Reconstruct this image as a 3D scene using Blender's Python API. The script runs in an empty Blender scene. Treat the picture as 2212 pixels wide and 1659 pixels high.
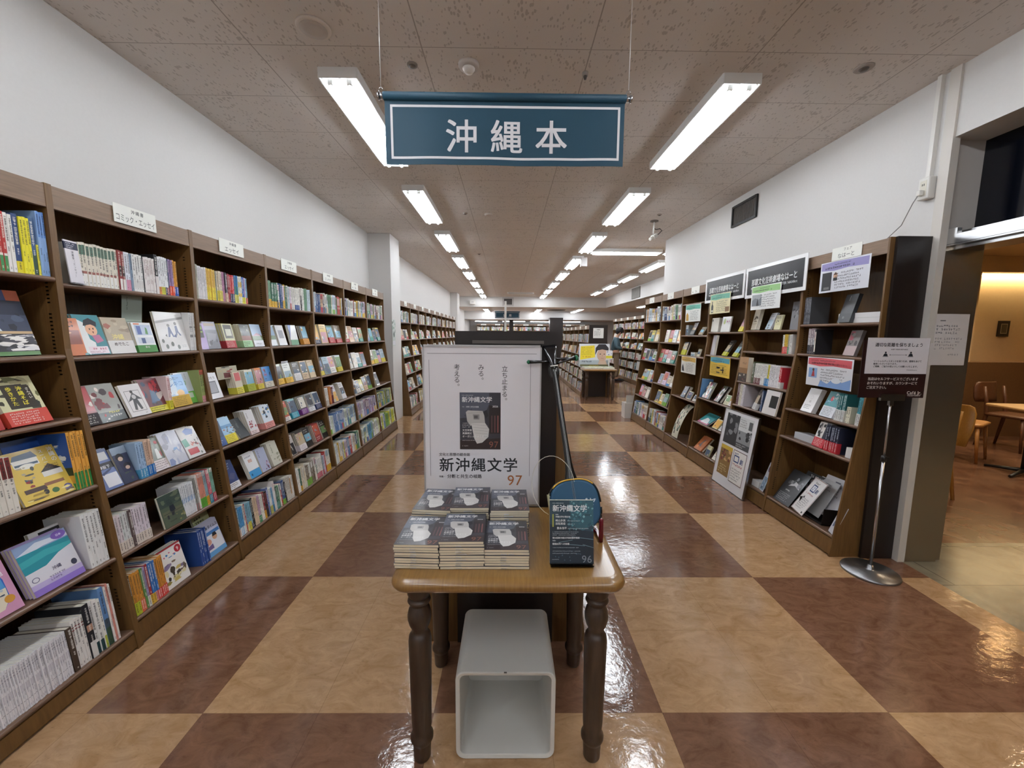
import bpy, math, random
from mathutils import Matrix, Vector

# ---------------------------------------------------------------- camera, world, exposure
S = bpy.context.scene
COL = S.collection
FPX, TH, YAW, ROLL, CAMH = 876.438, math.radians(7.00416), math.radians(0.58106), math.radians(0.45380), 1.47785
_f = Vector((math.sin(YAW) * math.cos(TH), math.cos(YAW) * math.cos(TH), -math.sin(TH)))
_r = Vector((math.cos(YAW), -math.sin(YAW), 0)); _u = _r.cross(_f)
CR = math.cos(ROLL) * _r + math.sin(ROLL) * _u
CU = -math.sin(ROLL) * _r + math.cos(ROLL) * _u
CF = _f
cam = bpy.data.cameras.new('camera'); cam.sensor_width = 36; cam.lens = FPX * 36 / 2212; cam.clip_start = .02
camo = bpy.data.objects.new('camera', cam); COL.objects.link(camo)
camo.matrix_world = Matrix(((CR.x, CU.x, -CF.x, 0), (CR.y, CU.y, -CF.y, 0), (CR.z, CU.z, -CF.z, CAMH), (0, 0, 0, 1)))
S.camera = camo
def px(P):
    d = Vector(P) - Vector((0, 0, CAMH)); z = d.dot(CF)
    return (1106 + FPX * d.dot(CR) / z, 829.5 - FPX * d.dot(CU) / z, z) if z > .05 else (-9999, -9999, z)
W = bpy.data.worlds.new('world'); S.world = W; W.use_nodes = True
W.node_tree.nodes['Background'].inputs[0].default_value = (.9, .95, 1, 1)
W.node_tree.nodes['Background'].inputs[1].default_value = .02
S.view_settings.view_transform = 'Standard'; S.view_settings.look = 'None'
S.view_settings.exposure = 1.15; S.view_settings.gamma = 1; S.view_settings.use_curve_mapping = False
S.cycles.use_denoising = True; S.cycles.max_bounces = 7; S.cycles.diffuse_bounces = 4
S.cycles.caustics_reflective = False; S.cycles.caustics_refractive = False; S.cycles.sample_clamp_indirect = 6
TUBE = 17.0     # fluorescent tube emission
WARM = .7      # cafe lamp multiplier

# ---------------------------------------------------------------- helpers
def lin(h):
    h = h.lstrip('#'); out = []
    if len(h) == 3: h = ''.join(c * 2 for c in h)
    for i in (0, 2, 4):
        c = int(h[i:i + 2], 16) / 255
        out.append(c / 12.92 if c <= .04045 else ((c + .055) / 1.055) ** 2.4)
    return tuple(out)
def lum(h):
    a = lin(h); return .2 * a[0] + .7 * a[1] + .1 * a[2]
class Rn(random.Random):
    pass
MATS = {}
def newmat(name):
    m = bpy.data.materials.new(name); m.use_nodes = True; MATS[name] = m
    n = m.node_tree; b = n.nodes['Principled BSDF']
    return m, n, b, n.links
def flat(name, col, rough=.5, metal=0, noise=0, scale=40, emit=0, coat=0, trans=0, ior=1.45, spec=None):
    m, n, b, L = newmat(name)
    c = lin(col) + (1,)
    b.inputs['Base Color'].default_value = c; b.inputs['Roughness'].default_value = rough; b.inputs['Metallic'].default_value = metal
    if coat: b.inputs['Coat Weight'].default_value = coat; b.inputs['Coat Roughness'].default_value = .12
    if trans: b.inputs['Transmission Weight'].default_value = trans; b.inputs['IOR'].default_value = ior
    if spec is not None: b.inputs['Specular IOR Level'].default_value = spec
    if emit: b.inputs['Emission Color'].default_value = c; b.inputs['Emission Strength'].default_value = emit
    if noise:
        t = n.nodes.new('ShaderNodeTexCoord'); x = n.nodes.new('ShaderNodeTexNoise'); x.inputs['Scale'].default_value = scale; x.inputs['Detail'].default_value = 5
        r = n.nodes.new('ShaderNodeMapRange'); r.inputs[3].default_value = 1 - noise; r.inputs[4].default_value = 1 + noise
        v = n.nodes.new('ShaderNodeMix'); v.data_type = 'RGBA'; v.blend_type = 'MULTIPLY'; v.inputs[0].default_value = 1; v.inputs[6].default_value = c
        L.new(t.outputs['Object'], x.inputs['Vector']); L.new(x.outputs[0], r.inputs[0]); L.new(r.outputs[0], v.inputs[7]); L.new(v.outputs[2], b.inputs['Base Color'])
    return m
def printed(name, rough, coat=0):
    m, n, b, L = newmat(name)
    a = n.nodes.new('ShaderNodeAttribute'); a.attribute_name = 'Col'
    L.new(a.outputs['Color'], b.inputs['Base Color']); b.inputs['Roughness'].default_value = rough
    if coat: b.inputs['Coat Weight'].default_value = coat; b.inputs['Coat Roughness'].default_value = .1
    return m
def wood(name, c1, c2, rough=.4, scale=(1, 1, 12), coat=0, stretch=30):
    m, n, b, L = newmat(name)
    t = n.nodes.new('ShaderNodeTexCoord'); mp = n.nodes.new('ShaderNodeMapping'); mp.inputs['Scale'].default_value = scale
    x = n.nodes.new('ShaderNodeTexNoise'); x.inputs['Scale'].default_value = stretch; x.inputs['Detail'].default_value = 6; x.inputs['Distortion'].default_value = .4
    r = n.nodes.new('ShaderNodeValToRGB'); r.color_ramp.elements[0].color = lin(c1) + (1,); r.color_ramp.elements[1].color = lin(c2) + (1,)
    r.color_ramp.elements[0].position = .3; r.color_ramp.elements[1].position = .7
    L.new(t.outputs['Object'], mp.inputs[0]); L.new(mp.outputs[0], x.inputs['Vector']); L.new(x.outputs[0], r.inputs[0]); L.new(r.outputs[0], b.inputs['Base Color'])
    b.inputs['Roughness'].default_value = rough
    if coat: b.inputs['Coat Weight'].default_value = coat; b.inputs['Coat Roughness'].default_value = .15
    return m
PAPER = printed('printed_paper', .5); GLOSS = printed('glossy_print', .3, .25); MATT = printed('painted', .6)

class MB:
    def __init__(s): s.v = []; s.f = []; s.c = []; s.s = []
    def face(s, pts, col='fff', sm=False):
        k = len(s.v); s.v += [tuple(p) for p in pts]; s.f.append(tuple(range(k, k + len(pts)))); s.c.append(col); s.s.append(sm)
    def box(s, x0, x1, y0, y1, z0, z1, col='fff', top=None, front=None):
        k = len(s.v)
        s.v += [(x0, y0, z0), (x1, y0, z0), (x1, y1, z0), (x0, y1, z0), (x0, y0, z1), (x1, y0, z1), (x1, y1, z1), (x0, y1, z1)]
        for i, q in enumerate(((0, 3, 2, 1), (4, 5, 6, 7), (0, 1, 5, 4), (1, 2, 6, 5), (2, 3, 7, 6), (3, 0, 4, 7))):
            s.f.append(tuple(k + j for j in q)); s.c.append(top if (top and i == 1) else front if (front and i == 2) else col); s.s.append(False)
    def prism(s, prof, a0, a1, ax='x', col='fff', sm=False):
        # closed 2-D outline (p,q) swept along an axis: ax x -> (a,p,q), y -> (p,a,q), z -> (p,q,a)
        def P(a, p, q): return (a, p, q) if ax == 'x' else (p, a, q) if ax == 'y' else (p, q, a)
        k = len(s.v); n = len(prof)
        s.v += [P(a0, *t) for t in prof] + [P(a1, *t) for t in prof]
        for i in range(n):
            j = (i + 1) % n; s.f.append((k + i, k + j, k + n + j, k + n + i)); s.c.append(col); s.s.append(sm)
        s.f.append(tuple(range(k + n - 1, k - 1, -1))); s.c.append(col); s.s.append(False)
        s.f.append(tuple(range(k + n, k + 2 * n))); s.c.append(col); s.s.append(False)
    def rings(s, rings, col='fff', sm=True, cap=True, closed=False):
        k = len(s.v); n = len(rings[0])
        for r in rings: s.v += [tuple(p) for p in r]
        m = len(rings)
        for a in range(m if closed else m - 1):
            b = (a + 1) % m
            for i in range(n):
                j = (i + 1) % n; s.f.append((k + a * n + i, k + a * n + j, k + b * n + j, k + b * n + i)); s.c.append(col); s.s.append(sm)
        if cap and not closed:
            s.f.append(tuple(range(k + n - 1, k - 1, -1))); s.c.append(col); s.s.append(False)
            s.f.append(tuple(range(k + (m - 1) * n, k + m * n))); s.c.append(col); s.s.append(False)
    def lathe(s, prof, c=(0, 0, 0), n=24, col='fff', sm=True):
        s.rings([[(c[0] + r * math.cos(2 * math.pi * i / n), c[1] + r * math.sin(2 * math.pi * i / n), c[2] + z) for i in range(n)] for r, z in prof], col, sm)
    def tube(s, path, r, n=8, col='fff', cap=True):
        path = [Vector(p) for p in path]; rs = []
        up = Vector((0, 0, 1))
        for i, p in enumerate(path):
            t = (path[min(i + 1, len(path) - 1)] - path[max(i - 1, 0)]).normalized()
            a = t.cross(up) if abs(t.dot(up)) < .95 else t.cross(Vector((1, 0, 0)))
            a.normalize(); b = t.cross(a)
            rr = r[i] if isinstance(r, (list, tuple)) else r
            rs.append([p + a * rr * math.cos(2 * math.pi * k / n) + b * rr * math.sin(2 * math.pi * k / n) for k in range(n)])
        s.rings(rs, col, True, cap)
    def ell(s, c, R, nu=14, nv=9, col='fff'):
        s.rings([[(c[0] + R[0] * math.sin(math.pi * (j + .02) / (nv + .04)) * math.cos(2 * math.pi * i / nu), c[1] + R[1] * math.sin(math.pi * (j + .02) / (nv + .04)) * math.sin(2 * math.pi * i / nu), c[2] - R[2] * math.cos(math.pi * (j + .02) / (nv + .04))) for i in range(nu)] for j in range(nv + 1)], col)
    def add(s, o, M=None):
        k = len(s.v); s.v += [tuple(M @ Vector(p)) for p in o.v] if M else o.v
        s.f += [tuple(i + k for i in q) for q in o.f]; s.c += o.c; s.s += o.s
    def text(s, body, org, U, V, size, col='111', align='c', bold=False, vert=False, fit=None, gap=0.0):
        org, U, V = Vector(org), Vector(U), Vector(V)
        gl = [glyph(c, bold) for c in body]
        if vert:
            y = 0
            for c, (vs, fs, adv) in zip(body, gl):
                dx, dy = (.55, .5) if c in '。、' else (0, 0)
                k = len(s.v); s.v += [tuple(org + U * ((x - .5 + dx) * size) + V * ((q - .88 + y + dy) * size) + U.cross(V) * (2e-5 * (i * 4 // len(vs)) if bold else 0)) for i, (x, q) in enumerate(vs)]
                s.f += [tuple(i + k for i in t) for t in fs]; s.c += [col] * len(fs); s.s += [False] * len(fs); y -= 1.0 + gap
            return
        nb = 2e-5 * U.cross(V)
        w = sum(g[2] for g in gl) + gap * (len(gl) - 1); sx = min(1, fit / (w * size)) if fit else 1
        x0 = -w / 2 if align == 'c' else 0 if align == 'l' else -w
        for vs, fs, adv in gl:
            k = len(s.v); s.v += [tuple(org + U * ((x + x0) * size * sx) + V * (q * size) + nb * (i * 4 // len(vs) if bold else 0)) for i, (x, q) in enumerate(vs)]
            s.f += [tuple(i + k for i in t) for t in fs]; s.c += [col] * len(fs); s.s += [False] * len(fs); x0 += adv + gap
    def scrib(s, rn, org, U, V, w, h, rows, col='222', fill=.9, vert=False):
        # small illegible lines of print: each character is a few short strokes
        org, U, V = Vector(org), Vector(U), Vector(V)
        if vert: U, V, w, h = -V, U, h, w
        rh = h / rows; g = rh * .72
        for r in range(rows):
            n = max(1, int(w / g * (rn.uniform(.55, 1) if rows > 1 and r == rows - 1 else rn.uniform(fill - .1, fill + .05))))
            for i in range(min(n, 60)):
                if rn.random() < .06: continue
                x = i * g; y = -r * rh - rh * .14
                for _ in range(2 if rows > 3 else 3):
                    if rn.random() < .5: a, b, c, d = .1, .82, rn.uniform(.05, .8), .15
                    else: a, b, c, d = rn.uniform(.1, .7), .17, .1, .8
                    p = org + U * (x + a * g) + V * (y - c * g); s.face((p - V * (d * g), p - V * (d * g) + U * (b * g), p + U * (b * g), p), col)
    def build(s, name, mat=None, parent=None, M=None, bevel=0, seg=2, sub=0):
        me = bpy.data.meshes.new(name); me.from_pydata(s.v, [], s.f)
        if mat is None: mat = PAPER
        me.materials.append(mat)
        if len(set(s.c)) > 0 and mat in (PAPER, GLOSS, MATT):
            a = me.color_attributes.new('Col', 'FLOAT_COLOR', 'CORNER'); buf = []; cache = {}
            for q, c in zip(s.f, s.c):
                if c not in cache: cache[c] = lin(c) + (1.0,)
                buf.extend(cache[c] * len(q))
            a.data.foreach_set('color', buf)
        if any(s.s): me.polygons.foreach_set('use_smooth', s.s)
        me.update()
        o = bpy.data.objects.new(name, me); COL.objects.link(o)
        if parent: o.parent = parent
        if M: o.matrix_local = M
        if bevel:
            b = o.modifiers.new('bevel', 'BEVEL'); b.width = bevel; b.segments = seg; b.limit_method = 'ANGLE'; b.angle_limit = .6
        if sub: o.modifiers.new('sub', 'SUBSURF').levels = sub; o.modifiers['sub'].render_levels = sub
        return o
GL = {}
_tc = bpy.data.curves.new('glyph', 'FONT'); _tc.resolution_u = 3; _to = bpy.data.objects.new('glyph', _tc)
def glyph(c, bold):
    k = (c, bold)
    if k not in GL:
        if c == ' ': GL[k] = ([], [], .32)
        else:
            _tc.body = c
            m = _to.to_mesh(); vs = [(v.co.x, v.co.y) for v in m.vertices]; fs = [tuple(p.vertices) for p in m.polygons]
            sgn = sum((vs[f[1]][0] - vs[f[0]][0]) * (vs[f[2]][1] - vs[f[0]][1]) - (vs[f[2]][0] - vs[f[0]][0]) * (vs[f[1]][1] - vs[f[0]][1]) for f in fs)
            if sgn < 0: fs = [f[::-1] for f in fs]
            if bold:
                n0 = len(vs); o4 = ((-.013, -.011), (.013, -.011), (-.013, .011), (.013, .011)); f0 = fs; v0 = vs
                vs = [(x + a, y + b) for a, b in o4 for x, y in v0]; fs = [tuple(i + n0 * k for i in f) for k in range(4) for f in f0]
            adv = 1.0 if ord(c) > 0x2e80 else (max(v[0] for v in vs) if vs else .3) + .07
            GL[k] = (vs, fs, adv); _to.to_mesh_clear()
    return GL[k]
def empty(name, M=None):
    o = bpy.data.objects.new(name, None); o.empty_display_size = .05; COL.objects.link(o)
    if M: o.matrix_world = M
    return o
def tag(o, label, cat, group=None, kind=None):
    if label: o['label'] = label
    if cat: o['category'] = cat
    if group: o['group'] = group
    if kind: o['kind'] = kind
    return o
def struct(name, mb, mat, **k):
    o = mb.build(name, mat, **k); o['kind'] = 'structure'; return o
def dup(o, parent=None):
    c = o.copy(); COL.objects.link(c)
    if parent: c.parent = parent
    for ch in list(o.children): dup(ch, c)
    return c
def T(x, y, z): return Matrix.Translation((x, y, z))
def RX(a): return Matrix.Rotation(math.radians(a), 4, 'X')
def RY(a): return Matrix.Rotation(math.radians(a), 4, 'Y')
def RZ(a): return Matrix.Rotation(math.radians(a), 4, 'Z')
X3, Y3, Z3 = (1, 0, 0), (0, 1, 0), (0, 0, 1)
ORD = 'first second third fourth fifth sixth seventh eighth ninth tenth eleventh twelfth thirteenth fourteenth fifteenth sixteenth seventeenth eighteenth nineteenth twentieth'.split()
def ordn(i):
    if i <= 20: return ORD[i - 1]
    t, u = divmod(i, 10); w = {2: 'twent', 3: 'thirt', 4: 'fort', 5: 'fift', 6: 'sixt'}[t]
    return w + 'ieth' if u == 0 else w + 'y-' + ORD[u - 1]

# ---------------------------------------------------------------- materials
SHELF = wood('shelf_wood', '#5f4322', '#72522b', .42, (14, 14, 1), stretch=6)
HEAD = wood('header_wood', '#77604c', '#8a715b', .5, (1, 14, 14), stretch=8)
NOSE = wood('shelf_board', '#624838', '#785d49', .35, (1, 14, 14), stretch=8)
DARK = flat('dark_laminate', '#211a18', .35, noise=.1)
BLACK = flat('black_plastic', '#141414', .4)
WHITE = flat('white_plastic', '#dedcd6', .4)
CHROME = flat('brushed_metal', '#b9b9bb', .25, 1)
STEEL = None
TABLE = wood('table_wood', '#7c592c', '#906b36', .3, (12, 1, 1), coat=.4, stretch=14)
LEG = wood('leg_wood', '#34251a', '#412f20', .4, (14, 14, 1), coat=.12, stretch=8)
GLASS = flat('clear_acrylic', '#f4f7f8', .03, trans=1, ior=1.1)
# ================================================================ room shell
ZC = 3.034
def mathn(n, L, op, a, b=None):
    m = n.nodes.new('ShaderNodeMath'); m.operation = op
    for i, v in enumerate((a, b)):
        if v is None: continue
        if isinstance(v, (int, float)): m.inputs[i].default_value = v
        else: L.new(v, m.inputs[i])
    return m.outputs[0]
def floor_mat():
    m, n, b, L = newmat('vinyl_checker')
    t = n.nodes.new('ShaderNodeTexCoord'); sp = n.nodes.new('ShaderNodeSeparateXYZ'); L.new(t.outputs['Object'], sp.inputs[0])
    X, Y = sp.outputs[0], sp.outputs[1]
    u = mathn(n, L, 'DIVIDE', mathn(n, L, 'ADD', X, .282), .9); v = mathn(n, L, 'DIVIDE', mathn(n, L, 'SUBTRACT', Y, 1.425), .9)
    k = mathn(n, L, 'ADD', mathn(n, L, 'FLOOR', u), mathn(n, L, 'FLOOR', v))
    par = mathn(n, L, 'FLOORED_MODULO', k, 2.0)                 # 0 brown, 1 tan
    tan = mathn(n, L, 'MAXIMUM', mathn(n, L, 'GREATER_THAN', par, .5), mathn(n, L, 'LESS_THAN', X, -1.632))
    no = n.nodes.new('ShaderNodeTexNoise'); no.inputs['Scale'].default_value = 9; no.inputs['Detail'].default_value = 9; no.inputs['Roughness'].default_value = .65; no.inputs['Distortion'].default_value = 1.2
    mp = n.nodes.new('ShaderNodeMapping'); mp.inputs['Scale'].default_value = (1, 1.7, 1); L.new(t.outputs['Object'], mp.inputs[0]); L.new(mp.outputs[0], no.inputs['Vector'])
    def ramp(a, c, p0=.32, p1=.66):
        r = n.nodes.new('ShaderNodeValToRGB'); r.color_ramp.elements[0].color = lin(a) + (1,); r.color_ramp.elements[1].color = lin(c) + (1,)
        r.color_ramp.elements[0].position = p0; r.color_ramp.elements[1].position = p1; L.new(no.outputs[0], r.inputs[0]); return r.outputs[0]
    mx = n.nodes.new('ShaderNodeMix'); mx.data_type = 'RGBA'; L.new(tan, mx.inputs[0]); L.new(ramp('#644431', '#805c46'), mx.inputs[6]); L.new(ramp('#9c7853', '#b8946f'), mx.inputs[7])
    # dark flecks
    n2 = n.nodes.new('ShaderNodeTexNoise'); n2.inputs['Scale'].default_value = 45; n2.inputs['Detail'].default_value = 4; L.new(mp.outputs[0], n2.inputs['Vector'])
    fl = n.nodes.new('ShaderNodeMapRange'); fl.inputs[1].default_value = .6; fl.inputs[2].default_value = .75; fl.inputs[3].default_value = 1; fl.inputs[4].default_value = .78; L.new(n2.outputs[0], fl.inputs[0])
    mu = n.nodes.new('ShaderNodeMix'); mu.data_type = 'RGBA'; mu.blend_type = 'MULTIPLY'; mu.inputs[0].default_value = 1; L.new(mx.outputs[2], mu.inputs[6]); L.new(fl.outputs[0], mu.inputs[7])
    # seams every 0.45 m
    def seam(w, half):
        f = mathn(n, L, 'FRACT', mathn(n, L, 'MULTIPLY', w, 2.0)); d = mathn(n, L, 'MINIMUM', f, mathn(n, L, 'SUBTRACT', 1.0, f)); return mathn(n, L, 'LESS_THAN', d, half)
    sm = mathn(n, L, 'MAXIMUM', seam(u, .003), seam(v, .003))
    ms = n.nodes.new('ShaderNodeMix'); ms.data_type = 'RGBA'; ms.blend_type = 'MULTIPLY'; L.new(mathn(n, L, 'MULTIPLY', sm, .35), ms.inputs[0]); L.new(mu.outputs[2], ms.inputs[6]); ms.inputs[7].default_value = (.3, .25, .2, 1)
    L.new(ms.outputs[2], b.inputs['Base Color'])
    b.inputs['Roughness'].default_value = .085; b.inputs['IOR'].default_value = 1.65
    w1 = n.nodes.new('ShaderNodeTexNoise'); w1.inputs['Scale'].default_value = 24; w1.inputs['Detail'].default_value = 5; w1.inputs['Roughness'].default_value = .55; L.new(t.outputs['Object'], w1.inputs['Vector'])
    bp = n.nodes.new('ShaderNodeBump'); bp.inputs['Strength'].default_value = .15; bp.inputs['Distance'].default_value = .008; L.new(w1.outputs[0], bp.inputs['Height']); L.new(bp.outputs[0], b.inputs['Normal'])
    return m
def ceil_mat():
    m, n, b, L = newmat('acoustic_tile')
    t = n.nodes.new('ShaderNodeTexCoord'); sp = n.nodes.new('ShaderNodeSeparateXYZ'); L.new(t.outputs['Object'], sp.inputs[0])
    u = mathn(n, L, 'DIVIDE', mathn(n, L, 'ADD', sp.outputs[0], .485), .93); v = mathn(n, L, 'DIVIDE', mathn(n, L, 'SUBTRACT', sp.outputs[1], 2.435), .485)
    def seam(w, half):
        f = mathn(n, L, 'FRACT', w); d = mathn(n, L, 'MINIMUM', f, mathn(n, L, 'SUBTRACT', 1.0, f)); return mathn(n, L, 'LESS_THAN', d, half)
    sm = mathn(n, L, 'MAXIMUM', seam(u, .0035), seam(v, .005))
    mp = n.nodes.new('ShaderNodeMapping'); mp.inputs['Scale'].default_value = (60, 26, 1); L.new(t.outputs['Object'], mp.inputs[0])
    vo = n.nodes.new('ShaderNodeTexVoronoi'); vo.inputs['Scale'].default_value = 1; L.new(mp.outputs[0], vo.inputs['Vector'])
    nz = n.nodes.new('ShaderNodeTexNoise'); nz.inputs['Scale'].default_value = 14; L.new(t.outputs['Object'], nz.inputs['Vector'])
    pit = mathn(n, L, 'LESS_THAN', vo.outputs['Distance'], mathn(n, L, 'MULTIPLY', mathn(n, L, 'SUBTRACT', nz.outputs[0], .26), 1.0))
    k = mathn(n, L, 'MAXIMUM', mathn(n, L, 'MULTIPLY', pit, .35), mathn(n, L, 'MULTIPLY', sm, .6))
    mx = n.nodes.new('ShaderNodeMix'); mx.data_type = 'RGBA'; L.new(k, mx.inputs[0]); mx.inputs[6].default_value = lin('#dfd9d4') + (1,); mx.inputs[7].default_value = lin('#7a7068') + (1,)
    L.new(mx.outputs[2], b.inputs['Base Color']); b.inputs['Roughness'].default_value = .9
    return m
WALL = flat('white_wallpaper', '#d5d3d0', .8, noise=.03, scale=60)
CEIL2 = flat('plain_ceiling', '#dfd9d4', .9)
def plane(x0, x1, y0, y1, z): m = MB(); m.face(((x0, y0, z), (x1, y0, z), (x1, y1, z), (x0, y1, z))); return m
def bx(*a): m = MB(); m.box(*a); return m
b = MB(); b.box(-2.4, 2.62, -8, 6.93, -.05, 0); b.box(-2.4, 9, 6.93, 24.2, -.05, 0)
struct('floor', b, floor_mat())
struct('ceiling', bx(-2.4, 4.2, -8, 17.45, ZC, ZC + .05), ceil_mat())
struct('wall_left', bx(-2.42, -2.22, -8, 24.2, 0, ZC), WALL)
struct('wall_back', bx(-2.4, 9, 24, 24.2, 0, ZC), WALL)
struct('wall_behind', bx(-2.4, 2.85, -8.2, -8, 0, ZC), WALL)
b = MB(); b.box(2.60, 2.83, 2.56, 6.93, 0, ZC); b.box(2.60, 2.83, -8, -1.2, 0, ZC); b.box(2.60, 2.83, -1.2, 2.56, 2.64, ZC)
struct('wall_right', b, WALL)
struct('wall_far_right', bx(9, 9.1, 6.93, 24.2, 0, ZC), WALL)
# columns
struct('trim_1', bx(-2.23, -1.87, 6.62, 7.15, 0, ZC), WALL, bevel=.006)
struct('trim_2', bx(-2.23, -1.96, 15.8, 16.5, 0, ZC), WALL, bevel=.006)
# beams and lower ceilings
b = MB(); b.box(-2.22, 4.3, 17.36, 17.55, 2.612, ZC + .02); b.box(4.12, 4.3, 6.93, 17.36, 2.612, ZC + .02); struct('trim_3', b, WALL)
b = MB(); b.box(-2.22, 9, 20.8, 21.0, 2.217, 2.64); struct('trim_4', b, WALL)
b = MB(); b.box(-2.22, 9, 17.55, 20.8, 2.63, 2.68); b.box(4.3, 9, 6.93, 17.55, 2.63, 2.68); b.box(-2.22, 9, 21, 24, 2.23, 2.28); struct('ceiling_low', b, CEIL2)
# dark mirror-like pillars in the distance
b = MB(); b.box(.05, .26, 21.3, 21.5, 0, 2.23); b.box(-.24, -.13, 21.3, 21.5, 0, 2.23); struct('trim_5', b, DARK)
struct('trim_6', bx(2.05, 2.7, 20.2, 20.75, 0, 2.3), DARK)

# ---------------------------------------------------------------- ceiling lights
def emis(name, col, st):
    m, n, b, L = newmat(name); b.inputs['Base Color'].default_value = lin(col) + (1,); b.inputs['Emission Color'].default_value = lin(col) + (1,); b.inputs['Emission Strength'].default_value = st; return m
TUBEM = emis('fluorescent_tube', '#f3f8ff', TUBE)
REFL = flat('white_reflector', '#eef0f0', .35)
def make_light():
    r = empty('ceiling_light')
    h = MB(); w, l, d = .113, .635, .06
    for s in (-1, 1): h.box(s * w - .004, s * w + .004, -l, l, -d, 0)
    h.box(-w, w, -l - .004, -l, -d, 0, 'ccc'); h.box(-w, w, l, l + .004, -d, 0); h.box(-w, w, -l, l, -.006, 0)
    h.build('housing', REFL, r)
    g = MB()
    g.prism([(-w + .006, -.008), (w - .006, -.008), (w - .006, -.055), (w - .02, -.028), (.028, -.02), (0, -.05), (-.028, -.02), (-w + .02, -.028), (-w + .006, -.055)], -l + .03, l - .03, 'y')
    g.build('reflector', REFL, r)
    for s in (-1, 1):
        t = MB(); t.tube([(s * .057, -.6, -.068), (s * .057, .6, -.068)], .0145, 12); t.build('fluorescent_tube', TUBEM, r)
        for e in (-1, 1):
            c = MB(); c.box(s * .057 - .014, s * .057 + .014, e * .6 - .012, e * .6 + .012, -.08, -.05); c.build('lamp_holder', WHITE, r)
    return r
L0 = make_light(); nl = 0
ys = [-7.045, -5.11, -3.175, -1.24, .69] + [2.615 + 1.9 * i for i in range(8)]  # row continued by unseen fixtures, added behind the camera to brighten what faces it
def place_light(x, y, z, label, group, rz=0):
    global nl
    o = L0 if nl == 0 else dup(L0); nl += 1
    o.location = (x, y, z); o.rotation_euler = (0, 0, rz); tag(o, label, 'light', group); return o
for side, x in (('left', -1.02), ('right', 1.39)):
    for i, y in enumerate(ys):
        if i < 5: place_light(x, y + .635, ZC, f'added unseen twin tube light behind the camera, {ORD[i]} from the back wall, {side} row', 'ceiling lights over the aisle')
        else: place_light(x, y + .635, ZC, f'twin tube ceiling light, {ORD[i - 5]} from the front in the row over the {side} aisle', 'ceiling lights over the aisle')
for i in range(4): place_light(3.22, 9.3 + 1.93 * i, ZC, f'twin tube ceiling light, {ORD[i]} from the front beside the white beam', 'ceiling lights by the side beam')
place_light(2.16, 7.7, ZC, 'twin tube ceiling light turned crosswise near the corner of the wall', None, math.pi / 2)
place_light(3.5, 7.7, ZC, 'second crosswise twin tube light half hidden by the wall', None, math.pi / 2)
for i, (x, y) in enumerate([(-1.02, 18.9), (-1.02, 20.2), (1.39, 18.9), (1.39, 20.2), (3.2, 18.6), (3.2, 20.0)]):
    place_light(x, y, 2.63, f'twin tube light on the low ceiling beyond the first beam, {ORD[i]} from left', 'lights on the low far ceiling')
for i, y in enumerate([9.5, 11.6, 13.7, 15.8]): place_light(5.2, y, 2.63, f'twin tube light on the low ceiling over the far right bookcases, {ORD[i]} from the front', 'lights on the low right ceiling')
for i, x in enumerate([-1.2, .3, 1.8, 3.3]): place_light(x, 22.3, 2.23, f'twin tube light before the back bookcases, {ORD[i]} from left', 'lights on the lowest ceiling', math.pi / 2)

# ceiling fittings
def disc(name, x, y, r, d, label, cat, col='#b9aea5', inner=None):
    m = MB(); m.lathe([(r, 0), (r, -d * .6), (r * .92, -d), (r * .5, -d * 1.05), (.001, -d * 1.05)], n=28)
    o = m.build(name, flat(name + '_paint_' + str(len(MATS)), col, .6), None, T(x, y, ZC)); tag(o, label, cat)
    if inner:
        k = MB(); k.lathe([(r * inner[0], -d * 1.02), (r * inner[0], -d * 1.3), (r * inner[0] * .6, -d * inner[1]), (.001, -d * inner[1])], n=20); k.build('lens', flat('lens_' + str(len(MATS)), inner[2], .3), o)
    return o
disc('ceiling_speaker', -1.01, 2.3, .085, .012, 'round grey ceiling speaker in front of the near left light', 'speaker', '#d8cec5', (.8, 1.2, '#c2b8b0'))
disc('smoke_detector', -.24, 2.57, .06, .022, 'domed white smoke detector above the blue hanging sign', 'smoke detector', '#c4bab2', (.6, 2.2, '#e8e2dc'))
disc('sprinkler', -.57, 2.58, .03, .01, 'small round sprinkler beside the near left ceiling light', 'sprinkler', '#8f867f', (.7, 1.6, '#6a625c'))
disc('sprinkler', 2.06, 2.55, .05, .008, 'round sprinkler plate near the right wall', 'sprinkler', '#a69b92', (.5, 2.5, '#5b534d'))
disc('sprinkler', .45, 2.63, .018, .02, 'tiny sprinkler head right of the sign above the aisle', 'sprinkler', '#9a9189', (.6, 2.0, '#4d4640'))
disc('sprinkler', -.57, 5.5, .03, .012, 'small sprinkler beside the second left ceiling light', 'sprinkler', '#b0a69d', (.6, 1.8, '#5b534d'))
disc('smoke_detector', -.27, 5.53, .05, .02, 'pale smoke detector farther back above the aisle', 'smoke detector', '#cfc6be')
disc('sprinkler', 1.95, 5.47, .03, .01, 'sprinkler beside the ceiling camera', 'sprinkler', '#a69b92', (.6, 1.9, '#5b534d'))
disc('sprinkler', -.58, 8.2, .03, .012, 'sprinkler far back beside the third left light', 'sprinkler', '#b0a69d', (.6, 1.8, '#5b534d'))
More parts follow.
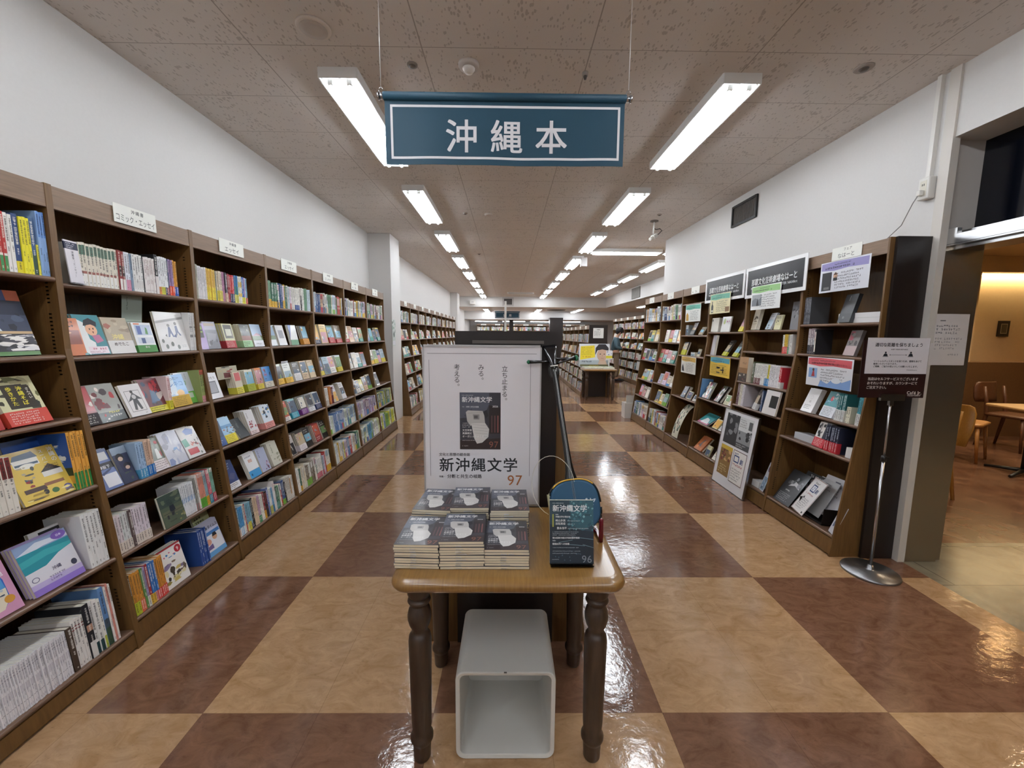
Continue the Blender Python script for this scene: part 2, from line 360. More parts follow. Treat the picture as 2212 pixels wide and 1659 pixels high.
# security camera
r = empty('security_camera', T(1.99, 5.77, ZC)); tag(r, 'white security camera on a ceiling stem near the right wall', 'camera')
m = MB(); m.lathe([(.055, 0), (.055, -.012), (.02, -.02)], n=20); m.build('mount_plate', flat('mount_grey', '#6f6861', .5), r)
m = MB(); m.tube([(0, 0, -.015), (-.005, 0, -.17)], .011); m.build('stem', WHITE, r)
m = MB(); m.box(-.028, .028, -.045, .045, -.026, .026); m.tube([(0, -.045, 0), (0, -.12, 0)], .02, 14); m.build('camera_body', WHITE, r, T(.01, 0, -.205) @ RZ(-50) @ RX(28), .004)
m = MB(); m.tube([(0, 0, -.1), (.03, 0, -.115), (.08, -.005, -.105), (.115, .01, -.125), (.08, .03, -.165), (.05, .03, -.18)], .006); m.build('cable', BLACK, r)
# vent on the right wall
r = empty('wall_vent', T(2.598, 4.645, 2.835)); tag(r, 'dark framed air vent high on the right wall', 'vent')
m = MB()
for y in (-.225, .225): m.box(-.02, 0, y - .012, y + .012, -.115, .115)
for z in (-.105, .105): m.box(-.02, 0, -.22, .22, z - .012, z + .012)
m.build('frame', BLACK, r); m = MB(); m.box(-.006, -.002, -.22, .22, -.1, .1); m.build('filter_panel', flat('filter', '#7a746f', .8, noise=.25, scale=90), r)
m = MB()
for i in range(16): m.box(-.014, -.007, -.2 + i * .026, -.197 + i * .026, -.098, .098)
m.build('slat', flat('slat_grey', '#57524e', .6), r)
# outlet, trunking and cord on the right wall
r = empty('wall_outlet', T(2.6, 2.61, 2.39)); tag(r, 'white power outlet box on the right wall beside the opening', 'outlet')
m = MB(); m.box(-.045, 0, -.035, .035, -.065, .065); m.build('outlet_box', WHITE, r, bevel=.006)
m = MB(); m.box(-.0465, -.045, -.02, .02, -.045, .045, 'd8d4c4')
for z in (-.02, .02):
    for y in (-.007, .004): m.box(-.048, -.0465, y, y + .003, z - .006, z + .006, '222')
m.build('socket_plate', PAPER, r)
m = MB(); m.box(-.075, -.048, -.012, .012, -.045, -.012); m.build('plug', WHITE, r, bevel=.004)
m = MB(); m.tube([(2.535, 2.61, 2.36), (2.53, 2.64, 2.31), (2.55, 2.72, 2.2), (2.57, 2.85, 2.13), (2.575, 2.93, 2.105)], .003, 6); tag(m.build('power_cord', flat('cord_grey', '#8d8a86', .5)), 'thin grey power cord from the wall outlet to the bookcase top', 'cord')
m = MB(); m.box(2.575, 2.6, 2.6, 2.625, 2.455, ZC); tag(m.build('cable_duct', WHITE), 'white vertical cable duct on the right wall corner', 'cable duct')
# ================================================================ bookcases
SLOT = 1.4
def pfl(z): return -max(0, SLOT - z) * .12
class Unit:
    def __init__(s, M, w, levels, place, label, group, ztop=2.08, D=.3, header=True, slots=False, end=None, taus=None, tags=None, low=False, endbox=None):
        s.M, s.w, s.levels, s.place, s.D, s.ztop = M, w, levels, place, D, ztop
        s.taus = taus or [0 if z > 1.3 else 3 if z > .95 else 5 if z > .6 else 6 if z > .3 else 6 for z in levels]
        s.rows = {}
        r = empty('bookcase', M); tag(r, label, 'bookcase', group); s.root = r
        base = levels[-1]
        for k, x in enumerate((0, w - .013)):
            u = MB(); u.prism([(pfl(0.0), 0), (D + .02, 0), (D + .02, ztop), (0, ztop), (0, SLOT)] if ztop > SLOT else [(pfl(0), 0), (D, 0), (D, ztop), (pfl(ztop), ztop)], x, x + .013, 'x')
            u.build('upright', SHELF, r)
            if slots:
                t = MB(); X = x + .0135 if k == 0 else x - .0005; z = .2
                while z < ztop - .15:
                    if (z * 10) % 3.1 > .35:
                        y = pfl(z) + .035; t.face([(X, y, z), (X, y + .012, z), (X, y + .012, z + .006), (X, y, z + .006)], '0c0806')
                        t.face([(X, y, z + .006), (X, y + .012, z + .006), (X, y + .012, z), (X, y, z)], '0c0806')
                    z += .016
                t.build('peg_slots', MATT, r)
        if header:
            h = MB(); h.box(.013, w - .013, .002, .022, ztop - .095, ztop - .004); h.build('header', HEAD, r)
        h = MB(); h.box(.013, w - .013, 0 if not header else .022, D + .02, ztop - .02, ztop - .002); h.build('top_board', SHELF, r)
        h = MB(); h.box(.013, w - .013, D, D + .012, .02, ztop - .02); h.build('back_panel', SHELF, r)
        for z, t in zip(levels, s.taus):
            yf = pfl(z); dep = (D - yf) / math.cos(math.radians(t)) - .004
            sh = MB(); pr = [(.006 * (1 - math.cos(a)) - 0, -.009 - .009 * math.sin(a)) for a in ()]
            pr = [(.0105 - .0105 * math.sin(a), -.0105 + .0105 * math.cos(a)) for a in [math.pi * i / 6 for i in range(7)]] + [(dep, -.021), (dep, 0)]
            sh.prism(pr, .014, w - .014, 'x'); sh.build('shelf', NOSE, r, T(0, yf, z) @ RX(-t))
        pz = base - .024
        p = MB(); p.prism([(pfl(.012) + .004, .012), (pfl(.012) + .022, .012), (pfl(pz) + .022, pz), (pfl(pz) + .004, pz)], .013, w - .013, 'x'); p.build('plinth', SHELF, r)
        p = MB(); p.box(.013, w - .013, pfl(0) + .03, pfl(0) + .045, 0, .014); p.build('toe_strip', DARK, r)
        if end == 'R':
            e = MB(); e.box(w + .001, w + .02, .03, D + .005, .002, ztop); e.build('end_panel', DARK, r)
    def frame(s, row, x, inset=.012, lean=0, up=0.0, yaw=0):
        z = s.levels[row]; return s.M @ T(x, pfl(z), z) @ RX(-s.taus[row]) @ T(0, inset, up + .0004) @ RZ(yaw) @ RX(-lean)

# ================================================================ books
BOOKS = []       # every book: dict(M, unit, row, ...)
def parts_of(q, low=False):
    """Meshes of one book in its own frame: x across, y into the shelf, z up; the visible face at y = 0."""
    w, d, h, c = q['w'], q['d'], q['h'], q['c']; rn = random.Random(q['seed']); P = {}
    spine = q['kind'] == 'S'; dark = lum(c) < .22; ink = q.get('ink') or ('f2efe8' if dark else '2a2622')
    cover = MB(); pg = q.get('pages', 'e9e2d0')
    if low:
        cover.box(-w / 2, w / 2, 0, d, 0, h, c if spine else pg, top=pg, front=c)
        if spine:
            for a, e, cc in q.get('seg', []): cover.face([(-w / 2, -.0004, a * h), (w / 2, -.0004, a * h), (w / 2, -.0004, e * h), (-w / 2, -.0004, e * h)], cc)
            if w > .008: cover.face([(-w * .18, -.0008, .5 * h), (w * .18, -.0008, .5 * h), (w * .18, -.0008, .9 * h), (-w * .18, -.0008, .9 * h)], ink)
            if rn.random() < .6: cover.face([(-w * .15, -.0008, .3 * h), (w * .15, -.0008, .3 * h), (w * .15, -.0008, .42 * h), (-w * .15, -.0008, .42 * h)], ink)
        else:
            art(cover, q, rn, low=True)
        if q.get('band'):
            cc, f = q['band']; cover.face([(-w / 2, -.0006, 0), (w / 2, -.0006, 0), (w / 2, -.0006, f * h), (-w / 2, -.0006, f * h)], cc)
        P['cover'] = cover; return P
    t = .0012
    block = MB()
    if spine:
        r = min(.0015, w * .2)
        cover.prism([(-w / 2, r), (-w / 2 + r, 0), (w / 2 - r, 0), (w / 2, r), (w / 2, t + r), (-w / 2, t + r)], 0, h, 'z', c)
        cover.box(-w / 2, -w / 2 + t, t + r, d, 0, h, c); cover.box(w / 2 - t, w / 2, t + r, d, 0, h, c)
        block.box(-w / 2 + t, w / 2 - t, t + r, d - .002, .0008, h - .0015, pg)
        tt = MB(); e = -.00015
        for a, z, cc in q.get('seg', []): tt.face([(-w / 2 + r, e, a * h), (w / 2 - r, e, a * h), (w / 2 - r, e, z * h), (-w / 2 + r, e, z * h)], cc)
        e = -.0004
        if q.get('txt'):
            n = len(q['txt']); sz = min(w * .8, h * .62 / n); tt.text(q['txt'], (0, e, h * .95), X3, Z3, sz, ink, vert=True, bold=True)
        else:
            sz = min(w * .62, .011); a = rn.uniform(.93, .96); z1 = rn.uniform(.38, .55)
            tt.scrib(rn, (-sz / 2, e, h * a), X3, Z3, sz * 1.2, h * (a - z1), 1, ink, vert=True) if False else glyph_column(tt, rn, sz, h * a, h * z1, e, ink)
            z2 = z1 - .05; glyph_column(tt, rn, sz * .7, h * z2, h * (z2 - rn.uniform(.1, .16)), e, ink)
            if not q.get('band'): glyph_column(tt, rn, sz * .6, h * .09, h * .03, e, ink)
        if q.get('side'):
            sm = MB(); art(sm, dict(w=d, h=h, c=c, art=q['side']), rn); tt.v += [(-w / 2 + y, d / 2 - x, z) for x, y, z in sm.v]; k0 = len(tt.v) - len(sm.v); tt.f += [tuple(i + k0 for i in f) for f in sm.f]; tt.c += sm.c; tt.s += sm.s
        P['spine_lettering'] = tt
    else:
        sp = q.get('spine', 1)
        cover.box(-w / 2, w / 2, 0, t, 0, h, c); cover.box(-w / 2, w / 2, d - t, d, 0, h, c)
        xs = w / 2 if sp > 0 else -w / 2
        cover.box(min(xs, xs - sp * t), max(xs, xs - sp * t), t, d - t, 0, h, c)
        block.box(-w / 2 + (.002 if sp > 0 else t), w / 2 - (t if sp > 0 else .002), t, d - t, .001, h - .001, pg)
        if not q.get('behind'):
            a = MB(); art(a, q, rn)
            if a.f: P['cover_art'] = a
    P['cover'] = cover; P['page_block'] = block
    if q.get('band'):
        cc, f = q['band']; bb = MB(); o = .0005
        bb.box(-w / 2 - o, w / 2 + o, -o * 2.2, min(d, .03), 0, f * h, cc)
        bi = 'f4f0e8' if lum(cc) < .3 else '3a2020'
        if spine: glyph_column(bb, rn, min(w * .6, .009), f * h * .92, f * h * .1, -o * 2.2 - .0002, bi)
        elif not q.get('behind'):
            if q.get('bandtxt'):
                for k, tx in enumerate(q['bandtxt']): bb.text(tx, (0, -o * 2.2 - .0003, f * h * (.62 - .4 * k) - .0), X3, Z3, f * h * .3, bi if len(q['bandtxt']) == 1 or k else bi, bold=True, fit=w * .92)
            else: bb.scrib(rn, (-w * .42, -o * 2.2 - .0003, f * h * .9), X3, Z3, w * .84, f * h * .8, max(1, int(f * h / .012)), bi)
        P['paper_band'] = bb
    return P
def glyph_column(mb, rn, sz, z0, z1, e, ink):
    g = sz * 1.08; n = max(1, min(12, int((z0 - z1) / g)))
    for i in range(n):
        z = z0 - i * g
        for a, b, c, d in ((-.42, .42, .06, .17), (-.08, .08, .1, .85), (-.4, .4, rn.uniform(.35, .5), .13), (rn.uniform(-.45, -.2), rn.uniform(.2, .45), .75, .14)):
            if rn.random() < .82: mb.face([(a * sz, e, z - (c + d) * sz), (b * sz, e, z - (c + d) * sz), (b * sz, e, z - c * sz), (a * sz, e, z - c * sz)], ink)
def art(mb, q, rn, low=False):
    w, h = q['w'], q['h']; k = 0; ops = q.get('art')
    if ops is None:
        pal = q.get('pal') or rn.sample(['c9b79a', '8fa7b5', 'b5533c', '45566b', 'd9a441', '6f8f5a', 'e8e2d4', '2f2d33', 'c58f94', '7fb3c9'], 4)
        st = rn.randrange(4); z0, z1 = [(.3, .68), (.02, .6), (.1, .9), (.35, .95)][st]
        ops = [('r', .06 if st != 2 else 0, .94 if st != 2 else 1, z0, z1, pal[0]), ('b', 5, pal, .08, .92, z0, z1)]
        if st in (0, 1): ops.append(('s', .1, .9, .74, .95, 2, None))
        elif st == 2: ops.append(('s', .12, .3, .3, .88, 1, 'f4f0e6', True))
        else: ops.append(('s', .1, .9, .08, .28, 2, None))
    ink0 = 'f2efe8' if lum(q['c']) < .22 else '2a2622'
    for o in ops:
        k += 1; e = -.0002 - .00009 * k; K = o[0]
        def pt(x, z): return (-w / 2 + x * w, e, z * h)
        if K == 'r': mb.face([pt(o[1], o[3]), pt(o[2], o[3]), pt(o[2], o[4]), pt(o[1], o[4])], o[5])
        elif K == 'p': mb.face([pt(*a) for a in o[1]], o[2])
        elif K == 'e':
            n = 10 if low else 18; mb.face([pt(o[1] + o[3] * math.cos(2 * math.pi * i / n), o[2] + o[4] * math.sin(2 * math.pi * i / n)) for i in range(n)], o[5])
        elif K == 'b':
            for i in range(o[1] if not low else min(3, o[1])):
                x = rn.uniform(o[3], o[4]); z = rn.uniform(o[5], o[6]); sx = (o[4] - o[3]) * rn.uniform(.06, .2); sz = (o[6] - o[5]) * rn.uniform(.06, .2); n = rn.randint(5, 8); e -= .00004
                mb.face([pt(min(o[4], max(o[3], x + sx * rn.uniform(.6, 1.2) * math.cos(2 * math.pi * j / n))), min(o[6], max(o[5], z + sz * rn.uniform(.6, 1.2) * math.sin(2 * math.pi * j / n)))) for j in range(n)], rn.choice(o[2]))
        elif K == 't':
            if low: continue
            _, tx, x, z, sz, col = o[:6]; vert = len(o) > 6 and o[6]
            mb.text(tx, pt(x, z), X3, Z3, sz * h, col, 'c', True, vert, fit=w * .94)
        elif K == 's':
            _, x0, x1, z0, z1, rows, col = o[:7]; vert = len(o) > 7 and o[7]
            if low:
                if not vert:
                    for r in range(min(rows, 2)): mb.face([pt(x0, z1 - (z1 - z0) * (r + .6) / min(rows, 2)), pt(x1, z1 - (z1 - z0) * (r + .6) / min(rows, 2)), pt(x1, z1 - (z1 - z0) * (r + .2) / min(rows, 2)), pt(x0, z1 - (z1 - z0) * (r + .2) / min(rows, 2))], col or ink0)
                continue
            if vert: mb.scrib(rn, pt(x0, z1), X3, Z3, w * (x1 - x0), h * (z1 - z0), rows, col or ink0, vert=True)
            else: mb.scrib(rn, pt(x0, z1), X3, Z3, w * (x1 - x0), h * (z1 - z0), rows, col or ink0)
CN = {'f': 'white'}
def add_book(u, row, x, q, inset=.012, lean=0, up=0, yaw=0):
    q['M'] = u.frame(row, x, inset, lean, up, yaw); q['u'] = u; q['row'] = row; q['x'] = x; q.setdefault('seed', len(BOOKS) * 7 + 11); BOOKS.append(q)
def S_(u, row, f, n, t, h, c, look, d=130, jit=3, rot=0, **k):
    """n books spine outwards from fraction f of the bay; returns the next free fraction. c may be a list of colours."""
    rn = random.Random(len(BOOKS) * 13 + int(f * 1000)); x = f * u.w; cs = c if isinstance(c, list) else [c] * n
    for i in range(n):
        tt = (t + (rn.uniform(-1, 1) if jit > 1 else 0)) / 1000; hh = (h + rn.uniform(-jit, jit)) / 1000
        cc = cs[i % len(cs)]; q = dict(kind='S', w=tt, h=hh, d=d / 1000, c=cc, look=look if isinstance(look, str) else look[i % len(look)], run=n)
        q.update({a: (b[i % len(b)] if isinstance(b, list) and a not in ('seg', 'side') else b) for a, b in k.items()})
        if isinstance(q.get('segs'), list): pass
        add_book(u, row, x + tt / 2, q, .012 + rn.uniform(0, .006), 0); x += tt + .0006
    return x / u.w
def F_(u, row, f, w, h, c, look, n=1, t=15, lean=14, inset=.02, art=None, yaw=0, up=0, **k):
    """a pile of n books face outwards, leaning back, left edge at fraction f."""
    T0 = t / 1000; la = math.radians(lean)
    for i in range(n):
        q = dict(kind='F', w=w / 1000, h=h / 1000, d=T0, c=c, look=look, behind=i > 0, art=art, pile=n); q.update(k)
        if i: q.pop('bandtxt', None)
        add_book(u, row, f * u.w + w / 2000 + (i * .0007), q, inset + i * (T0 + .0006) / math.cos(la), lean, T0 * math.sin(la) + up, yaw)
    return f + w / 1000 / u.w
PASTEL = ['eeeae2', 'f3f1ec', 'e4e0da', 'f3f1ec', 'dfe6ea', 'e9dcc6', 'f3f1ec', 'cfdde6', 'b8c9d6', '5d7fa8', '2f4f7f', 'b23a34', '8f2f2f', 'd8b24a', 'e0d06a', '6f9a7a', '3d6b57', 'c8a3a8', 'd9c7dc', '2f2b2b', '7a6a58', 'caa27a', '9fb7c4', 'ece7dd', 'ece7dd', 'd7d2c8']
BANDS = ['d9c63a', '3f7fb5', 'b5343a', '2e8a7f', 'f0ece2', '2b4f93', 'e2b33a', 'c8556a', '7fb53f', '283250']
CNAME = {'eeeae2': 'white', 'f3f1ec': 'white', 'e4e0da': 'pale grey', 'dfe6ea': 'bluish white', 'e9dcc6': 'cream', 'cfdde6': 'pale blue', 'b8c9d6': 'grey blue', '5d7fa8': 'blue', '2f4f7f': 'navy', 'b23a34': 'red', '8f2f2f': 'dark red', 'd8b24a': 'ochre', 'e0d06a': 'yellow', '6f9a7a': 'green', '3d6b57': 'dark green', 'c8a3a8': 'pink', 'd9c7dc': 'lilac', '2f2b2b': 'black', '7a6a58': 'brown', 'caa27a': 'tan', '9fb7c4': 'light blue', 'ece7dd': 'ivory', 'd7d2c8': 'grey'}
def auto_S(u, row, f0=.02, f1=.98, h0=168, h1=198, seed=0, t0=10, t1=22, pal=None):
    rn = random.Random(seed * 101 + row * 7 + 5); f = f0; pal = pal or PASTEL
    while True:
        n = rn.choice([1, 1, 1, 2, 2, 3, 4]); t = rn.uniform(t0, t1)
        if f + (n * t + 3) / 1000 / u.w > f1: n = int((f1 - f) * u.w * 1000 / (t + 1.6))
        if n < 1: break
        c = rn.choice(pal); bd = (rn.choice(BANDS), rn.uniform(.22, .34)) if rn.random() < .42 else None
        k = {'band': bd} if bd else {}
        if rn.random() < .2: k['seg'] = [(.72, 1, rn.choice(pal))]
        f = S_(u, row, f, n, t, rn.uniform(h0, h1), c, CNAME.get(c, 'pale') + ' spine', **k)
        if f > f1 - .012: break
def auto_F(u, row, f0=.03, f1=.97, seed=0, nmax=5, hmax=196, wide=1.0):
    rn = random.Random(seed * 77 + row * 13 + 3); f = f0
    while f < f1 - .14:
        w = rn.choice([108, 128, 128, 135, 148]) * wide; h = min(hmax, w * 1.42)
        if f + w / 1000 / u.w > f1: break
        c = rn.choice(PASTEL); bd = (rn.choice(BANDS), rn.uniform(.2, .32)) if rn.random() < .45 else None
        k = {'band': bd} if bd else {}
        f = F_(u, row, f, w, h, c, CNAME.get(c, 'pale') + ' covered book facing out', n=rn.randint(1, nmax), t=rn.uniform(11, 20), lean=rn.uniform(10, 15), **k)
        f += rn.uniform(.015, .06)
def build_books(limit=318):
    def score(q):
        P = q['M'] @ Vector((0, 0, q['h'] / 2)); X, Y, z = px(P)
        if z < .2 or X < -60 or X > 2270 or Y > 1750: return 0
        nrm = -(q['M'].to_3x3() @ Vector((0, 1, 0))); vw = (Vector((0, 0, CAMH)) - P).normalized()
        nr2 = q['M'].to_3x3() @ Vector((-1, 0, 0))
        a = q['h'] * ((0 if q.get('behind') else q['w'] * max(.05, abs(nrm.dot(vw)))) + (q['d'] * max(0, abs(nr2.dot(vw))) if q['kind'] == 'F' else 0)) / z ** 2
        if q['u'].__dict__.get('hidden'): a *= .01
        return a
    for q in BOOKS: q['score'] = score(q)
    order = sorted(BOOKS, key=lambda q: -q['score']); keep = set(id(q) for q in order[:limit] if q['score'] > 0)
    # number the books along each shelf for their labels
    rows = {}
    for q in BOOKS: rows.setdefault((id(q['u']), q['row']), []).append(q)
    rest = MB()
    RN = {0: 'top', 1: 'second', 2: 'third', 3: 'fourth', 4: 'fifth', 5: 'bottom'}
    for qs in rows.values():
        front = sorted([q for q in qs if not q.get('behind')], key=lambda q: q['x']); no = {id(q): i + 1 for i, q in enumerate(front)}
        prev = None; kb = 0; u = qs[0]['u']; nrow = len(u.levels)
        rname = 'bottom' if qs[0]['row'] == nrow - 1 else RN[qs[0]['row']]
        for q in qs:
            if q.get('behind'): kb += 1
            else: prev = q; kb = 0
            if id(q) in keep:
                w = f"{rname} shelf, {u.place}"
                if q.get('lab'): lab = q['lab']
                elif q.get('behind'): lab = f"{q['look']}, {ordn(kb)} copy behind the {ordn(no[id(prev)])} from left, {w}"
                elif q.get('run', 1) > 25: lab = f"one of many identical {q['look']}s packed on the {w}"
                elif q['kind'] == 'F' : lab = f"{q['look']}, {ordn(no[id(q)])} from left, {w}"
                else: lab = f"{q['look']} book, {ordn(no[id(q)])} from left, {w}"
                ws = lab.split()
                if len(ws) > 16: lab = ' '.join(q['look'].split()[:max(3, len(q['look'].split()) - (len(ws) - 16))]) + lab[len(q['look']):] if not q.get('behind') or True else lab
                hd, cm, tl = lab.partition(',')
                hw = hd.split()
                while hw and hw[-1] in ('with', 'a', 'an', 'and', 'in', 'on', 'of', 'the', 'under', 'facing'): hw.pop()
                lab = ' '.join(hw) + cm + tl
                P = parts_of(q); r = P['cover'].build('book', GLOSS if q['kind'] == 'F' else PAPER, None, q['M'])
                tag(r, lab, 'book', f"books on the {w}")
                for nm, mb in P.items():
                    if nm != 'cover': mb.build(nm, GLOSS if nm == 'cover_art' else PAPER, r)
            else:
                if q['score'] == 0 and q['M'].translation.y < 1.2 and q['M'].translation.x < 0: continue
                z = q['M'].translation.y
                for mb in parts_of(q, low=q['score'] == 0 or z > 4.2).values(): rest.add(mb, q['M'])
    o = rest.build('shelved_books', PAPER); tag(o, 'all the smaller books on the farther shelves of the shop', 'books', 'farther books', 'stuff')
    print('BOOKS', len(BOOKS), 'individual', len(keep), 'faces', len(rest.f))
# ================================================================ bookcase runs
LB = [1.015, 1.765, 2.515, 3.26, 4.01, 4.765, 5.51, 6.26]
ORDB = ['nearest', 'second', 'third', 'fourth', 'fifth', 'sixth', 'seventh', 'eighth', 'ninth', 'tenth', 'eleventh', 'twelfth']
LL = [1.68, 1.365, 1.05, .745, .45, .135]
LEFT = []
for i in range(7):
    lv = [1.70, 1.376, 1.106, .803, .458, .10] if i == 0 else LL
    LEFT.append(Unit(T(-1.89, LB[i], 0) @ RZ(90), LB[i + 1] - LB[i], lv, f'{ORDB[i]} left bay', f'tall brown open bookcase on the left wall, {ORD[i]} from the front', 'left wall bookcases', 2.075, .31, slots=i < 4))
RB = [2.56, 3.285, 4.045, 4.79, 5.54, 6.30, 7.05]
RLV = [[1.573, 1.342, .897, .67, .143], [1.533, 1.332, 1.035, .80, .14], [1.519, 1.258, .755, .468, .15], [1.888, 1.481, 1.22, .677, .135], [1.70, 1.376, 1.08, .755, .467, .137], [1.70, 1.376, 1.067, .741, .464, .139]]
RIGHT = []
for i in range(6):
    RIGHT.append(Unit(T(2.345, RB[i + 1], 0) @ RZ(-90), RB[i + 1] - RB[i], RLV[i], f'{ORDB[i]} right bay', f'tall brown open bookcase on the right wall, {ORD[i]} from the cafe', 'right wall bookcases', 2.09, .235, slots=i < 3, end='R' if i == 0 else None))
B1, B2, B3, B4, B5, B6, B7 = LEFT
# ---- first left bay
f = S_(B1, 0, .655, 3, 15, 222, 'f0eee8', 'white spine', seg=[(0, .3, 'e0d84a')])
f = S_(B1, 0, .72, 4, 14, 224, 'b8332e', 'red spine', seg=[(0, .26, '3f8a4e'), (.26, .3, 'f0e8e0')], ink='f4e8d8')
f = S_(B1, 0, f, 2, 12, 218, 'f1efe9', 'white spine')
f = S_(B1, 0, f, 1, 20, 222, '2a4372', 'deep blue picture spine', band=('e3d22c', .2))
f = S_(B1, 0, f, 3, 12, 218, 'ece02e', 'yellow spine')
f = S_(B1, 0, f, 1, 16, 226, '46618a', 'blue photo spine', seg=[(0, .35, '2f4a3a')])
f = S_(B1, 0, f, 1, 8, 120, 'e9e04a', 'small yellow spine')
f = S_(B1, 0, f, 3, 10, 252, '8fb0dc', 'light blue spine', seg=[(.6, 1, '5f8acc')])
S_(B1, 0, .2, 14, 16, 200, ['f1efe9', 'd9c9b0', '8fa7b5'], 'pale spine')
F_(B1, 1, .60, 212, 262, '1c2436', 'large night photo book with a white fountain over a dark crowd', n=2, lean=15,
   art=[('r', 0, 1, 0, 1, '1d2438'), ('r', 0, 1, .84, 1, '273a6e'), ('r', .78, 1, .84, 1, 'b0532f'), ('r', 0, 1, .3, .62, '3a4258'), ('b', 7, ['2c3448', '1a2030', '49566e'], .4, 1, .35, .7), ('p', [(.02, .36), (.18, .36), (.3, .5), (.26, .58), (.2, .5), (.12, .66), (.08, .5), (.02, .6)], 'e8ecf2'), ('p', [(.3, .36), (.55, .36), (.5, .46), (.42, .52), (.36, .46)], 'd8dee8'), ('r', 0, 1, .33, .37, 'c8a880'), ('r', 0, 1, .06, .33, '15151b'), ('b', 46, ['e6e2e0', 'c9c4c4', '8a8890', 'f4f0ea', '3b3a42'], .0, 1, .07, .32), ('r', 0, 1, 0, .06, '4f7f3d'), ('t', 'を学ぶ', .45, .75, .085, 'e3c65a')])
F_(B1, 2, .47, 132, 185, '3b4b33', 'dark green book with a red band', n=2, band=('b02f28', .3), pal=['2c3a2a', '6a7a52', '9aa39a', '24302a'])
F_(B1, 2, .675, 140, 200, 'd8d2a4', 'beige noodle guide with a brown title panel', n=3, t=18, lean=20, band=('c8402f', .3), bandtxt=[],
   art=[('r', 0, 1, 0, 1, 'd9d4a8'), ('b', 10, ['3b3a2a', '6b6a42', 'b8b288', '2d2c24'], 0, 1, .3, 1), ('p', [(.2, .9), (.4, .97), (.62, .97), (.8, .9)], '4a4630'), ('r', .2, .86, .34, .84, '2a2218'), ('r', .22, .84, .36, .82, '31281c'), ('t', '沖縄そば', .6, .8, .1, 'ecdf3e', True), ('t', '歩きかた', .36, .8, .1, 'e6d83a', True), ('t', 'さんぺい', .78, .76, .06, 'f2efe0', True)])
f = S_(B1, 3, .50, 5, 17, 212, 'ece6da', 'white spine', seg=[(.62, 1, '7d2f2c')])
F_(B1, 3, .36, 150, 190, 'e9e6dc', 'white picture map book', n=2, lean=16, pal=['b7c79a', '8fb0a0', 'd9d2b8', 'c9a27a'])
F_(B1, 3, .645, 186, 214, 'd8b84e', 'yellow supermarket guide with drawn shops', n=2, t=14, lean=17, band=None,
   art=[('r', 0, 1, 0, 1, 'dcbc52'), ('p', [(.12, .8), (.2, .93), (.55, .96), (.62, .84)], '5d7186'), ('r', .14, .6, .7, .84, 'e8e4da'), ('r', .16, .58, .72, .76, '3f5468'), ('e', .36, .7, .14, .05, 'f0ece0'), ('b', 6, ['7a3b34', '4a4a42', 'a8903a', 'b7a98a'], .05, .55, .45, .7), ('p', [(.52, .52), (.72, .66), (.93, .52)], '2f2b2a'), ('r', .54, .92, .42, .52, 'ece8de'), ('b', 5, ['8e2f2c', '3a3530', '5b6a74'], .2, .6, .3, .5), ('r', .1, .5, .2, .28, '4a3630'), ('r', .48, .86, .25, .31, '8a5a3a'), ('e', .62, .13, .07, .05, '3f6b3a'), ('e', .86, .12, .08, .06, '5a5490'), ('e', .45, .15, .05, .05, '2e2c28'), ('b', 8, ['6b5a3a', 'e8d890', 'a88a3a'], .05, .95, .02, .2), ('t', '沖縄の', .88, .97, .1, 'f4f1ea', True), ('t', 'スーパー', .70, .95, .075, 'f4f1ea', True), ('s', .6, .95, .56, .64, 2, '7a5a3a')])
F_(B1, 3, .72, 168, 250, '2d4a86', 'tall book with white clouds on blue sky', n=1, lean=9, inset=.1, art=[('r', 0, 1, .45, 1, '24509a'), ('b', 9, ['dfe6ee', 'b8c6d8', '8fa6c4'], 0, .85, .55, .8), ('r', 0, 1, 0, .45, '2c3a24')])
f = S_(B1, 3, .888, 1, 12.5, 248, 'e0a040', 'orange spine with a cloud photo cover', seg=[(0, .3, '2f8a45'), (.3, 1, 'e2a446')], ink='3a2c18', d=170, side=[('r', 0, 1, 0, 1, '2c3a24'), ('r', 0, 1, .4, 1, '24509a'), ('b', 12, ['dfe6ee', 'b8c6d8', '8fa6c4'], 0, .9, .5, .8), ('r', 0, 1, .12, .26, 'c89a3a'), ('r', 0, 1, 0, .12, '2f8a45')])
f = S_(B1, 3, f, 4, 12.5, 248, 'e0a040', 'orange spine with a green base', seg=[(0, .3, '2f8a45'), (.3, 1, 'e2a446')], ink='3a2c18', d=150)
F_(B1, 4, .31, 172, 205, 'c88fb0', 'pink bordered book with a beach photo', n=2, lean=14, t=12,
   art=[('r', 0, 1, 0, 1, 'cf97b6'), ('p', [(0, .86), (.55, .9), (.8, .84), (.88, .6), (.86, .25), (.7, .1), (0, .06)], '2e63b8'), ('p', [(0, .6), (.85, .64), (.86, .45), (0, .42)], '4f93c9'), ('p', [(0, .42), (.86, .45), (.84, .25), (.7, .1), (0, .06)], 'e6dcc6'), ('b', 14, ['e9eef2', '3a4a5e', 'b8c2cc'], .02, .8, .26, .44), ('e', .84, .24, .09, .07, 'c98f3a'), ('t', '沖縄', .84, .94, .14, 'f6f2f4', True)])
F_(B1, 4, .355, 168, 236, 'cfe0e2', 'pale striped book behind the pink beach book', n=1, lean=10, inset=.09, art=[('r', 0, 1, .7, 1, 'dfe8e8'), ('r', .2, .3, .72, .96, '5f9aa0'), ('r', .5, .6, .74, .98, '7fb0b0'), ('r', .8, .88, .72, .98, '8fbcbc')])
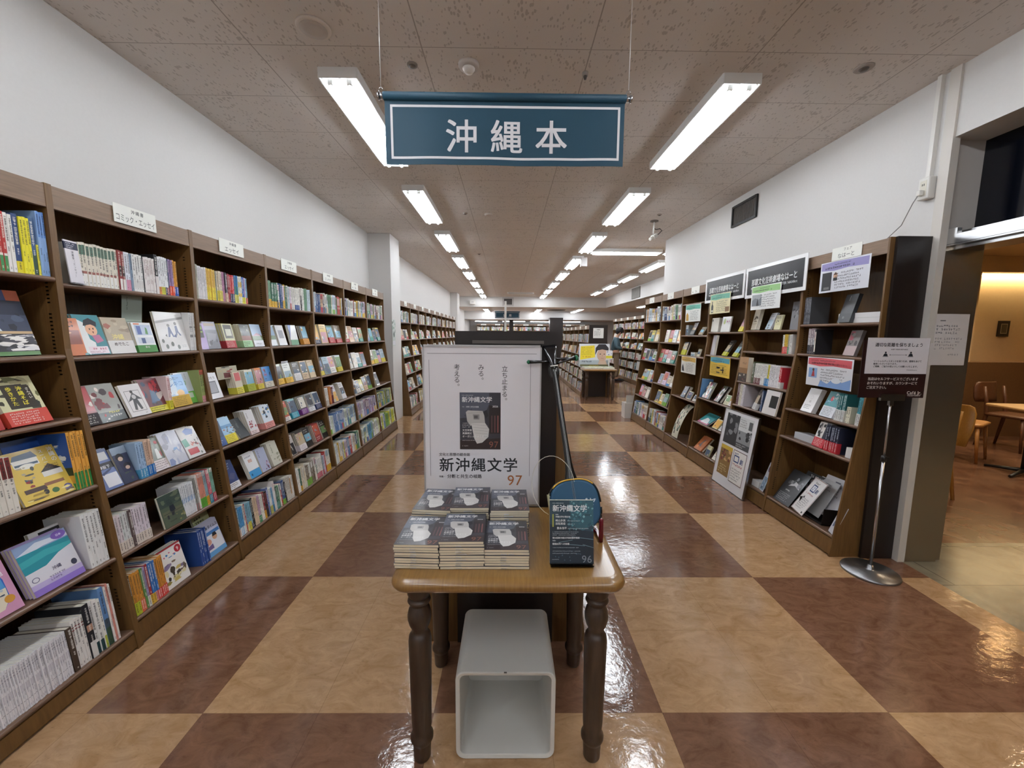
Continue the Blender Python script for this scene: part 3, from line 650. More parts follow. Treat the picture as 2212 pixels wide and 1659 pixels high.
F_(B1, 4, .59, 182, 208, 'b9a8d8', 'purple and teal sea chart book', n=3, lean=14, t=14,
   art=[('r', 0, 1, .48, 1, '8fa4c8'), ('p', [(0, .82), (.4, .95), (1, .9), (1, .84), (.5, .84), (0, .76)], 'dfe4ee'), ('r', 0, 1, .45, .82, '2f8f9c'), ('p', [(0, .7), (.5, .76), (1, .72), (1, .6), (.5, .64), (0, .58)], '44a8ae'), ('p', [(0, .45), (.4, .47), (.7, .6), (1, .66), (1, 0), (0, 0)], 'e8e6ee'), ('r', 0, 1, .12, .22, 'c4b6e0'), ('r', 0, 1, 0, .12, '8f74c4'), ('e', .84, .92, .15, .08, '7a5cb0'), ('t', '日本', .84, .9, .05, 'f4f0f8'), ('t', '沖縄', .55, .33, .08, '4a4666'), ('s', .35, .8, .15, .26, 2, '6a5a90'), ('e', .88, .3, .06, .06, '3a3a4a'), ('e', .12, .3, .07, .05, '6a6888'), ('e', .12, .3, .055, .038, 'e8e6ee')])
F_(B1, 4, .71, 110, 222, 'e9e9ea', 'white book with a black top corner', n=1, lean=8, inset=.08, art=[('r', .3, 1, .82, .96, '17171c'), ('p', [(.5, 0), (.95, .3), (1, .3), (1, 0)], '2b2a38'), ('s', .5, .9, .5, .75, 2, '666666')])
f = S_(B1, 4, .86, 5, 15.5, 238, 'f0f0ee', 'tall white spine with small grey print', ink='555555', d=160)
# bottom shelf: a long block of thin white magazines
f = S_(B1, 5, .20, 42, 7.6, 186, 'efedf0', 'thin white magazine', seg=[(.80, .815, '8a8690'), (.86, .87, '9a96a0'), (.2, .21, '8a8690'), (.4, .55, 'd5d1d8')], ink='8d8892', d=230, jit=1, rot=0)
f = S_(B1, 5, f + .002, 1, 20, 190, '4a3b2e', 'dark photo spine', d=220)
f = S_(B1, 5, f, 4, 12, 206, 'f0ede8', 'white spine with red lines', seg=[(.78, .8, 'a04040'), (.84, .86, 'a04040')], d=210)
f = S_(B1, 5, f, 1, 26, 240, '1b1d24', 'thick black photo spine', seg=[(0, .3, 'e4e2de'), (.5, .62, 'b98d74')], d=200)
f = S_(B1, 5, f, 2, 16, 236, 'f2f1ee', 'tall white spine', seg=[(0, .22, '24454a')], d=200)
f = S_(B1, 5, f, 1, 12, 228, 'f0eee6', 'white spine with a lime base', seg=[(0, .25, 'b7bf4a')], d=200)
f = S_(B1, 5, f, 1, 22, 268, '5f87b8', 'tall blue sky photo spine', seg=[(0, .3, '2f4a34'), (.3, .45, '3c4c5c')], d=205)
f = S_(B1, 5, f, 1, 8, 262, 'e9e6e0', 'thin white spine', d=205)
f = S_(B1, 5, f, 1, 10, 268, 'd98f80', 'salmon pink spine', d=205)
f = S_(B1, 5, f, 1, 9, 262, 'f2f0ea', 'white spine with bold black print', d=205)
# ---- second left bay
f = S_(B2, 0, .14, 10, 16.5, 188, 'e6dfce', 'cream comic spine with a green top', seg=[(.72, .94, '5d7f6c'), (0, .28, 'eeece6'), (.28, .34, 'a86a60')], ink='4a4038')
f = S_(B2, 0, f, 1, 12, 186, 'e2dccc', 'cream spine')
f = S_(B2, 0, f, 2, 15, 188, '8f3a38', 'dark red comic spine', seg=[(0, .28, 'eeeae4'), (.35, .62, '3a2c2a')], ink='e8d8c8')
f = S_(B2, 0, f, 2, 15, 187, 'e8e9f0', 'white spine with a pink base', seg=[(0, .28, 'd48fa8')])
f = S_(B2, 0, f, 1, 12, 185, '7f93a8', 'grey blue spine')
f = S_(B2, 0, f, 4, 15, 186, 'eceae6', 'white comic spine', seg=[(.1, .3, 'd8d4d0')])
f = S_(B2, 0, f, 1, 5, 180, '1c1c20', 'thin black spine')
f = S_(B2, 0, f, 6, 10, 182, 'efe9e6', 'thin white comic spine', ink='7a3a3a')
f = S_(B2, 0, f, 1, 20, 205, '1c1a1c', 'black and white spine', seg=[(0, .45, 'e8e0e0')])
f = S_(B2, 0, f, 5, 12, 200, 'efeff0', 'white spine with black note marks', ink='222222', band=[('d98a4a', .2), ('d6d24a', .2), ('d6d24a', .2), ('2f3658', .2), ('a83a4e', .2)])
f = S_(B2, 0, f, 1, 8, 196, '3a4a66', 'navy spine')
f = S_(B2, 0, f, 2, 13, 197, '9a7fa8', 'purple spine with an orange base', band=('e0583a', .26))
f = S_(B2, 0, f, 2, 13, 196, 'd8962e', 'orange spine with a blue base', band=('2f56a8', .26))
F_(B2, 1, .02, 80, 168, 'c8703f', 'orange brown comic', n=1, lean=12, pal=['8a3f28', 'd98a58', '5a2c20', 'e0a070'])
F_(B2, 1, .115, 118, 188, '3f8088', 'teal comic with a round faced child drawing', n=2, lean=15, art=[('r', 0, 1, 0, 1, '3f8790'), ('p', [(.1, .9), (.35, .8), (.4, .2), (.2, 0), (.02, .1), (.05, .6)], 'eef0ee'), ('e', .56, .62, .22, .15, 'e9b492'), ('p', [(.3, .72), (.38, .86), (.6, .92), (.85, .82), (.8, .7), (.6, .76)], '23202a'), ('p', [(.5, .48), (.8, .5), (.9, .34), (.6, .28)], 'b86f8e'), ('p', [(.35, .4), (.55, .3), (.5, .05), (.3, .1)], 'f0efee'), ('e', .5, .64, .025, .025, '1c1c1c'), ('e', .64, .65, .025, .025, '1c1c1c'), ('p', [(.56, .58), (.63, .58), (.6, .52)], '5a2024'), ('r', .2, .96, .02, .2, 'f0dfe4'), ('s', .35, .95, .1, .18, 1, 'b83a5a'), ('s', .2, .9, .02, .09, 2, '8a4a5a')])
F_(B2, 1, .28, 130, 180, 'b5a890', 'beige book with a yellow title and a white band', n=3, lean=14, t=12, band=('ece9e6', .36), bandtxt=['めでたこ'], art=[('r', 0, 1, 0, 1, 'b3a58e'), ('b', 8, ['9a8a74', 'a86a5c', 'c4b8a0', '8f8270'], 0, 1, .5, 1), ('t', '沖縄', .45, .4, .17, 'efe08a')])
F_(B2, 1, .475, 112, 158, 'eef0f2', 'small white book with a green band', n=4, lean=12, t=14, band=('4f8f4a', .24), bandtxt=['第1位'], art=[('r', .12, .95, .58, .92, 'b8c6da'), ('r', .2, .42, .6, .88, '3f5aa0'), ('p', [(.6, .62), (.66, .85), (.74, .8), (.74, .6)], '4a8a3f'), ('r', .12, .95, .3, .5, 'cdd4de'), ('r', .3, .5, .3, .48, '2f4a7a'), ('r', .1, .4, .93, .97, 'd9703a')])
F_(B2, 1, .66, 196, 222, 'e3e1de', 'large white book with two blue walking figures', n=1, lean=10, t=12, art=[('r', 0, 1, 0, 1, 'e2e0dd'), ('p', [(0, .76), (1, .9), (1, .84), (0, .7)], '9a9896'), ('p', [(.34, .36), (.4, .62), (.46, .62), (.5, .5), (.56, .36), (.5, .36), (.45, .46), (.4, .36)], '3c4a78'), ('p', [(.62, .4), (.64, .64), (.72, .66), (.74, .5), (.82, .4), (.76, .4), (.7, .48), (.66, .4)], '3c4a78'), ('e', .42, .66, .05, .04, '6a6a6a'), ('e', .68, .71, .05, .045, '6a6a6a'), ('p', [(.54, .38), (.6, .44), (.64, .38), (.6, .34)], '3c4a78'), ('p', [(.24, .4), (.3, .44), (.3, .36)], '333333'), ('e', .12, .26, .045, .05, '5a5c54'), ('e', .22, .12, .05, .06, '55584e'), ('e', .42, .18, .05, .06, '4e5248'), ('e', .62, .1, .05, .06, '585a50'), ('s', .75, .95, .08, .16, 2, '888888')])
S_(B2, 1, .925, 3, 13, 224, 'ecebe9', 'tall white spine with grey wedge marks', seg=[(.35, .42, '8a8a88'), (.6, .64, '9a9a98')], ink='8a8a8a', d=150)
RED = ['a83236', '6a2428', 'e6d8d0', '3a2c30', 'c8605a']
F_(B2, 2, .025, 70, 185, '8f3438', 'red and orange comic at the bay end', n=2, lean=17, pal=RED, band=('2a2024', .3))
F_(B2, 2, .115, 128, 186, '8a8a86', 'comic cover in red and grey with a dark base', n=3, lean=18, t=13, art=[('r', 0, 1, 0, 1, '9a9a92'), ('b', 12, RED + ['d8b8a0'], .05, 1, .3, .95), ('r', 0, 1, 0, .26, '3f4644'), ('s', .42, .95, .2, .28, 1, 'e6dc5a'), ('s', .4, .98, .1, .19, 1, 'f0efe8'), ('b', 4, ['c03a40', 'e8e0dc'], .02, .35, .02, .25)])
F_(B2, 2, .30, 112, 168, 'e3dedd', 'white book with a black ink figure in a frame', n=1, lean=18, t=14, inset=.008, art=[('r', .14, .86, .14, .8, '6a6664'), ('r', .16, .84, .155, .785, 'e4dfde'), ('p', [(.5, .74), (.62, .66), (.86, .5), (.62, .52), (.7, .2), (.58, .18), (.5, .4), (.42, .18), (.3, .2), (.4, .52), (.16, .46), (.38, .64)], '3a3a3c'), ('e', .48, .76, .07, .05, '2a2628'), ('e', .5, .6, .1, .07, 'c8c4c2'), ('s', .7, .9, .04, .1, 1, '777777')])
F_(B2, 2, .455, 122, 182, '6a3238', 'comic in dark red and blue with a yellow base band', n=2, lean=16, band=('dcd24a', .16), art=[('b', 10, ['8e2e36', '4a5e7e', 'd8cfc8', 'b03840', '2e3a52'], 0, 1, .25, 1), ('p', [(.3, .3), (.7, .3), (.75, .6), (.4, .66)], '4a6484'), ('t', 'たん', .74, .97, .2, 'c03238', True), ('t', 'IE激賞', .5, .19, .12, '1c1c1c')])
S_(B2, 2, .61, 2, 14, 184, 'ecd8d6', 'pink white spine with a yellow base', band=('e2d63a', .27), ink='b0404a')
F_(B2, 2, .665, 128, 186, 'a8c6e4', 'light blue book with a gold band', n=2, lean=14, band=('c8a02e', .34), bandtxt=[], art=[('r', 0, 1, .4, 1, 'cfe0ee'), ('p', [(.4, 1), (1, 1), (1, .35), (.5, .35)], '86b4e0'), ('t', 'わったー', .42, .84, .12, '38465e'), ('t', 'レキコ', .5, .64, .19, '2f6fb0'), ('e', .6, .4, .2, .12, 'd9a85a'), ('b', 5, ['f0f2f4', 'd8dfe6', '5a5a5a'], .05, .45, .36, .62), ('p', [(.3, .36), (.36, .5), (.44, .36)], 'e8ecee')])
F_(B2, 2, .79, 118, 192, 'd9dde4', 'pale grey book with a green base and green letter', n=2, lean=12, inset=.045, art=[('r', 0, 1, 0, .38, '6fb84e'), ('r', .3, .8, .18, .34, 'd3e0cc'), ('t', 'カ', .45, .6, .2, '5f9a56'), ('s', .7, .8, .72, .96, 1, '777777', True), ('b', 3, ['3a3a3a', 'e8e4dc'], .05, .25, .05, .3)])
S_(B2, 2, .935, 2, 16, 200, '8f9a5a', 'green spine with a red top', seg=[(.85, 1, 'b8503a'), (0, .2, 'c88a90')])
F_(B2, 3, .02, 106, 196, '6676a8', 'slate blue book with a black title bar and a white drawing', n=2, lean=18, art=[('r', .08, .42, .74, .9, 'b8b68a'), ('r', .5, .92, .72, .92, 'd3d4d6'), ('r', 0, 1, .5, .66, '1b1b22'), ('t', '爆弾投下', .5, .52, .09, 'e8e8ee'), ('r', .34, .96, .06, .38, 'e4e4ea'), ('p', [(.3, .4), (.9, .52), (.8, .46), (.4, .36)], '33406a'), ('r', .05, .25, .2, .34, 'c4c27a')])
F_(B2, 3, .165, 75, 184, '3a3f58', 'dark comic with two black haired figures', n=1, lean=14, art=[('r', 0, 1, .8, 1, '8c9aaa'), ('e', .4, .72, .26, .1, '1a1820'), ('e', .42, .67, .16, .06, 'd8bca8'), ('p', [(.2, .6), (.7, .58), (.8, .3), (.3, .3)], '2c2a4e'), ('e', .65, .46, .25, .09, '241c2c'), ('e', .64, .41, .15, .05, 'd3b4a2'), ('b', 6, ['4a5a4e', '6a7a6e', '39424a'], 0, 1, .02, .3)])
f = S_(B2, 3, .275, 3, 14, 184, 'a8c4e0', 'pale blue comic spine with a blue base', band=('4f9ac4', .26), ink='34507a')
f = S_(B2, 3, f, 3, 13, 184, 'dcbca4', 'peach comic spine with a bright blue base', band=('2a72b8', .3), ink='6a4a3a')
F_(B2, 3, f + .004, 110, 178, '8a9088', 'comic of a white robed figure with a pink print band', n=2, lean=16, band=('efe4e4', .32), art=[('b', 8, ['6a7468', '9aa094', '59617a', 'a8494e'], 0, 1, .3, 1), ('p', [(.4, .35), (.48, .66), (.62, .66), (.66, .35)], 'eef0ee')])
F_(B2, 3, .51, 122, 190, 'c9cbd6', 'pale lilac book with a blurred blue car', n=3, lean=17, inset=.01, art=[('b', 14, ['a8aec4', 'd8dae2', '7f8cb4', 'e4e4ea', '9a9aa8'], 0, 1, 0, 1), ('p', [(.45, .42), (.55, .5), (.8, .48), (.85, .36), (.5, .36)], '7fa4d0'), ('r', .5, .58, .6, .9, 'e6e8ee')])
F_(B2, 3, .70, 124, 182, 'e4dedb', 'white book with red roofs drawing and a red title bar', n=4, lean=18, t=14, spine=-1, c2=0, art=[('r', 0, 1, 0, 1, 'dedad6'), ('p', [(.3, .9), (.55, .98), (.9, .9), (.8, .74), (.4, .76)], '6a80b4'), ('p', [(0, .62), (.3, .66), (.35, .4), (.05, .38)], '4a9078'), ('b', 9, ['a84a4a', 'c87a6a', '6a3a38', 'e0d0c8'], .35, .85, .36, .72), ('r', .12, .7, .1, .3, 'b4383e'), ('b', 5, ['7a7a74', '4a5a4a'], .7, 1, .05, .6)])
PINKW = 'e4d9dc'
f = S_(B2, 4, .02, 6, 13, 182, [PINKW, PINKW, PINKW, 'd9e0dc', 'dfe0de', 'd9dcd8'], 'pinkish white comic spine with a cream base', band=('e3d8cc', .27), ink='5a5054')
f = S_(B2, 4, f, 1, 15, 182, '5a4a48', 'dark brown comic spine', seg=[(.3, .9, '6a5a56')])
f = S_(B2, 4, f, 6, 13, 183, 'e2d8e0', 'lilac white comic spine with a cream base', band=('e3d8cc', .27), ink='4a4048')
F_(B2, 4, .345, 138, 172, '4e5a4e', 'dark olive painting of a standing boy', n=1, lean=6, inset=.0, t=13, art=[('r', 0, 1, 0, 1, '55604f'), ('r', 0, 1, .62, 1, '3b4a44'), ('b', 8, ['4a5a52', '6a7460', '344240'], 0, 1, .6, 1), ('r', .05, .95, .34, .5, '6a6c56'), ('e', .5, .7, .06, .05, '23242a'), ('p', [(.4, .62), (.6, .62), (.64, .44), (.38, .44)], '262b38'), ('p', [(.42, .44), (.58, .44), (.52, .3), (.42, .3)], '2e3138'), ('r', .2, .28, .24, .36, '2c2c34'), ('r', .08, .95, .4, .42, '4a4e40'), ('b', 5, ['8c8858', '7a7850', '9c9a70'], .5, 1, .06, .3), ('s', .2, .62, .12, .18, 1, '23231c')])
f = S_(B2, 4, .535, 8, 11, 182, 'e9ebee', 'white comic spine with small blue marks', seg=[(.42, .58, 'a8c0dc')], ink='6a7080')
f = S_(B2, 4, f, 2, 11, 190, '9a9a94', 'grey patterned spine', seg=[(0, .22, 'a8706e')])
f = S_(B2, 4, f, 1, 14, 205, 'e6e2de', 'white spine with a red top')
f = S_(B2, 4, f, 5, 8, 206, 'd98f7a', 'salmon striped spine with a green base', seg=[(.88, 1, 'eee4e0')], band=('5fae3a', .27))
f = S_(B2, 4, f, 3, 8.5, 206, '8fb0bc', 'blue grey striped spine with an amber base', seg=[(.88, 1, 'eee4e0')], band=('e0a22e', .26))
f = S_(B2, 4, f, 3, 8.5, 206, 'c8606e', 'rose striped spine with a teal base', seg=[(.88, 1, 'eee4e0')], band=('2f86a4', .26))
f = S_(B2, 4, f, 3, 8.5, 206, '7fae9a', 'mint striped spine with a crimson base', seg=[(.88, 1, 'eee4e0')], band=('b02a44', .26))
f = S_(B2, 5, .02, 1, 14, 206, '6a6028', 'dark olive spine', seg=[(.5, 1, '4a4038')], d=190)
f = S_(B2, 5, f, 4, 13, 206, 'd08f38', 'orange spine', band=[('b4bf32', .3), ('b4bf32', .3), ('d8654a', .3), ('d8654a', .3)], d=190)
f = S_(B2, 5, f, 1, 13, 206, '5a8a4a', 'green spine', d=190)
f = S_(B2, 5, f, 1, 12, 206, 'a89ac4', 'lilac spine', band=('e4e6e2', .26), d=190)
f = S_(B2, 5, f, 1, 15, 206, '9f2a32', 'crimson spine', band=('e2b43a', .24), d=190)
f = S_(B2, 5, f, 3, 11, 206, '3a74b8', 'bright blue spine', band=[('e2b43a', .24), ('e4a0a0', .24), ('d85a5a', .24)], d=190)
f = S_(B2, 5, f, 4, 12, 206, 'cf8c36', 'orange spine with a red base', band=('d2453c', .26), d=190)
F_(B2, 5, f + .004, 148, 210, 'f2efea', 'white children book with a crowded scene and a red circle', n=3, lean=8, t=14, spine=-1, art=[('b', 22, ['c8b46a', '4a4238', 'd9cf9a', '7a6a5a', '8a7a9a', '9a8a4a', 'e6dcb0', '5a5048'], .02, .98, .1, .62), ('b', 6, ['3a86c0', '4a9ad0', 'c85a7a'], .2, .72, .72, .88), ('e', .84, .84, .14, .1, 'b02a38'), ('t', '9', .84, .79, .13, 'f4f0ee'), ('r', 0, 1, .96, 1, 'b0323a')])
f = S_(B2, 5, .60, 5, 12, 208, '28498e', 'navy blue spine with white print', ink='dfe6f2', d=190)
F_(B2, 5, .70, 148, 206, 'c9cbe2', 'pale blue comic of an old woman and a child', n=4, lean=12, t=7, inset=.03, art=[('r', .02, .96, .6, .7, '4a7fc0'), ('r', .02, .96, .12, .6, 'e6e8ee'), ('e', .25, .42, .14, .09, 'd9a08a'), ('e', .62, .5, .13, .09, 'd8a888'), ('p', [(.5, .52), (.56, .62), (.72, .62), (.76, .52)], '1f1c20'), ('p', [(.15, .3), (.4, .34), (.4, .2), (.1, .2)], '6a5a8a'), ('r', 0, 1, 0, .14, '6aa4d4'), ('t', 'おばぁタイムス', .5, .78, .12, '2c2c4a')])
F_(B2, 5, .80, 128, 236, 'b4b88a', 'tall pale olive book at the bay end', n=1, lean=10, inset=.12, pal=['9aa070', 'c8ca9a', '8a8a6a', 'd8d8b0'])
# ---- third left bay
f = S_(B3, 0, .03, 3, 8, 205, 'c9c6b8', 'thin grey cream spine')
f = S_(B3, 0, f, 5, 14, 196, 'e3dfe2', 'pale pink white spine with grey print', ink='8a868c')
f = S_(B3, 0, f, 6, 12.5, 194, 'e6c25a', 'yellow spine', seg=[(0, .4, 'ead83a')], ink='a8541e')
f = S_(B3, 0, f, 1, 12, 190, '8a9082', 'grey green spine')
f = S_(B3, 0, f, 4, 12, 190, 'e4d8c4', 'cream spine with a yellow base', band=('e4d660', .35))
f = S_(B3, 0, f, 2, 12, 190, 'c088a8', 'pink spine')
f = S_(B3, 0, f, 2, 13, 188, '3a3440', 'dark spine with a beige base', band=('d8bca4', .3))
f = S_(B3, 0, f, 2, 12, 188, '9f3038', 'dark red spine')
f = S_(B3, 0, f, 3, 13, 187, 'cf3338', 'red spine with a navy base', band=('26335a', .32), ink='f0d8d0')
f = S_(B3, 0, f, 3, 12, 186, '4a8ac0', 'blue and green spine with a yellow base', seg=[(.3, .6, '4a8a6a')], band=('e2e07a', .3))
f = S_(B3, 0, f, 3, 13, 186, 'ece8dc', 'white spine with yellow discs', seg=[(.6, .8, 'e8c23a'), (.25, .38, 'e8c23a')])
f = S_(B3, 0, f, 2, 12, 184, '2f5fae', 'blue spine with a yellow base', band=('e2dc4a', .24))
f = S_(B3, 0, f, 1, 11, 184, 'a890c0', 'lilac spine with a yellow base', band=('e2dc4a', .24))
f = S_(B3, 0, f, 1, 11, 182, 'e6e6ea', 'white spine')
f = S_(B3, 0, f, 1, 11, 182, '86aed0', 'light blue spine with a red base', band=('d2503a', .24))
F_(B3, 1, .02, 84, 165, 'b9a4d4', 'black and lavender book', n=1, lean=10, art=[('r', 0, .8, .45, 1, '2a2a2e'), ('r', .06, .74, .76, .88, '8fae4a'), ('r', .06, .74, .64, .7, '9ab45a')])
F_(B3, 1, .13, 112, 178, 'a9a9b8', 'grey book with an old building photo', n=1, lean=12, art=[('r', 0, 1, 0, .7, '6a6a72'), ('p', [(.1, .2), (.7, .3), (.9, .55), (.2, .6)], '8c8c94'), ('b', 5, ['44444c', '9a9aa2'], .1, .9, .1, .6), ('r', .05, .9, .84, .94, 'b8aa9a')])
F_(B3, 1, .36, 100, 168, 'dccf46', 'lime book with a black photo panel and red band', n=5, lean=12, t=17, pages='e9e6d4', band=('b33a3e', .3), art=[('r', 0, 1, 0, 1, 'd8d8b0'), ('r', .1, .9, .4, .95, '4a4438'), ('r', .25, .8, .5, .78, 'dcdcc8')])
F_(B3, 1, .60, 104, 168, 'd9dcc4', 'dark green photo book with a pale green band', n=3, lean=12, t=17, band=('a8d2a0', .28), art=[('r', 0, 1, .5, 1, '2e342c'), ('r', 0, 1, .3, .5, '8a5a50'), ('b', 6, ['6a705e', '1e241e', '9a9a84'], 0, 1, .5, 1)])
F_(B3, 1, .77, 122, 172, 'e8e9ee', 'book with a pink mountain under a pale blue sky', n=1, lean=13, art=[('r', 0, 1, .5, 1, 'b4c8e0'), ('p', [(0, .48), (.5, .62), (1, .48)], 'b08a98'), ('r', 0, 1, .28, .48, '5a7048'), ('s', .2, .9, .08, .18, 1, '777777')])
F_(B3, 2, .03, 118, 168, 'e9e9ec', 'white book with a grey text block', n=4, lean=13, t=18, art=[('r', .1, .8, .2, .68, '4a4a52'), ('r', .14, .76, .24, .64, '8a8a90'), ('t', '語つたう', .5, .76, .12, '333333')])
F_(B3, 2, .38, 72, 150, 'd9cfb8', 'cream book with a red title and yellow band', n=4, lean=8, t=15, band=('d8cf4a', .3), art=[('r', .1, .9, .6, .98, 'c0453f')])
F_(B3, 2, .54, 88, 156, 'e3decc', 'ivory book with an olive band', n=4, lean=8, t=15, band=('a8b02e', .34))
F_(B3, 2, .70, 72, 160, 'd07a34', 'orange book', n=2, lean=8, t=17, band=('d8c23a', .25))
F_(B3, 2, .83, 108, 162, '3f7fc0', 'blue book with red lettering and a cream band', n=2, lean=10, band=('e6e0ca', .28), art=[('r', 0, 1, .3, 1, '4a88c4'), ('s', .5, .95, .4, .95, 1, 'b8323a', True), ('b', 4, ['2f6aa8', '6aa4d4', '2a3a4a'], .1, .9, .4, .9)])
F_(B3, 3, .03, 70, 165, '4a6498', 'dull blue book', n=1, lean=14)
F_(B3, 3, .13, 104, 178, '8fb8d8', 'sky blue drawing with a yellow band', n=2, lean=18, t=18, pages='b8b02e', band=('e4d23a', .32), art=[('r', 0, 1, .7, 1, '9ac2e0'), ('r', 0, 1, .58, .7, '4a86b8'), ('b', 8, ['d8a888', 'e6dcc8', '5a7a5a', '8a5a4a', '4a4a52'], .05, .95, .32, .62)])
F_(B3, 3, .30, 105, 150, '3f4447', 'dark grey slab book', n=1, lean=28, pal=['34393c', '4a5052', '2c3032', '555b5e'])
F_(B3, 3, .46, 92, 178, 'e9e6e6', 'white book with red seed dots', n=5, lean=12, t=15, art=[('b', 12, ['a8363e', '8a2c34', 'c0505a'], .15, .9, .25, .55), ('s', .3, .45, .6, .95, 1, '333333', True)], band=('ecd6d2', .16))
F_(B3, 3, .70, 118, 182, 'dfe8f0', 'white book with blue yellow picture squares', n=4, lean=12, t=17, band=('d98f86', .26), art=[('b', 12, ['2f5f96', 'd8c04a', '35404a', '7fa8c8', 'e8e2d0'], .05, .95, .3, .95)])
F_(B3, 4, .03, 118, 190, '3b4a78', 'navy book with a white band', n=4, lean=14, t=12, band=('e8e8ea', .22), art=[('p', [(.3, .4), (.6, .56), (.9, .5), (.7, .3)], '55587a'), ('s', .1, .9, .7, .94, 3, 'aeb6d0')])
F_(B3, 4, .34, 120, 182, 'f1f2f4', 'white book with an orange 100 and a blue base', n=3, lean=14, t=9, art=[('t', '100', .45, .62, .17, 'd0743a'), ('s', .1, .8, .8, .9, 1, '4a5a7a'), ('r', 0, 1, 0, .3, '4a9ad0'), ('e', .18, .14, .07, .05, '2c5a86')])
F_(B3, 4, .52, 104, 176, 'b9c0d8', 'lilac grey book with plum leaves', n=2, lean=12, art=[('b', 8, ['8a5a78', '7a4a68', 'c8a8c0'], .35, 1, .05, .4), ('s', .3, .5, .5, .95, 1, '777799', True)])
F_(B3, 4, .71, 118, 186, 'd8d6c6', 'beige book with a faint landscape', n=3, lean=12, t=15, art=[('b', 8, ['b8b49a', 'a8a890', 'c8a0a0', 'ccd0b8'], .05, .95, .1, .5), ('t', 'たんぽぽ', .35, .92, .1, '5a6a4a', True)])
f = S_(B3, 5, .02, 2, 14, 200, '4a6a7a', 'blue grey photo spine', band=('e8d0c4', .25), d=180)
f = S_(B3, 5, f, 3, 15, 196, '4f9ad0', 'light blue spine', seg=[(0, .3, 'e6eef2')], d=180)
f = S_(B3, 5, f, 1, 18, 198, 'e8e4da', 'white spine', d=180)
f = S_(B3, 5, f, 1, 10, 194, 'b03a34', 'red brown spine', d=180)
f = S_(B3, 5, f, 4, 12, 192, '86b4c8', 'pale teal spine', band=[('e8e2a0', .25), ('dcd24a', .3), ('dcd24a', .3), ('3a3a6a', .2)], d=180)
f = S_(B3, 5, f, 2, 14, 204, '1f1d1c', 'black spine', d=180)
f = S_(B3, 5, f, 3, 13, 198, 'e2c8a8', 'peach spine', d=180)
f = S_(B3, 5, f, 2, 15, 196, 'c9a6c0', 'mauve spine', band=('2f8a5a', .25), d=180)
f = S_(B3, 5, f, 3, 12, 192, 'f0eee6', 'white spine with grey print', d=180)
f = S_(B3, 5, f, 1, 18, 196, '8a1e28', 'crimson spine', band=('d8a02e', .3), d=180)
f = S_(B3, 5, f, 2, 14, 190, '2a2a30', 'black spine with red print', ink='d86a5a', d=180)
f = S_(B3, 5, f, 1, 22, 206, '6a7ab0', 'periwinkle spine', d=180)
f = S_(B3, 5, f, 3, 9, 200, 'f2f2ee', 'thin white spine', band=('c8c46a', .3), d=180)
f = S_(B3, 5, f, 1, 24, 190, '7fb4d8', 'light blue photo spine', seg=[(0, .3, '2f7aa8')], d=180)
f = S_(B3, 5, f, 4, 8, 226, 'efe9e6', 'tall white spine with red edge', ink='b04a50', d=180)
auto_S(B3, 5, f, .98, seed=33)
# ---- farther left bays
auto_S(B4, 0, .02, .98, 180, 205, seed=4)
F_(B4, 1, .03, 108, 170, 'dfe6ea', 'sea photo book', n=1, art=[('r', 0, 1, .5, .95, '8aa8c0'), ('r', 0, 1, .3, .5, '5f7a5a')])
F_(B4, 1, .22, 118, 172, 'e6e6e6', 'white book with a grey square', n=3, t=18, art=[('r', .2, .8, .35, .75, '9a9aa2')])
F_(B4, 1, .47, 126, 178, 'eef0ee', 'white blue green book', n=2, lean=11, t=10, art=[('p', [(0, .3), (0, 1), (.4, 1)], '2f58a0'), ('r', 0, 1, 0, .26, '2f7a4a')])
F_(B4, 1, .76, 112, 176, '2e2a26', 'dark book with an orange base', n=2, band=('d9963a', .3), t=16)
for i, (ff, c, lk) in enumerate([(.03, 'dfe4d6', 'pale green photo book'), (.22, 'e0e4da', 'pale green grey photo book'), (.42, '4a4640', 'dark photo book'), (.60, 'cbb08a', 'tan book'), (.78, 'd3bc96', 'light tan book')]):
    F_(B4, 2, ff, 112, 168, c, lk, n=3, t=14, lean=11, band=[('e0b23a', .28), ('e0b23a', .28), ('ececec', .4), None, None][i])
for i, (ff, c, lk, bd) in enumerate([(.03, 'b9583f', 'rust red book', ('ece4dc', .2)), (.22, '8fc0c4', 'aqua book', ('3a9aae', .3)), (.44, '46423e', 'dark portrait book', ('7a3a86', .3)), (.62, '8a8a8a', 'grey photo book', ('e8e8ea', .25)), (.80, 'e4e4e6', 'white book with navy base', ('28305a', .3))]):
    F_(B4, 3, ff, 108, 166, c, lk, n=3, t=14, lean=13, band=bd)
for i, (ff, c, lk) in enumerate([(.03, 'd9d0cc', 'white book pile'), (.26, '3a3634', 'black and white photo book'), (.42, '2b2725', 'black book'), (.66, '8f2a2c', 'dark red book'), (.84, '201e1e', 'black book with small print')]):
    F_(B4, 4, ff, 110, 172, c, lk, n=4, t=14, lean=12, band=('e8e0e2', .3) if i == 1 else None)
auto_S(B4, 5, .02, .9, 175, 215, seed=7)
auto_S(B5, 0, .02, .98, 178, 205, seed=14); auto_F(B5, 1, seed=15, nmax=3); auto_F(B5, 2, seed=16, nmax=3)
S_(B5, 3, .03, 6, 14, 178, 'f0ece4', 'white spine', band=('d8d0c4', .3)); S_(B5, 3, .18, 2, 22, 182, 'c47a3a', 'rust spine'); S_(B5, 3, .25, 2, 16, 170, '6a2a34', 'maroon spine'); F_(B5, 3, .33, 110, 182, 'dcd8dc', 'grey white book', n=4); F_(B5, 3, .62, 110, 186, 'e0dede', 'white book', n=4)
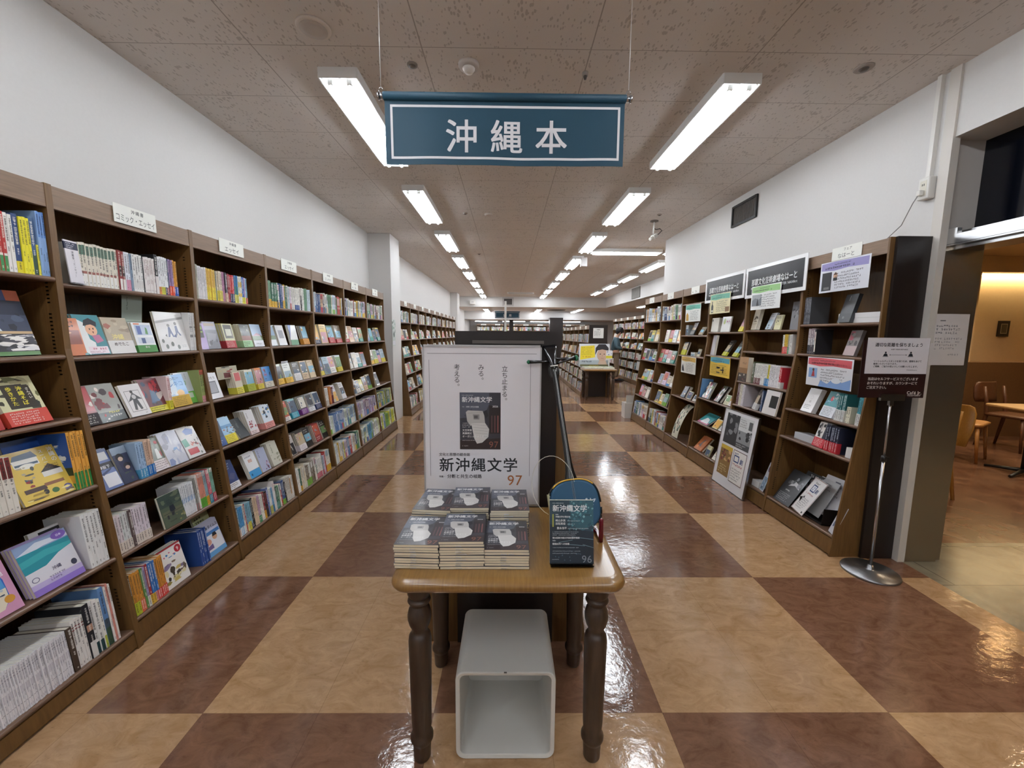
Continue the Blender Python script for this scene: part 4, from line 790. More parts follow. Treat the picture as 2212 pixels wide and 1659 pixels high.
auto_S(B5, 4, .02, .98, 180, 208, seed=17, pal=['5f7fb0', 'e8ecf0', '9fb8cf', '3f5f90', 'd9e0d0', 'c8d0e0']); auto_S(B5, 5, .02, .98, 170, 210, seed=18)
auto_S(B6, 0, .02, .98, 175, 205, seed=24); auto_F(B6, 1, seed=25, nmax=3); auto_F(B6, 2, seed=26, nmax=3); auto_F(B6, 3, seed=27, nmax=3); auto_S(B6, 4, .02, .98, 175, 205, seed=28, pal=['5a4a7a', 'b8a8c8', '8a6a7a', 'e4e0e6', 'c8b0b8']); auto_S(B6, 5, .02, .98, 175, 215, seed=29, pal=['e6eee8', '9ac0a8', 'd8dcae', '5f9ac0', 'f0f0ec', 'c8d8e4'])
auto_S(B7, 0, .02, .98, 180, 205, seed=34, pal=['3d8a6a', 'e8e4dc', '6a8a4a', 'c9b0c0', '8a5a4a']); auto_F(B7, 1, seed=35, nmax=3); auto_F(B7, 2, seed=36, nmax=3, wide=1.2); F_(B7, 3, .2, 130, 190, 'eceae6', 'white booklet', n=2)
auto_S(B7, 4, .02, .98, 180, 210, seed=38, pal=['8a8f4a', 'b8b84a', '3f6aa0', 'd8d8c0', '6a7a5a']); auto_S(B7, 5, .02, .98, 180, 215, seed=39, pal=['f0f0ee', 'd9d84a', '4a7aa8', '7aa84a', 'e8e4d8'])
# ---- right wall bays (fraction 0 is the far end)
R1, R2, R3, R4, R5, R6 = RIGHT
f = S_(R1, 0, .03, 5, 14, 208, '4a4c50', 'grey wrapped black spine', seg=[(0, .3, '55575c')], ink='b8b8c0', d=150)
F_(R1, 0, .42, 128, 205, '32363a', 'charcoal book standing tilted', n=1, t=26, lean=14, inset=.05, yaw=-8, art=[('r', 0, 1, 0, .32, '262b2f'), ('s', .45, .55, .72, .95, 1, 'c8c8cc', True), ('s', .3, .7, .1, .25, 1, '8a8a90')])
f = S_(R1, 1, .14, 4, 17, 196, '8a7a80', 'grey spine with a pink top', seg=[(0, .36, '34343a'), (.36, .62, 'a8a8ac')], d=140)
F_(R1, 1, f + .005, 12, 190, '2b2b2e', 'black covered book edge', n=1, t=130, lean=0, inset=.012)
F_(R1, 1, .56, 112, 182, '77706e', 'grey book wrapped in clear film with a pink corner', n=1, t=22, lean=15, inset=.04, yaw=-8, art=[('r', 0, 1, 0, .38, 'b09a98'), ('r', .05, .4, .6, .95, 'a84858'), ('b', 6, ['5a5654', '8a8482', '3f3c3c'], .1, .9, .35, .9)])
F_(R1, 2, .20, 132, 192, 'eceae8', 'white book with a thin ink portrait', n=2, t=18, lean=16, yaw=-6, art=[('e', .5, .62, .1, .08, 'b8b4b2'), ('e', .5, .62, .09, .07, 'eceae8'), ('p', [(.42, .5), (.58, .5), (.6, .4), (.4, .4)], 'd0ccca'), ('s', .15, .85, .12, .32, 3, '5a5654')])
F_(R1, 2, .47, 134, 194, '2f7f86', 'teal book with white script and a white blue band', n=2, t=18, lean=16, yaw=-6, band=('e6ebf0', .42), art=[('r', 0, 1, 0, 1, '2f848a'), ('e', .4, .72, .12, .1, 'b8434a'), ('t', 'かぜ', .7, .86, .12, 'f0f0ec'), ('t', 'いやえ', .72, .7, .14, 'eef0ee'), ('b', 4, ['5a86b8', '86b0d0'], 0, .4, .45, .7)])
f = S_(R1, 2, .685, 5, 15, 188, '2a6a6c', 'dark teal spine with a pale base', band=('e0e2de', .42), ink='d8e8e4')
f = S_(R1, 2, f + .01, 2, 20, 110, 'e3dfc8', 'short cream spine'); S_(R1, 2, .92, 2, 17, 188, '4a9aa8', 'aqua spine with a white base', band=('e8e8e4', .42))
F_(R1, 3, .46, 118, 190, 'e8e4e0', 'white book with black wave marks and a red base', n=2, t=18, lean=12, yaw=-6, band=('c02a36', .36), art=[('r', .25, .3, .4, .95, '1c1c1c'), ('b', 16, ['1b1b1d', '26262a'], .05, .6, .4, .95), ('r', .62, 1, .36, 1, '20243c')])
f = S_(R1, 3, .64, 6, 18, 186, '1e2236', 'dark navy spine with a red base', band=('b52833', .4), ink='c8d0e0')
F_(R2, 0, .05, 150, 222, 'd3cbb8', 'beige book with an ink bird drawing', n=1, t=30, lean=10, yaw=-14, spine=-1, art=[('p', [(.1, .42), (.4, .6), (.8, .56), (.95, .44), (.6, .5), (.4, .44)], '4a3f34'), ('p', [(.2, .36), (.5, .4), (.9, .34), (.5, .34)], '7a6a54'), ('r', .1, .9, .24, .27, 'b0a488')])
F_(R2, 0, .36, 110, 158, 'b9bac0', 'pale grey book leaning', n=1, t=18, lean=20, yaw=-10); F_(R2, 0, .53, 104, 130, 'd3cfa4', 'small cream book with a drawing', n=1, t=14, lean=10, yaw=-6, pal=['c8c490', '8a8a6a', 'b8b48a', '55553f'])
F_(R2, 0, .78, 108, 232, '77777a', 'tall grey book with dark crowd texture', n=1, t=14, lean=4, inset=.04, art=[('b', 18, ['5a5a5e', '4a4a4e', '8a8a8e'], .05, .95, .4, .95)])
f = S_(R2, 1, .75, 2, 14, 160, 'ece8e0', 'white spine with a red base', band=('d8503f', .35)); f = S_(R2, 1, f, 3, 13, 162, 'd8b43a', 'mustard spine with a red base', band=('c83a3a', .36)); f = S_(R2, 1, f, 1, 12, 158, 'a8a8a4', 'grey spine with a green base', band=('3f9a6a', .36)); f = S_(R2, 1, f, 3, 12, 160, 'e6e4e0', 'white spine')
F_(R2, 2, .02, 160, 238, 'b08a62', 'thick brown book with a dark flower base', n=1, t=48, lean=0, inset=.0, yaw=-4, spine=-1, art=[('r', 0, 1, 0, .34, '3a3230'), ('b', 8, ['d9cfc4', '8a4a50', '5a5048'], .05, .95, .02, .32), ('r', 0, 1, .34, .56, '8a6238'), ('t', 'ぜんぶ', .6, .72, .1, '4a3424')])
f = S_(R2, 2, .29, 2, 16, 200, '4a5238', 'dark green leafy spine'); f = S_(R2, 2, f, 7, 14, 190, 'ebe9e2', 'white spine with a maroon base', band=('6a3236', .3), ink='3a3a30'); f = S_(R2, 2, f, 4, 16, 186, 'e9e7e4', 'white grey spine'); f = S_(R2, 2, f, 2, 15, 190, 'ecebe6', 'white spine with a blue base', band=('3f8ac0', .35)); f = S_(R2, 2, f, 2, 15, 186, 'e0d23a', 'yellow spine with a blue base', band=('3f8ac0', .35)); f = S_(R2, 2, f, 7, 18, 192, 'ebe8ea', 'broad white spine'); f = S_(R2, 2, f, 2, 16, 178, 'c02f3c', 'red spine with a white base', band=('ece8e4', .3))
f = S_(R2, 3, .06, 2, 18, 212, '6a4f54', 'mauve photo spine', d=180); f = S_(R2, 3, f, 2, 18, 210, 'dcd6c4', 'cream spine', d=180); f = S_(R2, 3, f, 3, 15, 206, 'd8d2d8', 'pale spine with black print', ink='333333', d=180); F_(R2, 3, .36, 110, 200, '5a5048', 'dark photo book', n=2, yaw=-20, t=14, band=('e6e4e2', .3)); S_(R2, 3, .56, 2, 14, 190, '4a5a7a', 'navy spine'); F_(R2, 3, .68, 178, 210, 'e4e0de', 'large white book with a black square', n=1, t=16, lean=6, inset=-.02, spine=-1, art=[('r', .42, .95, .3, .8, '1d1d1f')])
F_(R3, 0, .04, 160, 158, 'e9e6da', 'white wrapped book set', n=1, t=40, lean=5, art=[('r', .05, .2, .75, .9, '666666')]); F_(R3, 0, .33, 180, 166, 'e6e6e0', 'white booklet with a pink and green flower', n=1, t=12, lean=8, art=[('e', .3, .7, .12, .2, 'b8cc6a'), ('b', 5, ['d890b0', 'c86a98', 'e4b0c8'], .5, .98, .55, .98)]); F_(R3, 0, .78, 106, 160, '8a6a74', 'purple comic with a yellow band', n=1, lean=22, yaw=-10, band=('e4d23a', .32))
F_(R3, 1, .05, 178, 226, 'dedee0', 'large white grey book with a red spine', n=1, t=22, lean=4, yaw=-14, spine=-1, art=[('r', 0, .06, 0, 1, 'b8403a'), ('p', [(.4, 1), (1, 1), (1, .3)], 'b8b8be'), ('s', .3, .42, .1, .3, 2, '555555')]); F_(R3, 1, .42, 128, 190, '3b3832', 'dark photo book with a yellow green base', n=1, lean=26, yaw=-12, t=20, band=('c8c83a', .24)); F_(R3, 1, .70, 128, 186, '45423a', 'second dark photo book with a yellow green base', n=1, lean=26, yaw=-12, t=20, band=('c8c83a', .24))
F_(R3, 2, .10, 150, 206, '2a2422', 'black flower book with a white oval title', n=1, lean=20, t=18, spine=-1, art=[('b', 18, ['a84a5a', 'c88a7a', '6a7a4a', 'd9cfb8'], .02, .98, .02, .98), ('e', .5, .52, .3, .34, 'ecebe8'), ('t', '琉球', .5, .72, .16, '222222', True)]); F_(R3, 2, .44, 140, 196, '2b2523', 'second black flower book with a white oval title', n=2, lean=26, t=20, yaw=-10, art=[('b', 16, ['a84a5a', 'c88a7a', '6a7a4a', 'd9cfb8'], .02, .98, .02, .98), ('e', .5, .55, .3, .3, 'ecebe8'), ('t', '琉球', .5, .72, .14, '222222', True)]); S_(R3, 2, .04, 1, 14, 222, '6a9ac8', 'light blue spine'); F_(R3, 2, .74, 92, 110, 'cfc8a0', 'small cream leaflet book', n=1, lean=18); F_(R3, 2, .86, 92, 150, 'e6dcd8', 'white red printed book', n=1, lean=22)
F_(R3, 3, .12, 240, 172, '3a8f92', 'wide teal magazine lying back', n=2, lean=48, inset=.01, t=8, art=[('r', 0, 1, 0, .2, 'a84a6a'), ('p', [(.2, .1), (.4, .6), (.7, .5), (.9, .1)], 'e2e6e6')]); F_(R3, 3, .56, 110, 120, 'c9c49a', 'small olive booklet', n=1, lean=30); F_(R3, 3, .74, 120, 170, 'e4e2de', 'white booklet with ink marks', n=1, lean=36)
F_(R3, 4, .14, 172, 190, 'b0622e', 'orange brown book with a grey bird', n=2, lean=34, t=16, art=[('p', [(.3, .3), (.5, .8), (.62, .75), (.5, .5), (.6, .25)], '5a6470'), ('b', 4, ['8a4a22', 'c87a3e'], .05, .95, .05, .95)]); F_(R3, 4, .5, 90, 118, 'c8c39c', 'small cream booklet in a dark corner', n=1, lean=16); F_(R3, 4, .72, 110, 165, 'e0dccc', 'cream book with a pale drawing', n=1, lean=26)
F_(R4, 1, .3, 116, 168, '5a4a40', 'brown photo book', n=1, lean=22, band=('3a3a3a', .4)); F_(R4, 1, .62, 90, 110, '8a7a5a', 'small leaning leaflet', n=1, lean=30); F_(R4, 1, .14, 70, 130, 'aab4b8', 'grey glass like case', n=1, lean=2, t=60)
F_(R4, 2, .05, 128, 175, '4a4a52', 'black and lime printed book', n=2, lean=14, band=('c8c83a', .4)); F_(R4, 2, .46, 110, 48, 'e9e9e6', 'low white box like book', n=1, lean=0, t=60); F_(R4, 2, .68, 64, 95, 'cfc7a8', 'small cream card', n=1, lean=12)
F_(R4, 3, .34, 112, 152, '5a5656', 'black and white portrait book', n=3, lean=20, t=16); F_(R4, 3, .58, 100, 106, 'd6cfae', 'cream booklet', n=1, lean=20); F_(R4, 3, .8, 88, 80, 'efece4', 'small white card', n=1, lean=24)
for u, s in ((R5, 50), (R6, 60)):
    auto_S(u, 0, .03, .97, 185, 225, seed=s, t0=14, t1=30); auto_F(u, 1, .2, .97, seed=s + 1, nmax=2); auto_F(u, 2, .03, .97, seed=s + 2, nmax=4); auto_F(u, 3, .2, .97, seed=s + 3, nmax=3); auto_F(u, 4, .2, .97, seed=s + 4, nmax=2)
    auto_S(u, 5, .04, .97, 190, 225, seed=s + 5, t0=14, t1=32)
# ---- far left run behind the column
for i in range(10):
    u = Unit(T(-1.89, 7.2 + .75 * i, 0) @ RZ(90), .75, LL, f'{ORDB[i]} bay past the column', f'far left bookcase past the white column, {ORD[i]} from the front', 'far left bookcases', 2.05, .31)
    if i < 2:
        pass
    for r in range(6):
        if r in (0, 5): auto_S(u, r, .04, .9, 175, 205, seed=200 + i)
        else: auto_F(u, r, seed=230 + i * 7 + r, nmax=3)
# ---- second island bookcase, its face to the aisle
for i in range(6):
    u = Unit(T(1.90, 10.35 + .75 * i, 0) @ RZ(-90), .75, [1.30, .98, .68, .40, .12], f'{ORDB[i]} bay of the middle island', f'low bookcase of the middle island, {ORD[i]} from its dark end', 'middle island bookcases', 1.70, .19, taus=[0, 2, 4, 5, 5])
    for r in range(5):
        (auto_S if r in (0, 3, 4) or (i + r) % 2 else auto_F)(u, r, .04, .96, seed=300 + i * 9 + r)
    v = Unit(T(2.33, 9.6 + .75 * i, 0) @ RZ(90), .75, [1.30, .98, .68, .40, .12], f'{ORDB[i]} back bay of the middle island', f'rear side bookcase of the middle island, {ORD[i]} from its dark end', 'middle island bookcases', 1.70, .19, taus=[0, 2, 4, 5, 5])
    for r in range(5): auto_S(v, r, .04, .96, seed=350 + i * 9 + r); v.hidden = True
m = MB(); m.box(1.90, 2.33, 9.58, 9.597, .01, 1.71); o = m.build('end_panel_board', DARK); tag(o, 'dark end board of the middle island holding a white notice', 'panel')
# ---- far right run
for i in range(8):
    u = Unit(T(3.96, 10.2 + .75 * i, 0) @ RZ(-90), .75, LL, f'{ORDB[i]} far right bay', f'far right bookcase beyond the wall end, {ORD[i]} from the front', 'far right bookcases', 2.06, .3)
    for r in range(6):
        (auto_S if r in (0, 3, 4, 5) else auto_F)(u, r, .04, .5 if i == 3 and r in (3, 4) else .96, seed=400 + i * 9 + r)
    if i == 3:
        for r, h in ((3, .16), (4, .25)):
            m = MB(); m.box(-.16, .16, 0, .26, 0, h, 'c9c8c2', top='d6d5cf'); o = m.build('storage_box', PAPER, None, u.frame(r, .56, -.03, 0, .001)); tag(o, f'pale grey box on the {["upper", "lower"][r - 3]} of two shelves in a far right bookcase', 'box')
# ---- near island (its dark end panel stands behind the poster); both long faces
ISL = []
for i in range(8):
    for sd in (0, 1):
        M = T(-.23, 1.80 + .75 * (i + 1), 0) @ RZ(-90) if sd == 0 else T(.216, 1.80 + .75 * i, 0) @ RZ(90)
        u = Unit(M, .75, [1.12, .80, .46, .13], f'{ORDB[i]} island bay, {"right" if sd else "left"} face', f'low double sided island bookcase behind the poster, {"right" if sd else "left"} face, {ORD[i]} from the front', 'near island bookcases', 1.486, .2, header=False, taus=[2, 4, 5, 5])
        u.hidden = True; ISL.append(u)
        for r in range(4): auto_S(u, r, .04, .96, 165, 200, seed=500 + i * 9 + r + 50 * sd)
e = MB(); e.box(-.232, .218, 1.779, 1.798, .012, 1.49)
o = e.build('island_end_panel', DARK); tag(o, 'dark end panel of the island bookcase right behind the white poster', 'panel')
m = MB(); m.box(-.155, .155, 1.764, 1.78, 1.436, 1.45); m.build('ledge', flat('ledge_grey', '#57504c', .4), o)
for u, x in ((ISL[0], .73), (ISL[1], .02)):
    m = MB(); m.lathe([(.014, 0), (.012, .008), (.004, .02), (.004, .03)], (x, -.05, 0), 12); m.build('leveling_foot', CHROME, u.root)
# ---- back bookcases
for i in range(8):
    u = Unit(T(-1.8 + .8 * i, 23.2, 0), .8, LL, f'{ORD[i]} back wall bay', f'bookcase on the back wall, {ORD[i]} from left', 'back wall bookcases', 2.05, .3)
    for r in range(6): auto_S(u, r, .05, .9, 180, 215, seed=700 + i * 9 + r)
# ================================================================ hanging sign
def rrect(w, d, r, n=6, cx=0, cy=0):
    out = []
    for (sx, sy, a0) in ((1, 1, 0), (-1, 1, 90), (-1, -1, 180), (1, -1, 270)):
        for i in range(n + 1):
            a = math.radians(a0 + 90 * i / n); out.append((cx + sx * (w / 2 - r) + r * math.cos(a), cy + sy * (d / 2 - r) + r * math.sin(a)))
    return out
def lines(mb, pts, w, e, col):
    # closed outline band in the xz plane
    (x0, z0), (x1, z1) = pts
    for a, b, c, d in ((x0, x1, z0, z0 + w), (x0, x1, z1 - w, z1), (x0, x0 + w, z0, z1), (x1 - w, x1, z0, z1)): mb.face([(a, e, c), (b, e, c), (b, e, d), (a, e, d)], col)
TEAL = '184559'
def hanging_sign(name, body, M, label, k=1.0, frame=False, tsz=.152, gap=.36, ht=.47):
    r = empty(name, M); tag(r, label, 'sign')
    c = MB(); nx, nz = 40, 8; g = []
    for sgn in (0, .0016):
        for j in range(nz + 1):
            for i in range(nx + 1):
                x = -.55 + 1.1 * i / nx; z = -.03 - .28 * j / nz
                y = .004 * math.sin(x * 9 + .5) * (j / nz) + .002 * math.sin(x * 23) * (j / nz) + sgn; c.v.append((x, y, z))
    n1 = (nx + 1) * (nz + 1)
    for j in range(nz):
        for i in range(nx):
            a = j * (nx + 1) + i; c.f.append((a, a + nx + 1, a + nx + 2, a + 1)); c.c.append(TEAL); c.s.append(True)
            c.f.append((a + n1, a + n1 + 1, a + n1 + nx + 2, a + n1 + nx + 1)); c.c.append(TEAL); c.s.append(True)
    c.tube([(-.553, 0, -.017), (.553, 0, -.017)], .0185, 14, TEAL)
    c.build('banner_cloth', MATT, r)
    def yw(x, z): j = (-.03 - z) / .28; return .004 * math.sin(x * 9 + .5) * j + .002 * math.sin(x * 23) * j
    t = MB()
    X0, X1, Z0, Z1, w = -.525, .53, -.285, -.052, .0105
    n = 60
    for i in range(n):
        a = X0 + (X1 - X0) * i / n; b = X0 + (X1 - X0) * (i + 1) / n
        for z0, z1 in ((Z0, Z0 + w), (Z1 - w, Z1)): t.face([(a, yw(a, z0) - .001, z0), (b, yw(b, z0) - .001, z0), (b, yw(b, z1) - .001, z1), (a, yw(a, z1) - .001, z1)], 'ecebee')
    for i in range(16):
        a = Z0 + (Z1 - Z0) * i / 16; b = Z0 + (Z1 - Z0) * (i + 1) / 16
        for x0, x1 in ((X0, X0 + w), (X1 - w, X1)): t.face([(x0, yw(x0, a) - .001, a), (x1, yw(x1, a) - .001, a), (x1, yw(x1, b) - .001, b), (x0, yw(x0, b) - .001, b)], 'ecebee')
    k0 = len(t.v); t.text(body, (.008, 0, -.242 + (.152 - tsz) * .5), X3, Z3, tsz, 'ecebee', bold=True, gap=gap)
    t.v[k0:] = [(x, yw(x, z) - .0012, z) for x, y, z in t.v[k0:]]
    t.build('sign_lettering', MATT, r)
    for s in (-1, 1):
        e = MB(); e.tube([(s * .55, 0, -.017), (s * .572, 0, -.017)], .012, 12); e.tube([(s * .572, 0, -.017), (s * .58, 0, -.017)], .016, 12); e.tube([(s * .565 + .01 * math.cos(a), 0, .008 + .012 * math.sin(a)) for a in [2 * math.pi * i / 12 for i in range(13)]], .0018, 6)
        e.build('rod_end', CHROME, r)
        e = MB(); e.tube([(s * .565, 0, .018), (s * .565, 0, ht)], .0016, 5); e.build('hanging_wire', flat('wire_%d' % len(MATS), '#d8d6d2', .4, .3), r)
    return r
hanging_sign('hanging_sign', '沖縄本', T(-.022, 2.0, 2.567), 'teal hanging banner reading 沖縄本 over the centre aisle', ht=.466)
hanging_sign('hanging_sign', '実用', T(-.05, 18.6, 2.50), 'small distant teal banner reading 実用 under the far beam', ht=.12, tsz=.13, gap=.9)

# ================================================================ front table
def spindle_leg():
    m = MB(); m.lathe([(.001, 0), (.026, 0), (.029, .006), (.031, .06), (.033, .068), (.039, .078), (.039, .09), (.034, .1), (.032, .112), (.034, .14), (.038, .40), (.0385, .45), (.036, .468), (.03, .478), (.026, .482), (.027, .495), (.034, .51), (.039, .53), (.0395, .545), (.035, .565), (.028, .578), (.027, .583), (.034, .588), (.0385, .596), (.036, .603), (.0305, .607), (.034, .612), (.0385, .622), (.039, .64), (.038, .667), (.001, .667)], n=28)
    return m
def make_table(M, label):
    r = empty('display_table', M); tag(r, label, 'table')
    t = MB(); W_, D_ = .755, .575; rg = []
    for ins, z in [(.02, 0), (.008, .003), (.002, .012), (0, .022), (.003, .032), (.009, .038), (.011, .0385), (.016, .042), (.03, .044)]:
        rg.append([(x, y, .667 + z) for x, y in rrect(W_ - 2 * ins, D_ - 2 * ins, .055 - ins * .6, 7)])
    t.rings(rg, 'fff', True); t.build('tabletop', TABLE, r)
    for sx in (-1, 1):
        for sy in (-1, 1): spindle_leg().build('leg', LEG, r, T(sx * .298, sy * .203, 0))
    for (x0, x1, y0, y1) in ((-.262, .262, -.212, -.196), (-.262, .262, .196, .212), (-.306, -.29, -.167, .167), (.29, .306, -.167, .167)):
        a = MB(); a.box(x0, x1, y0, y1, .638, .668); a.build('apron', LEG, r)
    return r
make_table(T(.006, 1.465, 0), 'small wooden table with turned legs in the front centre, holding magazine stacks')
make_table(T(2.08, 9.30, 0), 'distant wooden table with turned legs at the middle island end')
TZ = .7112
# white cube stool
r = empty('cube_stool', T(-.001, 1.25, 0)); tag(r, 'white plastic cube stool with open front under the table', 'stool')
PL = flat('stool_plastic', '#d4d3cd', .45)
o1 = [(x, z + .168) for x, z in rrect(.344, .334, .032)]; o2 = [(x, z + .168) for x, z in rrect(.314, .304, .02)]
m = MB(); n = len(o1)
ring = lambda o, y: [(x, y, z) for x, z in o]
m.rings([ring(o2, .31), ring(o2, .004), ring([(x * .993, (z - .168) * .993 + .168) for x, z in o1], 0), ring(o1, .005), ring(o1, .322)], 'fff', False, True)
m.build('stool_shell', PL, r, bevel=.002)
m = MB(); rn = random.Random(3); m.scrib(rn, (-.03, .3085, .275), X3, Z3, .05, .012, 1, '55544f'); m.build('pen_mark', PAPER, r)
m = MB(); m.box(-.006, .004, -.0012, .002, .3335, .3362, '55524c'); m.build('chip', PAPER, r)

# ---- poster in clip frame
PY = 1.742
r = empty('poster', T(-.112, PY, TZ)); tag(r, 'large white framed poster announcing a literary magazine, standing on the table', 'poster')
m = MB(); m.box(-.25, .25, 0, .012, .008, .712, 'eceaee'); m.build('poster_board', GLOSS, r)
m = MB()
for a in ((-.256, .256, -.003, .014, 0, .009), (-.256, .256, -.003, .014, .711, .72), (-.256, -.25, -.003, .014, 0, .72), (.25, .256, -.003, .014, 0, .72)): m.box(*a)
m.build('frame', flat('frame_silver', '#c8c8ca', .3, .6), r)
t = MB(); e = -.0006
def rr(x0, x1, z0, z1, c): t.face([(x0, e, z0), (x1, e, z0), (x1, e, z1), (x0, e, z1)], c)
rr(-.235, .235, .682, .6835, '55535a'); rr(-.228, -.2265, .14, .655, '6a6870'); rr(.209, .2105, .14, .655, '6a6870')
t.text('立ち止まる。', (.098, e, .632), X3, Z3, .0275, '2a282c', vert=True); t.text('みる。', (-.004, e, .638), X3, Z3, .0275, '2a282c', vert=True); t.text('考える。', (-.108, e, .638), X3, Z3, .0275, '2a282c', vert=True)
t.text('文化と思想の総合誌', (-.19, e, .232), X3, Z3, .0152, '2a282c', 'l', True)
t.text('新沖縄文学', (-.19, e, .166), X3, Z3, .0665, '1e2226', 'l', True, fit=.365, gap=.06)
t.text('特集・', (-.19, e, .133), X3, Z3, .0095, '2a282c', 'l', True); t.text('分断と共生の岐路', (-.155, e, .131), X3, Z3, .0192, '2a282c', 'l', True, fit=.16)
t.text('97', (.147, e, .098), X3, Z3, .066, 'b06a3a', 'c'); t.text('No.', (.128, e, .127), X3, Z3, .008, '888890')
t.build('poster_print', PAPER, r)
def mag97(mb, w, h, P, small=False):
    """front cover of the magazine: P(u, v, layer) maps cover fractions to a point"""
    def q(pts, c, k): mb.face([P(u, v, k) for u, v in pts], c)
    q([(0, 0), (1, 0), (1, 1), (0, 1)], '3b3c44', 1)
    q([(0, .55), (.6, .6), (.72, .8), (.72, 1), (0, 1)], '565b68', 2); q([(.72, .28), (1, .28), (1, .74), (.72, .78)], '2c2628', 2)
    for i in range(3): q([(.77 + i * .075, .3), (.8 + i * .075, .3), (.8 + i * .075, .6), (.77 + i * .075, .6)], ['5a4144', '6a4648', '8a5654'][i], 3)
    q([(0, 0), (1, 0), (1, .2), (0, .16)], '33292a', 2)
    q([(.55, .66), (.66, .7), (.7, .6), (.64, .55)], '2b2d33', 3); q([(.1, .6), (.3, .72), (.26, .5)], '4a4d57', 3)
    q([(.15, .66), (.2, .69), (.56, .68), (.6, .6), (.62, .46), (.26, .42), (.18, .5)], 'bdbab6', 4)
    q([(.28, .46), (.62, .47), (.72, .36), (.7, .22), (.55, .12), (.42, .1), (.35, .2)], 'd6d3cf', 5)
    q([(.32, .62), (.48, .62), (.48, .53), (.34, .53)], '8d8a88', 6); q([(.35, .6), (.44, .6), (.44, .55), (.35, .55)], '5a5858', 7)
    for i in range(5): q([(.3 + .02 * i, .44 - .05 * i), (.68, .42 - .05 * i), (.68, .425 - .05 * i), (.3 + .02 * i, .445 - .05 * i)], 'a9a6a3', 7)
    q([(.2, .64), (.55, .66), (.55, .655), (.2, .635)], '94918e', 6)
    U = Vector(P(1, 0, 0)) - Vector(P(0, 0, 0)); V = Vector(P(0, 1, 0)) - Vector(P(0, 0, 0)); U.normalize(); V.normalize()
    mb.text('文化と思想の総合誌', P(.05, .945, 8), U, V, .022 * h, 'd8d8da', 'l'); mb.text('新沖縄文学', P(.05, .84, 8), U, V, .105 * h, 'f4f4f4', 'l', True, fit=.9 * w)
    mb.text('2026', P(.94, .745, 8), U, V, .045 * h, 'e8e8ea', 'r', True); mb.text('特集', P(.06, .745, 8), U, V, .018 * h, 'd8d8da', 'l'); mb.text('分断と共生の岐路', P(.15, .742, 8), U, V, .028 * h, 'e4e4e6', 'l', True)
    mb.text('97', P(.96, .03, 8), U, V, .16 * h, '8f5a4a', 'r')
    if not small:
        mb.scrib(random.Random(5), P(.06, .48, 8), U, V, .26 * w, .1 * h, 3, 'c8c8c8')
        for i, s in enumerate(('又吉栄喜', '真藤順丈', 'オーガニックゆうき')): mb.text(s, P(.06, .325 - .055 * i, 8), U, V, .042 * h, 'ecebe9', 'l', True)
        mb.scrib(random.Random(6), P(.06, .17, 8), U, V, .4 * w, .022 * h, 1, 'c8c8c8'); mb.scrib(random.Random(7), P(.06, .07, 8), U, V, .18 * w, .02 * h, 1, 'c8c8c8')
k = MB(); mag97(k, .178, .252, lambda u, v, l: (-.097 + u * .178, -.001 - .00006 * l, .262 + v * .252)); k.box(-.097, .081, -.0009, -.0002, .2615, .5145, '3b3c44'); k.build('magazine_picture', GLOSS, r)
# ---- stacks of the magazine
def make_mag(M, top):
    w, h, t = .147, .209, .0092
    c = MB(); c.box(-w / 2, w / 2, 0, h, 0, .0006, '2f3038'); c.box(-w / 2, w / 2, 0, h, t - .0006, t, '34353d'); c.box(w / 2 - .0006, w / 2, 0, h, .0006, t - .0006, '2f3038')
    r = c.build('magazine', GLOSS, None, M)
    p = MB(); p.box(-w / 2 + .0005, w / 2 - .0006, .0004, h - .001, .0006, t - .0006, 'e9dcc0'); p.build('page_block', PAPER, r)
    if top:
        a = MB(); mag97(a, w, h, lambda u, v, l: (-w / 2 + u * w, v * h, t + .00004 * (l + 1))); a.build('cover_print', GLOSS, r)
    return r
lower = make_mag(T(0, 0, -5), False); upper = make_mag(T(0, 0, -5), True); used = set()
piles = [(-.295, 1.25, 9, 'front row, left pile', -2), (-.147, 1.25, 10, 'front row, middle pile', 1), (.001, 1.25, 7, 'front row, right pile', 0), (-.288, 1.468, 11, 'back row, left pile', -4), (-.143, 1.47, 12, 'back row, middle pile', 1), (.010, 1.468, 11, 'back row, right pile', 1)]
rn = random.Random(12)
for px_, py_, n, pl, rz in piles:
    for i in range(n):
        src = upper if i == n - 1 else lower
        o = src if id(src) not in used else dup(src); used.add(id(src))
        o.matrix_world = T(px_ + rn.uniform(-.0025, .0025), py_ + rn.uniform(-.003, .002), TZ + .0003 + i * .0094) @ RZ(rz + rn.uniform(-.8, .8))
        lab = f'dark literary magazine with a white sack cover, topmost of the {pl}' if i == n - 1 else f'magazine in the stack, {ordn(i + 1)} from the table, {pl}'
        tag(o, lab, 'magazine', 'literary magazines stacked on the front table')
        if i < n - 1 and i % 2 == (1 if py_ < 1.3 else 0) and not pl.endswith('left pile') or (pl.endswith('left pile') and i in (0, 1)):
            s = MB(); x = rn.uniform(-.015, .015); s.prism([(-.012, .0093), (-.008, .0115), (0, .0125), (.008, .0115), (.012, .0093), (.0, .0088)], -.006, .004, 'y', 'f2efe8') if False else s.face([(x - .011, -.0006, .001), (x + .011, -.0006, .001), (x + .008, -.004, .007), (x - .008, -.004, .007)], 'f4f2ec')
            s.build('sales_slip', PAPER, o)
